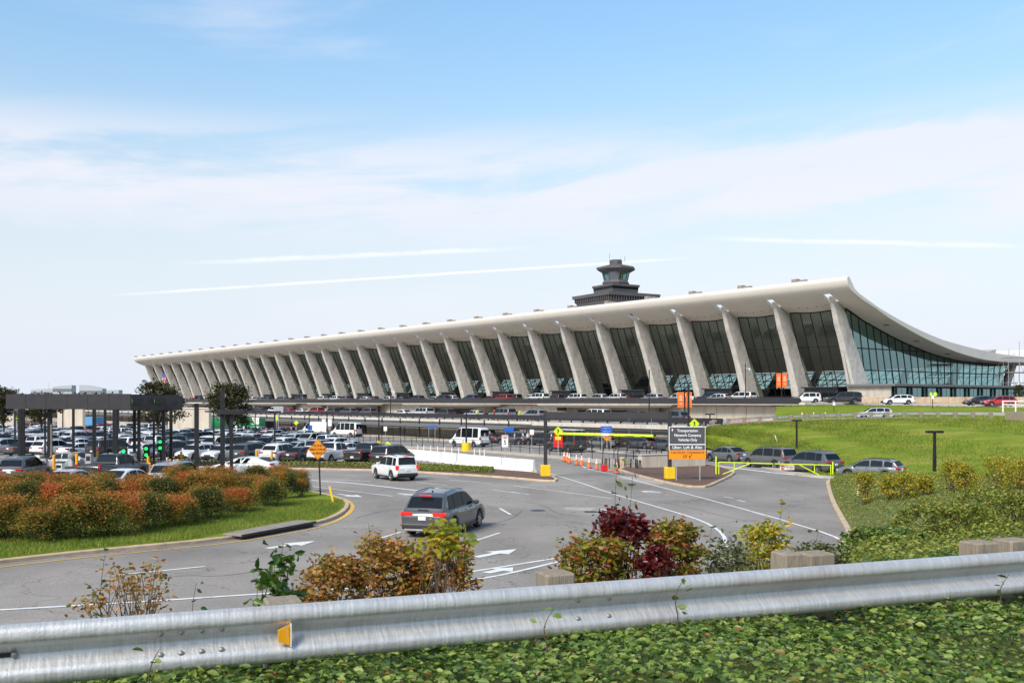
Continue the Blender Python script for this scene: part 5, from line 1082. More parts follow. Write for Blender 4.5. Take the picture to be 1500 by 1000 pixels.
# ticket machine ahead
p = gr(471, 728); t = thing('warning_sign', 'orange diamond sign reading TICKET MACHINE AHEAD on a leaning black post', 'sign', p); kz = p.y / FPX
hz = (728 - 658) * kz; s_l = R(-3); q = MB(); q.box((-.10, 0, (728 - 672) * kz / 2), (.075, .075, (728 - 672) * kz), ry=s_l * .7); q.build('post', 'darkmetal', t)
o = MB(); r_ = 14.2 * kz; o.plate([(-.2, -.055, hz - r_ * 1.07), (r_ - .2, -.055, hz), (-.2, -.055, hz + r_ * 1.07), (-r_ - .2, -.055, hz)], .015, (0, -1, 0), 0, 1); sg = o.build('sign_panel', ['orange', 'black'], t); mb = MB()
for i in range(4):
    c0, c1 = [((0, -1.07), (1, 0), (0, 1.07), (-1, 0))[(i + j) % 4] for j in (0, 1)]; a, b = r_ * .955, r_ * .915; mb.add([(c0[0] * a - .2, -.074, hz + c0[1] * a), (c1[0] * a - .2, -.074, hz + c1[1] * a), (c1[0] * b - .2, -.074, hz + c1[1] * b), (c0[0] * b - .2, -.074, hz + c0[1] * b)], [(0, 1, 2, 3)])
mb.build('border', 'black', sg)
for tx, dz in (('TICKET', .21), ('MACHINE', 0), ('AHEAD', -.21)): lettering(tx, sg, (-.19, -.078, hz + dz), .20, (1, 0, 0), (0, 0, 1), 'black')
# transport company sign
p1, p2 = gr(989, 705), gr(1027, 706.5); t = thing('company_vehicle_sign', 'charcoal board reading Transportation Network Company Vehicles Only above an orange clearance panel', 'sign', (p1 + p2) / 2); o_ = Vector(t.location); ks = o_.y / FPX
for p in (p1, p2): MB().box((p.x - o_.x, .0, 1.9), (.07, .07, 3.8)).build('post', 'signback', t)
X = lambda x: (x - 750) * ks - o_.x
Z = lambda y: EYE - (y - HOR) * ks - o_.z
def panel(x0, y0, x1, y1, m, nm='sign_panel', y=-.06): return MB().box(((X(x0) + X(x1)) / 2, y, (Z(y0) + Z(y1)) / 2), (X(x1) - X(x0), .03, Z(y0) - Z(y1)), bev=.008).build(nm, m, t)
panel(979.5, 624.5, 1033.2, 659, 'letter', 'border_panel', -.045); s1 = panel(980.5, 625.3, 1032.3, 649.8, 'signgrey'); s2 = panel(980.5, 651.3, 1032.3, 658.6, 'signgrey'); s3 = panel(979.5, 659.2, 1034, 672.3, 'orange')
for tx, y in (('Transportation', 630.5), ('Network Company', 637.2), ('Vehicles Only', 644)): lettering(tx, s1, (X(1007), -.079, Z(y)), .27, (1, 0, 0), (0, 0, 1), font_w=.86)
MB().box((X(984.6), -.08, Z(629.3)), (.07, .006, .16)).build('arrow', 'letter', s1)
lettering('Uber, Lyft & Alto', s2, (X(1006.5), -.079, Z(655)), .29, (1, 0, 0), (0, 0, 1)); lettering('CAUTION: CLEARANCE', s3, (X(1006.7), -.079, Z(662.6)), .215, (1, 0, 0), (0, 0, 1), 'black'); lettering('10\' 6"', s3, (X(1006.7), -.079, Z(668.4)), .30, (1, 0, 0), (0, 0, 1), 'black')
t = thing('camera_post', 'tall thick black post with a white camera behind the charcoal board', 'post', gr(1008.5, 672)); MB().box((0, 0, 3.7), (.20, .20, 7.4), bev=.02).build('post', 'black', t); MB().box((.3, 0, 6.2), (.45, .06, .06)).cyl((.42, 0, 6.15), (.42, 0, 5.9), .13, .08, n=8).build('camera', 'letter', t)
M['bannerprint'] = mat('pale_banner_print', (.85, .48, .36), .6, var=.05)
def banner(x, y0, y1, yb, Y, label, text):
    p = at(x, yb, Y); k = Y / FPX; t = thing('banner_post', label, 'banner', p); h = (yb - y0) * k; MB().cyl((0, 0, 0), (0, 0, h + .1), .08, n=8).build('post', 'darkmetal', t); bh = (y1 - y0) * k
    for s in (-1, 1):
        b = MB().box((s * .48, 0, h - bh / 2), (.74, .03, bh)).build('banner', 'banner', t); MB().box((s * .4, 0, h - .02), (.8, .04, .04)).box((s * .4, 0, h - bh), (.8, .04, .04)).build('bracket', 'darkmetal', t)
        for q, ww in ((.76, .30), (.66, .44), (.57, .36), (.48, .46), (.25, .34)): MB().box((s * .48, -.018, h - bh * (1 - q)), (ww, .006, bh * .055)).build('marking', 'bannerprint', b)
banner(1145, 546, 567.5, 589, 160, 'pair of orange banners on a post by the right end of the upper deck', None); banner(1003, 573.5, 597, 610, 118, 'pair of orange banners on a post behind the charcoal board', None)
# walker warning signs, blue guide signs, speed sign and others
def ped(x, y, yb, label, post=True):
    p = gr(x, yb); k = p.y / FPX; z = (yb - y) * k; t = sign_post(p, label, 'pedestrian_sign', 'sign', z + .2, .06); o = diamond(t, z, .74, 'safety', 'black'); m = MB()
    m.cyl((0, -.07, z + .21), (0, -.085, z + .21), .055, n=8); m.box((.0, -.075, z + .06), (.09, .012, .22)); m.box((.06, -.075, z - .14), (.05, .012, .24), ry=-.35); m.box((-.06, -.075, z - .14), (.05, .012, .24), ry=.35); m.box((.0, -.075, z + .08), (.3, .012, .04), ry=.5); m.build('walker', 'black', o); MB().box((0, -.05, z - .68), (.55, .02, .32), bev=.01).build('arrow_plate', 'safety', t)
ped(817.5, 631.5, 672, 'yellow green walker sign at the left end of the clearance bar'); ped(1017, 620.5, 676, 'yellow green walker sign rising behind the charcoal board')
for x, y, yb, l in ((405, 613, 640, 'small yellow green walker sign under the pale blue sign'), (434, 619, 641, 'small yellow green walker sign left of the white cargo van'), (24, 613, 640, 'small yellow green walker sign at the far left behind the toll'), (568, 651, 659, 'small yellow diamond sign by the railing above the black minivan')): 
    p = gr(x, yb); z = (yb - y) * p.y / FPX; t = sign_post(p, l, 'pedestrian_sign', 'sign', z, .08); diamond(t, z, .6, 'safety')
def board(x0, y0, x1, y1, yb, m, label, lines=(), lc='letter', name='guide_sign', size=.25, posts=2):
    p = gr((x0 + x1) / 2, yb); k = p.y / FPX; w = (x1 - x0) * k; z0, z1 = (yb - y1) * k, (yb - y0) * k; t = thing(name, label, 'sign', p)
    for s in ((-.4, .4) if posts == 2 else (0,)): MB().box((w * s, 0, z1 / 2), (.06, .06, z1)).build('post', 'signback', t)
    o = MB().box((0, -.05, (z0 + z1) / 2), (w, .03, z1 - z0), bev=.008).build('sign_panel', m, t)
    for i, tx in enumerate(lines): lettering(tx, o, (0, -.069, z1 - (z1 - z0) * (i + .5) / len(lines)), size, (1, 0, 0), (0, 0, 1), lc)
    return t
board(880, 624, 896.5, 633.5, 672, 'blue', 'blue guide board hanging behind the middle of the clearance bar', ('- -- - -', '--- - - -'), size=.26)
board(739, 626, 752.5, 632.5, 650, 'blue', 'blue guide board over the taxi kerb near the speed sign', ()); board(627, 623.5, 638.5, 626.5, 645, 'blue', 'small blue guide board under the pick-up canopy', ()); board(451, 622.5, 457.5, 637, 645, 'blue', 'tall blue totem sign at the kerb in front of the white cargo van', (), posts=1)
board(776, 629, 782, 636.5, 660, 'white', 'small white notice board near the black SUV at the taxi kerb', (), posts=1); board(562, 624.5, 567, 631, 646, 'white', 'small white notice board left of the dark doorway', (), posts=1); board(369, 611, 379.5, 621, 645, 'white', 'white notice board on the lamp in front of the green truck', (), posts=1); board(401, 595, 415, 604, 645, 'signback', 'pale blue sign board above the lamp on a yellow base', (), posts=1)
board(471.5, 613.5, 477, 624, 645, 'white', 'white panel left of the lamp above the shuttle van', (), posts=1); board(480.5, 613.5, 486, 624, 645, 'white', 'white panel right of the lamp above the shuttle van', (), posts=1)
t = board(735, 637, 744.5, 654.5, 678, 'white', 'white SPEED LIMIT 5 sign behind the concrete barriers', (), 'black', 'speed_limit_sign', posts=1); pz = gr(740, 678); k = pz.y / FPX; lettering('5', t.children[1], (0, -.07, (678 - 647.8) * k), .56, (1, 0, 0), (0, 0, 1), 'black'); lettering('SPEED', t.children[1], (0, -.07, (678 - 639) * k), .2, (1, 0, 0), (0, 0, 1), 'red'); lettering('LIMIT', t.children[1], (0, -.07, (678 - 641.5) * k), .2, (1, 0, 0), (0, 0, 1), 'black')
board(596.5, 661, 604.5, 666, 673, 'plasticgrey', 'small grey plate sign on the first concrete barrier', (), posts=1)
p = gr(889, 675); z = (675 - 640) * p.y / FPX; t = sign_post(p, 'orange lane merge sign below the middle of the clearance bar', 'warning_sign', 'sign', z, .06); o = diamond(t, z, .62, 'orange', 'black'); MB().box((-.1, -.075, z), (.05, .012, .2), ry=.5).box((.1, -.075, z), (.05, .012, .2), ry=-.5).build('arrows', 'black', o)
board(1119, 588.5, 1125.5, 597, 618, 'black', 'black backed sign on a post at the top of the hill', posts=1)
for i, (x, y0, yb, Y) in enumerate(((1221.5, 589.5, 612, 135), (1366, 580, 602, 135))):
    p = at(x, yb, Y); t = sign_post(p, ('small pale marker plate on a thin post on the upper lawn', 'small pale marker plate on a thin post below the yellow vests')[i], 'marker_sign', 'sign', (yb - y0) * Y / FPX, .07, 'darkmetal'); MB().box((0, -.04, (yb - y0) * Y / FPX - .15), (.32, .03, .45)).build('sign_panel', 'letter', t)
# yellow barrier gate with do not enter sign
def zc_(y, p): return EYE - (y - HOR) * p.y / FPX
gl_, grr = gr(1049, 696.5), gr(1220, 698)
t = thing('bollard', 'fluorescent yellow gate post left of the swing gate', 'post', gl_); MB().cyl((0, 0, 0), (0, 0, zc_(668, gl_) - gl_.z), .055, n=8).build('tube', 'safety', t)
t = thing('bollard', 'fluorescent yellow gate post at the right end of the swing gate', 'post', grr); MB().cyl((0, 0, 0), (0, 0, zc_(676, grr) - grr.z), .055, n=8).build('tube', 'safety', t)
def gate(pts, base, label):
    t = thing('swing_gate', label, 'gate', base)
    for (a, b, nm, r) in pts:
        pa, pb = [at(q[0], q[1], np.interp(q[0], [1049, 1220], [gl_.y, grr.y])) - base for q in (a, b)]; MB().cyl(pa, pb, r, n=8).build(nm, 'safety', t)
    return t
gate([((1053, 696), (1053, 676), 'upright', .035), ((1053, 676.5), (1132, 679), 'top_rail', .038), ((1075.5, 677), (1075.5, 688), 'upright', .032), ((1053, 696.5), (1098, 679), 'brace', .035)], gr(1053, 697), 'fluorescent yellow left leaf of the swing gate across the pick-up road')
gR = gate([((1217, 699), (1217, 680.5), 'upright', .035), ((1135, 679), (1217, 681), 'top_rail', .038), ((1193, 680.5), (1193, 691), 'upright', .032), ((1170, 680), (1207, 699), 'brace', .035)], gr(1217, 699), 'fluorescent yellow right leaf of the swing gate with diagonal brace')
p = gr(1152.5, 697); k = p.y / FPX; t = thing('no_entry_sign', 'white DO NOT ENTER sign hanging on the yellow swing gate', 'sign', p); zc0 = (697 - 684.3) * k
o = MB().box((0, -.09, zc0), (21 * k, .02, 7 * k), bev=.006).build('sign_panel', 'letter', t); MB().cyl((-6.6 * k, -.10, zc0), (-6.6 * k, -.108, zc0), 3 * k, n=18).build('disc', 'red', o); MB().box((-6.6 * k, -.111, zc0), (3.8 * k, .004, .9 * k)).build('bar', 'letter', o)
lettering('DO NOT', o, (3.6 * k, -.103, zc0 + 1.5 * k), .155, (1, 0, 0), (0, 0, 1), 'red'); lettering('ENTER', o, (3.6 * k, -.103, zc0 - 1.6 * k), .155, (1, 0, 0), (0, 0, 1), 'red'); MB().box((-.3, -.04, zc0 + .2), (.03, .03, .36)).box((.3, -.04, zc0 + .2), (.03, .03, .36)).build('hanger', 'signback', t)
# white plastic road markers stuck in the grass
for i, (p, h, tilt, l) in enumerate(((at(1137, 650, 107), 1.0, .3, 'thin white stake leaning in the mown hill'), (Vector((0, 0, 0)), .55, -.12, 'short white stake in the ivy by the right kerb'))):
    if i == 1: q = np.array([[1257, 727]]); p = at(1257, 727, 52); p.z = float(bank_z([(p.x, p.y)])[0])
    t = thing('marker_stake', l, 'stake', p); MB().box((0, 0, h / 2), (.07, .02, h), ry=-tilt).build('blade', 'letter', t)
p = gr(489.5, 742); t = thing('marker_stake', 'leaning yellow marker post at the tip of the grass island', 'stake', p); MB().box((-.12, 0, .52), (.1, .03, 1.08), ry=-.22).build('blade', 'yellow', t)
# ------------------------------------------------------------ concrete barriers, delineators, cones, walls, railings
BX = [(572, 670.5), (588, 671.5), (605, 673), (626, 675.2), (648, 677.6), (670, 680.2), (692, 683), (716, 685.8), (736, 687.8), (758, 690), (784, 692.2)]
prof = [(-.30, 0), (.30, 0), (.30, .08), (.13, .33), (.09, .98), (-.09, .98), (-.13, .33), (-.30, .08)]
for i, (a, b) in enumerate(zip(BX, BX[1:])):
    pa, pb = gr(*a), gr(*b); m_ = (pa + pb) / 2; d_ = pb - pa; ln = d_.length - .2
    t = thing('concrete_barrier', 'white concrete barrier segment, %s of ten from the minivan to the gantry' % ['first', 'second', 'third', 'fourth', 'fifth', 'sixth', 'seventh', 'eighth', 'ninth', 'last'][i], 'barrier', m_ + Vector((RNG.uniform(-.05, .05), RNG.uniform(-.07, .07), 0)), math.atan2(d_.y, d_.x) + RNG.uniform(-.035, .035), 'white concrete barriers beside the road')
    MB().loft([[(x, y * s, .03 + z * (1 if s == 1 else .985)) for y, z in prof] for x, s in ((-ln / 2, .9), (-ln / 2 + .04, 1), (ln / 2 - .04, 1), (ln / 2, .9))], smooth=False).build('segment', 'barrier', t)
    for s in (-1, 1): MB().box((s * ln * .3, 0, .03), (.5, .62, .075)).build('foot_slot', 'black', t)
for i, x in enumerate((612, 621, 631, 641, 651.5, 662, 672, 695, 703, 709.5)):
    yb = np.interp(x, [612, 710], [667, 676]); p = gr(x, yb); t = thing('delineator', 'thin white delineator post behind the concrete barriers, %s from the left' % ['first', 'second', 'third', 'fourth', 'fifth', 'sixth', 'seventh', 'eighth', 'ninth', 'tenth'][i], 'post', p, 0, 'white delineator posts'); MB().cyl((0, 0, 0), (0, 0, 1.15), .05, n=8).build('post', 'letter', t); MB().cyl((0, 0, 0), (0, 0, .05), .14, n=8).build('base', 'black', t)
p = gr(688, 664.5); 
cone_b = MB().box((0, 0, .02), (.40, .40, .045), bev=.02).mesh('base', 'black'); cone_c = MB().loft([[(r * math.cos(a), r * math.sin(a), z) for a in np.linspace(0, 6.2832, 13)[:-1]] for r, z in ((.16, .045), (.155, .06), (.035, .92), (.0, .93))]).mesh('cone_body', 'cone'); cone_w = MB().loft([[(r * math.cos(a), r * math.sin(a), z) for a in np.linspace(0, 6.2832, 13)[:-1]] for r, z in ((.098, .52), (.072, .68))], cap=False).mesh('white_band', 'letter'); cone_w2 = MB().loft([[(r * math.cos(a), r * math.sin(a), z) for a in np.linspace(0, 6.2832, 13)[:-1]] for r, z in ((.062, .75), (.046, .86))], cap=False).mesh('white_band', 'letter')
def cone(p, label, group, s=1., tilt=0): 
    t = thing('traffic_cone', label, 'traffic cone', p, RNG.uniform(0, 1), group); t.scale = (s, s, s); t.rotation_euler.x = tilt
    for n, m in (('base', cone_b), ('cone_body', cone_c), ('white_band', cone_w), ('white_band', cone_w2)): link(n, m, t)
CN = [(826.5, 676), (831, 677), (834, 679), (844.5, 681), (852.3, 682.3), (863, 686), (874, 688.3), (903.5, 694.5)]
for i, c in enumerate(CN): cone(gr(*c, dz=.03), 'orange banded cone at the pick-up entrance, %s from the left in the line' % ['first', 'second', 'third', 'fourth', 'fifth', 'sixth', 'seventh', 'last'][i], 'cones at the pick-up entrance')
cone(gr(225, 700), 'orange traffic cone standing nearest beside the pickup truck at the toll', 'cones at the toll', 1.1); cone(gr(244.5, 687), 'orange traffic cone left of the right canopy posts at the toll', 'cones at the toll', 1.1); cone(gr(254.5, 688), 'orange traffic cone between two yellow bollards at the toll', 'cones at the toll', .95)
t = thing('road_work_box', 'red work box lying beside the timber fence panels', 'box', gr(885, 690.5, .02)); MB().box((0, 0, .27), (.5, .4, .5), .2, bev=.04).build('box', 'red', t); MB().box((.45, -.1, .05), (.5, .35, .08), .3, bev=.02).build('lid', 'cone', t)
hp = [gr(x, y) for x, y in ((881, 685), (918, 686.5), (940, 688))]
t = thing('fence_panel', 'fence of bare uneven timber slats beside the red work box', 'fence', hp[0]); k_ = 0
for a, b, n in ((hp[0], hp[1], 17), (hp[1], hp[2], 9)):
    for i in range(n):
        p = a.lerp(b, (i + .5) / n) - hp[0]; MB().box((p.x, p.y + RNG.uniform(-.03, .03), .42), (.10, .04, .84 + RNG.uniform(-.08, .12)), RNG.uniform(-.3, .3), ry=RNG.uniform(-.08, .08)).build('slat', ('wood', 'greymetal', 'signback', 'bark')[int(RNG.integers(0, 4))], t)
pp = hp[0].lerp(hp[2], .52) - hp[0]; MB().box((pp.x, pp.y - .1, .5), (.36, .2, 1.0), bev=.03).build('end_block', 'kerb', t)
w0, w1 = gr(940, 687), gr(1034, 684); d_ = w1 - w0
t = thing('concrete_wall', 'low beige concrete wall behind the mulch bed and charcoal board', 'wall', (w0 + w1) / 2, math.atan2(d_.y, d_.x)); n = 4
for i in range(n): MB().box(((i + .5) / n * d_.length - d_.length / 2, .3, .55), (d_.length / n - .02, .6, 1.15), bev=.03).build('wall_panel', 'wallconc', t)
MB().box((0, .3, 1.17), (d_.length + .1, .7, .1), bev=.03).build('coping', 'pave', t)
# kerbside walks with railings
def kerb_island(px, name, w, h=.15):
    a = smoothline([gr(*p) for p in px], 30, 2); b = offset2(a, w); g_ = lambda p, z: (p.x, p.y, gz(p.y) + z); n = len(a)
    return struct(MB().add([g_(p, 0) for p in a] + [g_(p, h) for p in a] + [g_(p, h) for p in b] + [g_(p, 0) for p in b], [(k * n + i, k * n + i + 1, (k + 1) * n + i + 1, (k + 1) * n + i) for k in range(3) for i in range(n - 1)]).build(name, 'pave', fix=True)), a, b
RL = [(380, 652), (460, 653), (540, 654), (620, 657), (700, 662), (760, 667), (830, 673), (872, 677.5), (910, 681)]
_, ra, rb = kerb_island(RL, 'pavement', 2.2)
_, rc, rd = kerb_island([(845, 658.5), (880, 663), (925, 664), (938, 661)], 'pavement', 1.6)
ribbon([gr(x, y + .9) for x, y in RL], .15, .034, 'road_marking', 'yline', ROAD, 30)
def railing(line, n, label, h=1.15, rails=(1.12, .62)):
    pts = resample(line, n); o = Vector(pts[0]); o.z = gz(o.y) + .15; t = thing('railing', label, 'railing', o); me = MB().box((0, 0, h / 2), (.07, .07, h)).mesh('post', 'darkmetal')
    for p in pts: link('post', me, t, Vector((p.x, p.y, gz(p.y) + .15)) - o)
    for z in rails: MB().tube([Vector((p.x, p.y, gz(p.y) + .15 + z)) - o for p in pts], .03, 6).build('rail', 'darkmetal', t)
railing(offset2(ra, 1.9), 34, 'black two rail railing along the near pick-up kerb'); railing([Vector((p.x + 8, p.y + 9, 0)) for p in offset2(ra, 1.9)][:26], 34, 'black railing along the far kerb under the grey canopy'); railing([gr(x, y) for x, y in ((905, 680), (960, 682), (1035, 676))], 9, 'black railing above the low beige wall'); railing([gr(x, y) for x, y in ((850, 661), (890, 663), (935, 661))], 6, 'short black railing behind the black and red van')
# beige ramp walls at the left end of the decks
for (a, b, hh, lab) in ((gr(84, 636), gr(121, 638), 5.2, 'tall beige ramp wall seen between the toll posts at left'), (gr(246, 639), gr(306, 641), 5.0, 'tall beige ramp wall left of the round tree'), (gr(3, 634), gr(20, 634), 4.5, 'small beige ramp wall at the far left edge')):
    d_ = b - a; t = thing('ramp_wall', lab, 'wall', (a + b) / 2, math.atan2(d_.y, d_.x)); n = max(2, int(d_.length / 3))
    for i in range(n): MB().box(((i + .5) / n * d_.length - d_.length / 2, .25, hh / 2), (d_.length / n - .02, .5, hh)).build('wall_panel', 'wallconc', t)
    MB().box((0, .25, hh + .1), (d_.length + .3, .8, .2)).build('coping', 'slabedge', t)
# guard rail with timber posts along the ramp
gp = [p for p in ht if p.x < 75]; gp = resample([Vector((p.x, p.y - .25, p.z)) for p in gp], 32)
t = thing('guard_rail', 'steel guard rail on pale timber posts along the top of the mown hill', 'guard rail', gp[0]); o = Vector(gp[0]); me = MB().box((0, 0, .25), (.34, .26, 1.15), bev=.02).mesh('post', 'wood')
for p in gp: link('post', me, t, p - o)
me2 = MB(); rp = [(.0, .40), (-.06, .44), (-.06, .50), (.0, .55), (-.06, .60), (-.06, .66), (0, .70)]
for side in (1,): me2.loft([[(p.x - o.x, p.y - o.y + .28 - y, p.z - o.z + z + .05) for y, z in rp] for p in gp], close=False, cap=False, smooth=False)
me2.build('rail', 'signback', t)
for i, x in enumerate((1073, 1080.5, 1087, 1097, 1107, 1115.5, 1130, 1153.5)): cone(at(x, 621.5 - i * .35, 134), 'small orange cone on the ramp behind the left guard rail, %s from the left' % ['first', 'second', 'third', 'fourth', 'fifth', 'sixth', 'seventh', 'eighth'][i], 'cones behind the guard rail', 1.0)
for i, x in enumerate((1175, 1192, 1209, 1322.5, 1365.5, 1384, 1409.5, 1430)): cone(at(x, 614.5, 130), 'orange cone behind the guard rail posts, %s from the left of the right group' % ['first', 'second', 'third', 'fourth', 'fifth', 'sixth', 'seventh', 'eighth'][i], 'cones behind the guard rail', 1.1)
# timber retaining wall and white pipe rail at right edge
p0, p1 = at(1473, 624, 114), at(1560, 632, 106); d_ = p1 - p0; t = thing('timber_wall', 'timber panel retaining wall at the right edge above the mown hill', 'wall', p0, math.atan2(d_.y, d_.x))
for i in range(9): MB().box((i * .9 + .45, 0, .2), (.88, .3, 3.0 - i * .04), bev=.03).build('panel', 'wood', t)
t = thing('pipe_rail', 'white two rail pipe fence on top of the timber wall at right', 'fence', p0 + Vector((0, .6, 1.9)), math.atan2(d_.y, d_.x))
for i in range(4): MB().cyl((i * 1.9, 0, -.3), (i * 1.9, 0, 1.0), .08, n=8).build('post', 'letter', t)
for z in (.55, .95): MB().cyl((-.1, 0, z), (7, 0, z), .07, n=8).build('rail', 'letter', t)
p0, p1 = at(1262, 590, 151), at(1520, 593, 146); d_ = p1 - p0; t = thing('drive_wall', 'low tan concrete wall behind the cars on the upper drive', 'wall', p0, math.atan2(d_.y, d_.x)); n = 10
for i in range(n): MB().box(((i + .5) * d_.length / n, 0, .42), (d_.length / n - .03, .4, .95), bev=.03).build('wall_panel', 'kerb', t)
# far office blocks
def office(x0, x1, y0, y1, Y, label, flip):
    a, b = at(x0, 600, Y), at(x1, 600, Y); w = b.x - a.x; t = thing('office_building', label, 'building', ((a.x + b.x) / 2, Y, gz(400))); h = EYE + (HOR - y0) * Y / FPX - gz(400); hl = EYE + (HOR - y1) * Y / FPX - gz(400)
    n = 12; tp = [(-w / 2 + w * i / n, h + (hl - h) * (1 - math.cos(i / n * math.pi / 2)) if not flip else hl + (h - hl) * math.sin(i / n * math.pi / 2)) for i in range(n + 1)]
    pts = [(-w / 2, 0, 0)] + [(x, 0, z) for x, z in tp] + [(w / 2, 0, 0)]; MB().plate(pts, 9, (0, 1, 0)).build('wall', 'officewall', t, fix=True)
    me = MB().box((0, 0, 0), (w / 24, .4, 2.6)).mesh('window', 'officeglass')
    for r in range(7):
        for k in range(14):
            x = -w / 2 + (k + .5) * w / 14; zz_ = h - 4.4 - r * 4.6 - (2 if not flip else 0)
            if zz_ + 2 < np.interp(x, [q[0] for q in tp], [q[1] for q in tp]) and zz_ > 2: link('window', me, t, (x, -.1, zz_))
M['officewall'] = mat('office_panels', (.42, .43, .46), .6, var=.04); M['officeglass'] = mat('office_glass', (.16, .19, .23), .2)
office(77, 105, 564, 566.5, 900, 'far pale office block with curved roof left of the gap', True); office(116, 150, 563.5, 569, 900, 'far pale office block with curved roof right of the gap', False); office(45, 78, 569, 570.5, 930, 'low far office wing left of the curved block', True); office(150, 174, 571, 571.5, 930, 'low far office wing right of the curved block', True)
for x, y0, yb, Y, l in ((236.5, 543, 580, 330, 'flag'), (71.5, 560, 580, 600, 'flag')):
    p = at(x, yb, Y); h = (yb - y0) * Y / FPX; t = thing('flagpole', 'tall flagpole with a limp striped flag before the far end of the terminal' if x > 100 else 'small far flagpole above the toll canopy', 'flagpole', p); MB().cyl((0, 0, 0), (0, 0, h), .13, .07, n=8).build('pole', 'signback', t)
    fh = h * .45; f = MB(); nn_ = 7
    for i in range(nn_): f.loft([[(.1 + q * .2 + .2 * (z / fh), .18 * math.sin(q * 2 + z), h * .45 + z) for q in range(i, i + 2)] for z in np.linspace(0, fh, 6)], close=False, cap=False, mi=i % 2)
    if x > 100: f.build('flag', ['red', 'letter'], t); MB().box((.8, -.25, h * .45 + fh * .86), (.9, .1, fh * .28)).build('canton', 'blue', t)
# ------------------------------------------------------------ people
def person(pos, rz, top, trouser, label, hair=(.02, .015, .01), arms='down'):
    V = [(0, 0, .95), (0, 0, 1.2), (0, 0, 1.42), (0, 0, 1.53), (0, .01, 1.66), (0, 0, 1.76)]; rad = [.15, .15, .14, .055, .10, .07]; E_ = [(0, 1), (1, 2), (2, 3), (3, 4), (4, 5)]
    for s in (-1, 1):
        b = len(V); V += [(s * .10, 0, .90), (s * .11, .02, .50), (s * .12, -.02, .08), (s * .13, .12, .04)]; rad += [.095, .065, .05, .04]; E_ += [(0, b), (b, b + 1), (b + 1, b + 2), (b + 2, b + 3)]
        b = len(V); V += [(s * .20, 0, 1.40), (s * .25, -.01, 1.14), (s * .26, .08 if arms == 'down' else .25, .90 if arms == 'down' else 1.12), (s * .26, .10 if arms == 'down' else .33, .82 if arms == 'down' else 1.14)]; rad += [.07, .05, .038, .035]; E_ += [(2, b), (b, b + 1), (b + 1, b + 2), (b + 2, b + 3)]
    me = bpy.data.meshes.new('person'); me.from_pydata(V, E_, []); tmp = bpy.data.objects.new('tmp', me); COL.objects.link(tmp); md = tmp.modifiers.new('s', 'SKIN'); tmp.modifiers.new('u', 'SUBSURF').levels = 1
    for i, r in enumerate(rad): me.skin_vertices[0].data[i].radius = (r, r * (.7 if i < 3 else 1))
    me.skin_vertices[0].data[0].use_root = True
    dg = bpy.context.evaluated_depsgraph_get(); m2 = bpy.data.meshes.new_from_object(tmp.evaluated_get(dg)); bpy.data.objects.remove(tmp); m2.materials.clear()
    for m in (trouser, top, 'skin', 'black'): m2.materials.append(M[m])
    for p in m2.polygons:
        c = p.center; p.material_index = 3 if c.z > 1.70 or (c.z > 1.6 and c.y < -.03) or c.z < .09 else 2 if c.z > 1.47 or (abs(c.x) > .2 and c.z < (1.0 if arms == 'down' else 1.2)) else 1 if c.z > .93 else 0; p.use_smooth = True
    o = link('person', m2, None, pos, rz); return tag(o, label, 'person')
M['vest'] = mat('high_visibility_vest', (.55, .85, .04), .6); M['denim'] = mat('dark_trousers', (.03, .035, .06), .8); M['shirt'] = mat('pale_shirt', (.55, .53, .5), .8); M['shirtr'] = mat('red_shirt', (.4, .04, .03), .8); M['shirtb'] = mat('dark_jacket', (.03, .03, .04), .8)
person(on(717.5, 648), 2, 'vest', 'denim', 'person in a yellow vest standing beside the dark red sedan'); person(at(1364, 588.5, 158), .5, 'vest', 'denim', 'person in a yellow vest by the glass pavilion, left of two'); person(at(1370, 588.5, 158), 2.5, 'vest', 'denim', 'person in a yellow vest by the glass pavilion, right of two')
for x, v, tp, l in ((700, -56., 'vest', 'person in a yellow vest by the parapet of the arrivals deck near the middle'), (762, -56., 'vest', 'person in a yellow vest on the arrivals deck left of the gantry post'), (724, -56.3, 'shirtr', 'person in a red shirt by the parapet of the arrivals deck'), (757, -55.7, 'shirtb', 'person in a dark jacket beside the yellow vest on the arrivals deck')): person(B(u_at(x, v), v, 2.05), 1., tp, 'denim', l, arms='fwd')
for x, y, tp, l in ((773, 651.5, 'shirt', 'person in a pale shirt at the open tailgate of the dark SUV'), (754, 652.5, 'shirt', 'person in a pale top bending behind the dark SUV'), (802.5, 652, 'shirt', 'person in a pale shirt right of the gantry post'), (383, 641, 'shirtb', 'person in dark clothes waiting right of the green truck'), (390, 641, 'shirtr', 'person in a red shirt waiting right of the green truck'), (433, 641, 'shirtb', 'person in dark clothes left of the white cargo van'), (482, 641.5, 'shirtb', 'person in dark clothes between the white vans'), (519, 642.5, 'shirtr', 'person in maroon clothes right of the white shuttle van'), (593, 640, 'shirtb', 'person in dark clothes at the dark doorway')): person(on(x, y), RNG.uniform(0, 6), tp, 'denim', l)
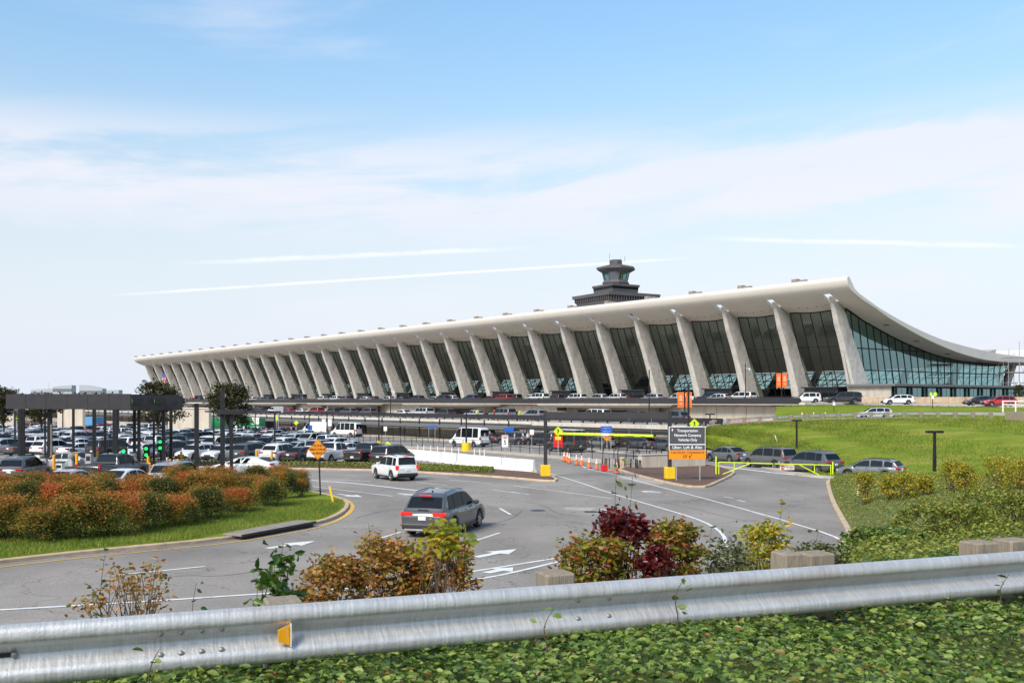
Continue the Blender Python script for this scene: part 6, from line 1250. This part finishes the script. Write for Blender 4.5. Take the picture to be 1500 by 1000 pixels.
# ============================================================ planting
M['ivy'] = leafmat('ivy_leaf', [(0, (.04, .08, .016)), (.35, (.095, .165, .03)), (.7, (.18, .265, .045)), (.9, (.29, .36, .075)), (.972, (.22, .22, .05)), (1, (.30, .10, .04))], .3, .45)
M['ivyfar'] = leafmat('bank_ivy_leaf', [(0, (.085, .12, .016)), (.5, (.195, .24, .03)), (.88, (.33, .34, .055)), (1, (.38, .26, .06))], .3, .5)
M['nandina'] = leafmat('nandina_leaf', [(0, (.025, .05, .012)), (.34, (.10, .125, .018)), (.52, (.29, .23, .025)), (.72, (.50, .20, .03)), (1, (.50, .085, .035))], .35, .5)
M['bronze'] = leafmat('bronze_leaf', [(0, (.13, .13, .02)), (.3, (.32, .20, .035)), (.65, (.46, .23, .06)), (.88, (.46, .15, .04)), (1, (.26, .28, .05))], .35, .4)
M['yellowgreen'] = leafmat('yellow_green_leaf', [(0, (.12, .17, .02)), (.5, (.33, .33, .02)), (1, (.52, .33, .02))], .4, .4)
M['green'] = leafmat('fresh_green_leaf', [(0, (.03, .08, .014)), (.6, (.07, .15, .02)), (1, (.18, .22, .03))], .35, .35)
M['darkred'] = leafmat('dark_red_leaf', [(0, (.05, .008, .010)), (.6, (.12, .016, .018)), (1, (.25, .03, .025))], .3, .35)
M['mixed'] = leafmat('turning_leaf', [(0, (.10, .13, .018)), (.45, (.30, .28, .03)), (.7, (.32, .16, .03)), (1, (.34, .05, .02))], .35, .4)
M['silver'] = leafmat('grey_green_leaf', [(0, (.06, .08, .03)), (.6, (.13, .15, .06)), (1, (.22, .22, .10))], .3, .5)
M['tree'] = leafmat('tree_leaf', [(0, (.016, .024, .009)), (.6, (.045, .055, .014)), (.88, (.085, .07, .018)), (1, (.15, .07, .02))], .3, .55)
M['gold'] = leafmat('golden_shrub_leaf', [(0, (.15, .19, .022)), (.45, (.36, .36, .035)), (.8, (.52, .40, .03)), (1, (.50, .26, .03))], .35, .5)
M['grassblade'] = leafmat('grass_blade', [(0, (.11, .17, .018)), (.6, (.20, .27, .028)), (1, (.34, .35, .07))], .35, .6)
M['lawnblade'] = leafmat('lawn_blade', [(0, (.10, .15, .012)), (.45, (.17, .23, .02)), (.85, (.25, .275, .04)), (1, (.36, .32, .09))], .3, .8)
M['wood2'] = leafmat('far_tree_leaf', [(0, (.02, .03, .012)), (.6, (.05, .06, .02)), (1, (.11, .07, .03))], .2, .8)
def clumps(n, ncl, w, d, h, z0=.0, spread=.16, shape=1.):
    a = RNG.uniform(0, 6.283, ncl); u = RNG.uniform(.0, 1, ncl); r = np.sqrt(RNG.uniform(.05, 1, ncl)); zc = z0 + (h - z0) * np.sqrt(u) * .97
    f = np.sqrt(np.clip(1 - ((zc - z0) / (h - z0) * .92) ** 2.4, .03, 1)); C = np.column_stack([np.cos(a) * r * f * w / 2, np.sin(a) * r * f * d / 2, zc])
    k = RNG.integers(0, ncl, n); s = spread * min(w, h); P = C[k] + RNG.normal(size=(n, 3)) * [s, s, s * .75]; P[:, 2] = np.abs(P[:, 2] - .01) + .01; return P, C
def stems(C, n, r, base_r=.1):
    mb = MB(); 
    for i in range(min(n, len(C))):
        c = Vector(C[i]); b = Vector((RNG.normal() * base_r, RNG.normal() * base_r, -.15)); m_ = b.lerp(c, .5) + Vector((RNG.normal() * .06, RNG.normal() * .06, c.z * .1)); mb.tube([b, m_, c], [r, r * .75, r * .35], 5)
    return mb
def shrub(name, pos, w, d, h, n, ncl, size, m, label, cat='shrub', group=None, z0=.05, spread=.15, ns=10, r=.012, rise=False, meshes=None, rz=None, aspect=.55, sc=1.):
    if meshes is None:
        P, C = clumps(n, ncl, w, d, h, z0, spread); rnd = None
        if rise: rnd = np.clip(.03 + rise + .62 * (P[:, 2] / h) + .22 * np.sin(P[:, 0] * 3 + P[:, 1] * 2.1) + RNG.normal(size=n) * .16, 0, 1)
        meshes = (leaf_mesh('foliage', P, size, m, rnd, aspect=aspect), stems(C, ns, r, min(w, d) * .08).mesh('stem', 'twig'))
    t = thing(name, label, cat, pos, RNG.uniform(0, 6) if rz is None else rz, group); t.scale = (sc, sc, sc); link('foliage', meshes[0], t); link('stem', meshes[1], t); return t, meshes
def ht_(px, Y, py): return max(.2, (EYE - (py - HOR) * Y / FPX - onbank(px, Y).z) / 1.03)
def bz(x, y): return float(bank_z(np.array([[x, y]]))[0])
def onbank(px, Y, dz=-.02): x = (px - 750) / FPX * Y; return Vector((x, Y, bz(x, Y) + dz))
# --- nandina hedge on the grass island, every bush its own
NV = [shrub('tmp', (0, 0, 0), w, w * .95, h, 9500, 170, .085, 'nandina', 'tmp', z0=.12, spread=.105, ns=26, r=.014, rise=q, aspect=.42) for w, h, q in ((2.5, 1.75, .12), (2.3, 1.9, -.12), (2.7, 1.65, .02), (2.1, 1.8, -.2))]
for t, _ in NV:
    for c in list(t.children): bpy.data.objects.remove(c)
    bpy.data.objects.remove(t)
LABELS.pop('tmp', None)
HB_ = [(-45, 800), (8, 797), (62, 800), (112, 797), (165, 793), (213, 783), (258, 776), (300, 768), (345, 757), (392, 748), (-20, 768), (35, 765), (85, 764), (135, 762), (185, 759), (235, 755), (283, 750), (328, 744), (372, 738), (415, 733), (-5, 742), (45, 741), (98, 741), (150, 739), (205, 737), (262, 733), (320, 728), (375, 722), (410, 718)]
HB_L = ['front', 'middle', 'back']; cnts = [0, 0, 0]
ordn = ['first', 'second', 'third', 'fourth', 'fifth', 'sixth', 'seventh', 'eighth', 'ninth', 'tenth']
for i, (x, y) in enumerate(HB_):
    r_ = 0 if i < 10 else 1 if i < 20 else 2; cnts[r_] += 1; p = gr(x, y); p.z += .1
    sc = (.78 if x > 330 else .89) * RNG.uniform(.92, 1.08) * (.9 if r_ == 0 else 1.)
    shrub('nandina_shrub', p, 0, 0, 0, 0, 0, 0, None, 'orange topped shrub in the %s rank of the island hedge, %s from left' % (HB_L[r_], ordn[cnts[r_] - 1]), 'shrub', 'shrubs of the island hedge', meshes=NV[i % 4][1], sc=sc)[0].scale = (sc * RNG.uniform(1.05, 1.45), sc * RNG.uniform(.95, 1.2), sc * RNG.uniform(.86, 1.14))
shrub('nandina_shrub', gr(438, 722, .1), 0, 0, 0, 0, 0, 0, None, 'small upright shrub standing apart at the right end of the island hedge', 'shrub', meshes=NV[3][1], sc=.66)
shrub('nandina_shrub', gr(441, 730, .1), 0, 0, 0, 0, 0, 0, None, 'low red shrub at the right end of the island hedge below the upright one', 'shrub', meshes=NV[1][1], sc=.5)
# grass blades on the island, grass and weeds in the strip
isl = np.array([(p.x, p.y) for p in HEDGE_ISL]); n = 150000
P = np.column_stack([RNG.uniform(-22, -6, n), RNG.uniform(29, 52, n)]); P = P[inside(P, isl)]; P = P[dist(P, np.vstack([isl, isl[:1]])) > .3]; P = P[dist(P, np.array([(pa_[0], pa_[1]) for pa_ in (gr(350, 792.5), gr(468, 770.5))])) > 1.4]
P = np.column_stack([P, -GS * P[:, 1] + .19]); 
def blades(name, P, h, m, wd=.012):
    n = len(P); hh = h * RNG.uniform(.5, 1.4, n); d = RNG.normal(size=(n, 3)) * .35; d[:, 2] = 1; w = RNG.normal(size=(n, 3)) * [1, 1, 0]; w /= np.linalg.norm(w, axis=1)[:, None]; w *= wd
    V = np.stack([P - w, P + w, P + d * hh[:, None]], 1).reshape(-1, 3); F = np.arange(n * 3).astype(np.int32); me = bpy.data.meshes.new(name); me.vertices.add(n * 3); me.vertices.foreach_set('co', V.ravel()); me.loops.add(n * 3); me.loops.foreach_set('vertex_index', F); me.polygons.add(n); me.polygons.foreach_set('loop_start', (np.arange(n) * 3).astype(np.int32)); me.polygons.foreach_set('loop_total', np.full(n, 3, np.int32))
    a = me.attributes.new('rnd', 'FLOAT', 'FACE'); a.data.foreach_set('value', np.clip(.45 + .25 * np.sin(P[:, 0] * 1.3) * np.sin(P[:, 1] * .9) + RNG.normal(size=n) * .25, 0, 1).astype(np.float32)); me.materials.append(M[m]); me.update(calc_edges=True); return link(name, me)
stuff(blades('grass', P, .13, 'grassblade'))
def on_loft(A, Bq, n, zt=None):
    i = RNG.uniform(0, len(A) - 1.001, n); t = RNG.random(n); k = i.astype(int); f = (i - k)[:, None]; A_ = np.array([tuple(p) for p in A]); B_ = np.array([tuple(p) for p in Bq])
    a = A_[k] * (1 - f) + A_[k + 1] * f; b = B_[k] * (1 - f) + B_[k + 1] * f; P = a + (b - a) * t[:, None]
    if zt: P[:, 2] = a[:, 2] + (b[:, 2] - a[:, 2]) * (t * t * (3 - 2 * t) * .55 + t * .45)
    return P
P = on_loft(hb, ht, 150000, True); P = P[(P[:, 0] / P[:, 1] < .62) & (P[:, 1] > 55)]; stuff(blades('grass', P, .16, 'lawnblade', .035))
P = on_loft(hl_, hu, 50000); P = P[P[:, 0] / P[:, 1] < .62]; P[:, 2] += .05; stuff(blades('grass', P, .16, 'lawnblade', .035))
def strip_cover(px0, px1, n, h, size, m, name, back):
    a = [gr(*p) for p in px0]; b = [gr(*p) for p in px1]; t = RNG.random(n); s = RNG.random(n); A = resample(a, 60); Bq = resample(b, 60); i = (t * 59).astype(int)
    P = np.array([A[k].lerp(Bq[k], q) for k, q in zip(i, s)]); P[:, 2] = -GS * P[:, 1] + .14 + RNG.random(n) * h * (1 - np.abs(2 * s - 1) ** 3); return stuff(link(name, leaf_mesh(name, P, size, m)))
strip_cover([(210, 682), (402, 685.6), (550, 688.2)], [(210, 676.5), (400, 680), (560, 683)], 9000, .35, .14, 'ivyfar', 'ground_cover', 0)
strip_cover([(560, 688.4), (620, 691.6), (722, 695)], [(560, 683.3), (630, 684.5), (726, 689.5)], 11000, .34, .13, 'ivyfar', 'ground_cover', 0)
# --- ivy round the guard rail, close to
def ivy(name, n, x0, x1, y0, y1, hf, size, m, keep=None, up=.45, dmin=.1):
    P = np.column_stack([RNG.uniform(x0, x1, n), RNG.uniform(y0, y1, n)])
    if keep is not None: P = P[keep(P)]
    P = P[inside(P, POLY)]; P = P[dist(P, TA) > dmin]; nn = bank_n(P); z = bank_z(P) + hf(P); return stuff(link(name, leaf_mesh(name, np.column_stack([P, z]), size if np.isscalar(size) else size(P), m, None, up, nn)))
def near_h(P): 
    b = np.where((P[:, 0] + 2.58) * .361 - (P[:, 1] - 5.) * .932 < -.15, .10, .255 - .012 * np.clip(P[:, 0], 0, 4)) + .07 * np.sin(P[:, 0] * 3.1 + 1) * np.sin(P[:, 1] * 2.7) + .06 * np.sin(P[:, 0] * 7 + P[:, 1] * 5); return np.clip(b * RNG.random(len(P)) ** .45 + RNG.random(len(P)) * .05, .02, np.maximum(.03, 3.585 - bank_z(P)))
vis = lambda P: (np.abs(P[:, 0] / (P[:, 1] + 3.)) < .95)
ivy('ivy', 190000, -6.5, 10.5, 3.3, 10.5, near_h, lambda P: .030 + .042 * RNG.random(len(P)) ** 1.7, 'ivy', vis)
ivy('ivy', 115000, -4, 20, 10, 24, lambda P: RNG.random(len(P)) * .20, .058, 'ivyfar', vis)
ivy('ivy', 270000, 3, 42, 20, 74, lambda P: RNG.random(len(P)) * .17, lambda P: .034 + .0009 * P[:, 1] * RNG.uniform(.6, 1.3, len(P)), 'ivyfar', lambda P: (P[:, 0] / P[:, 1] > .2) & (P[:, 0] / P[:, 1] < .75), dmin=.25)
# sprigs that stand up in front of the rail
def sprig(pos, h, n, size, m, label, lean=(0, 0), pair=False, thick=.006, name='sprig', cat='plant', spread=.04):
    t = thing(name, label, cat, pos); pts = [Vector((lean[0] * q ** 1.5 + .02 * math.sin(q * 7), lean[1] * q ** 1.5, h * q)) for q in np.linspace(0, 1, 7)]
    MB().tube(pts, [thick * (1 - .7 * q) for q in np.linspace(0, 1, 7)], 5).build('stem', 'twig', t)
    q = np.linspace(.25, 1, n); P = np.array([[lean[0] * a ** 1.5 + .02 * math.sin(a * 7), lean[1] * a ** 1.5, h * a] for a in q]); P += RNG.normal(size=P.shape) * [spread, spread, .015]; link('foliage', leaf_mesh('foliage', P, size, m, up=.3), t); return t
for px, Y, h, n, l in ((217, 4.75, .45, 9, 'single leafy sprig climbing in front of the rail at left'), (795, 5.85, .42, 7, 'leafy sprig leaning on the rail face near the middle'), (987, 6.2, .45, 7, 'thin sprig rising against the lower rail edge right of the middle'), (1462, 7.05, .4, 9, 'leafy sprig over the lower rail edge at far right')): sprig(onbank(px, Y, .12), h * .8, n, .06, 'ivy', l, (.05, -.03))
# --- shrubs behind the rail
shrub('sparse_shrub', onbank(190, 8.4), 1.25, .7, ht_(190, 8.4, 822), 600, 70, .045, 'bronze', 'sparse twiggy shrub with orange leaves behind the left part of the rail', ns=60, r=.006, spread=.05, z0=.3)
for px, Y, py, n, l in ((148, 8.2, 805, 18, 'thin green topped stem at the left edge of the sparse orange shrub'), (282, 8.2, 848, 9, 'short leafy stem at the right edge of the sparse orange shrub')): sprig(onbank(px, Y), ht_(px, Y, py), n, .06, 'green', l, (.02, 0))
shrub('green_shrub', onbank(410, 6.7), .36, .3, ht_(410, 6.7, 805), 110, 18, .085, 'green', 'upright fresh green shrub beside the left timber rail post', ns=16, r=.006, spread=.11, z0=.35)
sprig(onbank(408, 6.75), ht_(408, 6.75, 788), 18, .06, 'green', 'tall single green stem above the left timber rail post', (.02, 0)); sprig(onbank(388, 6.6), ht_(388, 6.6, 850), 10, .075, 'green', 'low green stem at the left of the left timber rail post', (-.06, 0))
for px, Y, w, py, n, l in ((490, 8.3, .72, 806, 2600, 'orange bronze leaved shrub behind the rail, left one of the dense three'), (570, 8.4, .85, 785, 3800, 'orange bronze leaved shrub in the middle of the dense three behind the rail'), (648, 8.4, .56, 786, 2400, 'reddish bronze leaved shrub at the right of the dense three behind the rail')): shrub('bronze_shrub', onbank(px, Y), w, .7, ht_(px, Y, py), n, 110, .048, 'bronze', l, ns=44, r=.006, spread=.07, z0=.12)
shrub('yellow_shrub', onbank(645, 7.6), .52, .4, ht_(645, 7.6, 764), 210, 30, .075, 'yellowgreen', 'yellow green large leaved shrub in front of the grey SUV', ns=16, r=.007, spread=.08, z0=.75)
sprig(onbank(560, 7.9), ht_(560, 7.9, 760), 20, .055, 'mixed', 'single tall leafy stem leaning above the orange bronze shrubs', (-.12, 0))
shrub('turning_shrub', onbank(872, 9.2), .92, .8, ht_(872, 9.2, 785), 3200, 110, .055, 'mixed', 'green and orange shrub left of the dark red one behind the rail', ns=40, r=.007, spread=.075, z0=.15)
shrub('turning_shrub', onbank(985, 9.4), .74, .7, ht_(985, 9.4, 760), 2800, 100, .055, 'mixed', 'orange tipped shrub right of the dark red one behind the rail', ns=36, r=.007, spread=.07, z0=.15)
shrub('dark_red_shrub', onbank(908, 9.5), .60, .55, ht_(908, 9.5, 748), 1200, 40, .062, 'darkred', 'dark red leaved shrub standing tallest in the clump right of the middle', ns=26, r=.008, spread=.09, z0=ht_(908, 9.5, 800))
shrub('dark_red_shrub', onbank(958, 9.0), .36, .3, ht_(958, 9.0, 795), 700, 30, .055, 'darkred', 'lower dark red shrub in front of the orange tipped one', ns=18, r=.007, spread=.10, z0=.5)
sprig(onbank(905, 9.6), ht_(905, 9.6, 664), 30, .07, 'green', 'tall green shoot above the dark red shrub, left of two', (-.02, 0), spread=.035); sprig(onbank(925, 9.6), ht_(925, 9.6, 688), 20, .08, 'green', 'tall green shoot above the dark red shrub, right of two', (.0, 0), spread=.035); sprig(onbank(828, 8.9), ht_(828, 8.9, 790), 14, .055, 'mixed', 'thin stem with small leaves at the left of the dark red clump', (-.03, 0))
shrub('grey_green_shrub', onbank(1065, 10), .78, .6, ht_(1065, 10, 790), 1000, 70, .05, 'silver', 'sparse grey green shrub right of the orange tipped one', ns=40, r=.006, spread=.08, z0=.2)
shrub('gold_shrub', onbank(1118, 10.4), .72, .6, ht_(1118, 10.4, 762), 1300, 70, .055, 'gold', 'yellow green shrub left of the double timber posts', ns=36, r=.006, spread=.08, z0=.25); shrub('grey_green_shrub', onbank(1195, 10.8), .85, .6, ht_(1195, 10.8, 797), 900, 60, .05, 'silver', 'sparse brownish shrub behind the double timber posts', ns=44, r=.006, spread=.07, z0=.25)
sprig(onbank(1038, 10), ht_(1038, 10, 765), 16, .065, 'green', 'green stem rising from the sparse grey green shrub', (.02, 0)); sprig(onbank(1142, 10.6), ht_(1142, 10.6, 726), 20, .065, 'gold', 'tall yellow shoot above the yellow green shrub', (.02, 0)); sprig(onbank(1195, 10.9), ht_(1195, 10.9, 772), 14, .06, 'green', 'thin green stem behind the double timber posts', (.02, 0))
for px, Y, w, h, l in ((1390, 17, 2.0, .68, 'dark green bush in the ivy bank left of the right rail posts'), (1470, 18, 2.2, .75, 'dark green bush in the ivy bank above the right rail posts'), (1300, 15, 1.6, .4, 'low dark green bush in the ivy near the right kerb end')): shrub('bank_shrub', onbank(px, Y), w, w, h, 5000, 130, .055, 'ivyfar' if px > 1320 else 'ivy', l, ns=30, r=.01, spread=.07)
for px, Y, w, py, l in ((1267, 47, 1.0, 692, 'small golden bush on the bank in front of the blue grey car'), (1303, 46, .8, 695, 'yellow green bush on the bank right of the blue grey car'), (1325, 45, 1.2, 692, 'leafy yellow green bush on the bank crest left of the small orange one'), (1356, 45, .8, 697, 'small orange yellow bush on the bank crest below the lamp'), (1397, 46, 1.5, 676, 'golden bush on the bank crest right of the lamp'), (1414, 44, 1.0, 680, 'green bush beside the golden one on the bank crest'), (1462, 46, 1.6, 667, 'large golden bush on the bank crest near the right edge'), (1492, 44, 1.5, 672, 'orange green bush at the right frame edge on the bank')): shrub('golden_shrub', onbank(px, Y), w, w, ht_(px, Y, py), 1500, 70, .10, 'gold', l, ns=24, r=.012, spread=.10, group='bushes on the bank crest')
# ------------------------------------------------------------ trees
def tree(pos, h, w, th, n, size, m, label, name='tree', z0=None, group='trees in the car park', tr=.16):
    t = thing(name, label, 'tree', pos, 0, group); P, C = clumps(n, 46, w, w, h - th, .0, .075); P[:, 2] += th; C = C + [0, 0, th]
    mb = MB(); mb.tube([(0, 0, 0), (.05, .03, th * .6), (0, .05, th + (h - th) * .35), (.05, 0, h * .85)], [tr, tr * .8, tr * .55, tr * .2], 8)
    for c in C[:26]: mb.tube([(0, .03, th * RNG.uniform(.75, 1.1)), tuple(np.array([0, 0, th]) * .4 + c * .6 + [0, 0, .1]), tuple(c)], [tr * .4, tr * .22, tr * .08], 5)
    mb.build('trunk', 'bark', t); link('crown', leaf_mesh('crown', P, size, m), t); return t
tree(gr(336, 664), 7.6, 5.0, 3.0, 6000, .26, 'tree', 'round dark green tree in the car park behind the tall dark poles', tr=.15); tree(gr(231, 655), 8.2, 7.2, 3.0, 6500, .28, 'tree', 'round dark tree in the car park partly behind the toll canopy'); tree(gr(60, 652), 6.8, 6.0, 3.2, 5000, .28, 'tree', 'dark tree behind the left toll canopy posts'); tree(gr(5, 650), 6.6, 4.2, 3.0, 3000, .28, 'tree', 'reddish dark tree at the far left frame edge')
for i, (x, y, Y) in enumerate(((3, 567, 330), (17, 571, 340), (-20, 566, 330))): p = at(x, 600, Y); p.z = gz(320); h = EYE + (HOR - y) * Y / FPX - p.z; tree(p, h, 7, 3, 2500, .5, 'wood2', 'far dark tree at the left frame edge, %s of three' % ('middle one', 'right one', 'left one')[i], group='far trees at left')
n = 26000; xx = RNG.uniform(-520, -130, n); yy = RNG.uniform(560, 680, n); hh = 6.5 + 2.4 * np.sin(xx * .09) + 1.8 * np.sin(xx * .23 + 1) + 1.2 * np.sin(xx * .6); zt = np.abs(RNG.normal(size=n)) ** .6
stuff(link('woodland', leaf_mesh('woodland', np.column_stack([xx, yy, gz(400) + np.clip(RNG.random(n) ** .6, 0, 1) * np.maximum(6, hh + 2.0)]), 2.0, 'wood2')))
n = 9000; xx = RNG.uniform(150, 520, n); yy = RNG.uniform(560, 640, n)
stuff(link('woodland', leaf_mesh('woodland', np.column_stack([xx, yy, gz(400) + RNG.random(n) ** .6 * (7 + 2 * np.sin(xx * .1))]), 2.2, 'wood2')))
tree(at(1494, 589, 150), 2.6, 2.2, .5, 1500, .15, 'tree', 'small dark evergreen bush at the right frame edge by the pavilion', 'bush', group=None, tr=.06)
# ============================================================ the guard rail in front of the camera
m = mat('galvanised_steel', (.56, .555, .545), .5, .55, var=.1, scale=1.2, col2=(.60, .60, .595), stain=((.42, .33, .28), 3.2, .52, .5, (.35, .35, 1.6)), bump=.12, bscale=60); M['galv'] = m
t_ = m.node_tree; bs = t_.nodes['Principled BSDF']; tcn = t_.nodes.new('ShaderNodeTexCoord'); mp = t_.nodes.new('ShaderNodeMapping'); mp.inputs['Scale'].default_value = (26, 3, 1.6); mp.inputs['Rotation'].default_value = (0, .25, 0); t_.links.new(tcn.outputs['Object'], mp.inputs[0])
n_ = t_.nodes.new('ShaderNodeTexNoise'); n_.inputs['Scale'].default_value = 3; n_.inputs['Detail'].default_value = 5; t_.links.new(mp.outputs[0], n_.inputs['Vector'])
mr = t_.nodes.new('ShaderNodeMapRange'); mr.inputs[1].default_value = .35; mr.inputs[2].default_value = .7; mr.inputs[3].default_value = .42; mr.inputs[4].default_value = .62; t_.links.new(n_.outputs[0], mr.inputs[0]); t_.links.new(mr.outputs[0], bs.inputs['Roughness'])
mr2 = t_.nodes.new('ShaderNodeMapRange'); mr2.inputs[1].default_value = .3; mr2.inputs[2].default_value = .7; mr2.inputs[3].default_value = .82; mr2.inputs[4].default_value = 1.06; t_.links.new(n_.outputs[0], mr2.inputs[0]); src = bs.inputs['Base Color'].links[0].from_socket
mx = t_.nodes.new('ShaderNodeMix'); mx.data_type = 'RGBA'; mx.blend_type = 'MULTIPLY'; mx.inputs[0].default_value = 1; t_.links.new(src, mx.inputs[6]); t_.links.new(mr2.outputs[0], mx.inputs[7]); t_.links.new(mx.outputs[2], bs.inputs['Base Color'])
RA, RB = Vector((-2.58, 5.0, 3.872)), Vector((3.87, 7.5, 3.885)); rd_ = (RB - RA); RLN = math.hypot(rd_.x, rd_.y); ra_ = math.atan2(rd_.y, rd_.x)
RAIL = thing('guard_rail', 'galvanised steel W beam guard rail on timber posts crossing the whole foreground', 'guard rail', RA, ra_)
prof = [(.085, -.004), (.06, .0), (.028, -.004), (.012, -.016), (.003, -.036), (.0, -.060), (.004, -.078), (.018, -.092), (.058, -.120), (.076, -.134), (.082, -.155), (.076, -.176), (.058, -.190), (.018, -.218), (.004, -.232), (.0, -.250), (.003, -.274), (.012, -.294), (.028, -.306), (.06, -.310), (.085, -.306)]
def beam(x0, x1, off=0.): return MB().loft([[(x, y + off - .04, z * 1.005) for y, z in prof] for x in np.linspace(x0, x1, 14)], close=False, cap=False)
jn = [-9.0, 1.00, 8.6, 16.2]
for i, (a, b) in enumerate(zip(jn, jn[1:])):
    o = beam(a, b, 0.0 if i == 0 else -.0012).build('beam', 'galv', RAIL)
    sl = o.modifiers.new('thickness', 'SOLIDIFY'); sl.thickness = .003; sl.offset = 0; sl.use_rim = False
bo = MB().loft([[(r * math.cos(a), -q, r * math.sin(a)) for a in np.linspace(0, 6.2832, 13)[:-1]] for r, q in ((.017, 0), (.017, .006), (.011, .012), (.0, .013))]).mesh('bolt', mat('bolt_steel', (.30, .29, .28), .5, .7))
def rail_x(px):                                               # distance along the rail under a photo column
    k = (px - 750) / FPX; c, s = math.cos(ra_), math.sin(ra_); return (k * RA.y - RA.x) / (c - k * s)
for px in (235, 265, 295, 324, 845, 890):
    for z in (-.098, -.212): link('bolt', bo, RAIL, (rail_x(px), -.012 - .002, z))
for px in (20,): link('bolt', bo, RAIL, (rail_x(px), .03, -.155)); MB().box((rail_x(px) - .03, .036, -.155), (.08, .008, .022)).build('slot', 'black', RAIL)
for z in (-.075, -.235): link('bolt', bo, RAIL, (rail_x(1497), -.038, z))
x = rail_x(415); MB().plate([(x + .012, -.06, -.212), (x + .012, -.06, -.098), (x + .010, -.055, -.098)], .001, (0, 1, 0)).build('reflector_edge', 'signback', RAIL)
rf_ = MB(); rf_.add([(x - .035, -.055, -.185), (x - .035, -.055, -.125), (x + .028, -.045, -.098), (x + .028, -.045, -.212), (x - .035, -.035, -.185), (x - .035, -.035, -.125), (x + .034, -.02, -.098), (x + .034, -.02, -.212)], [(0, 3, 2, 1), (4, 5, 6, 7), (0, 1, 5, 4), (1, 2, 6, 5), (2, 3, 7, 6), (3, 0, 4, 7)]); rf_.build('reflector', mat('amber_reflector', (.85, .38, .01), .3, var=.05, coat=.4), RAIL, fix=True)
MB().box((x + .034, -.035, -.155), (.005, .045, .125)).build('reflector_bracket', 'letter', RAIL)
for px, up_, wd, yo in ((422, .0, .20, .20), (834, .045, .20, .22), (1182, .075, .15, .22), (1234, .045, .22, .30), (1468, .06, .22, .22), (1528, .05, .24, .28), (-3.4, .03, .2, .22), (-1.2, .03, .2, .22), (8.4, .05, .2, .22), (10.4, .05, .2, .22), (12.4, .05, .2, .22), (14.4, .05, .2, .22)):
    xx_ = rail_x(px) if px > 100 else px; MB().box((xx_, yo, -.45 + up_ / 2), (wd, .19, .9 + up_), RNG.uniform(-.03, .03), bev=.012).build('post', 'wood', RAIL)
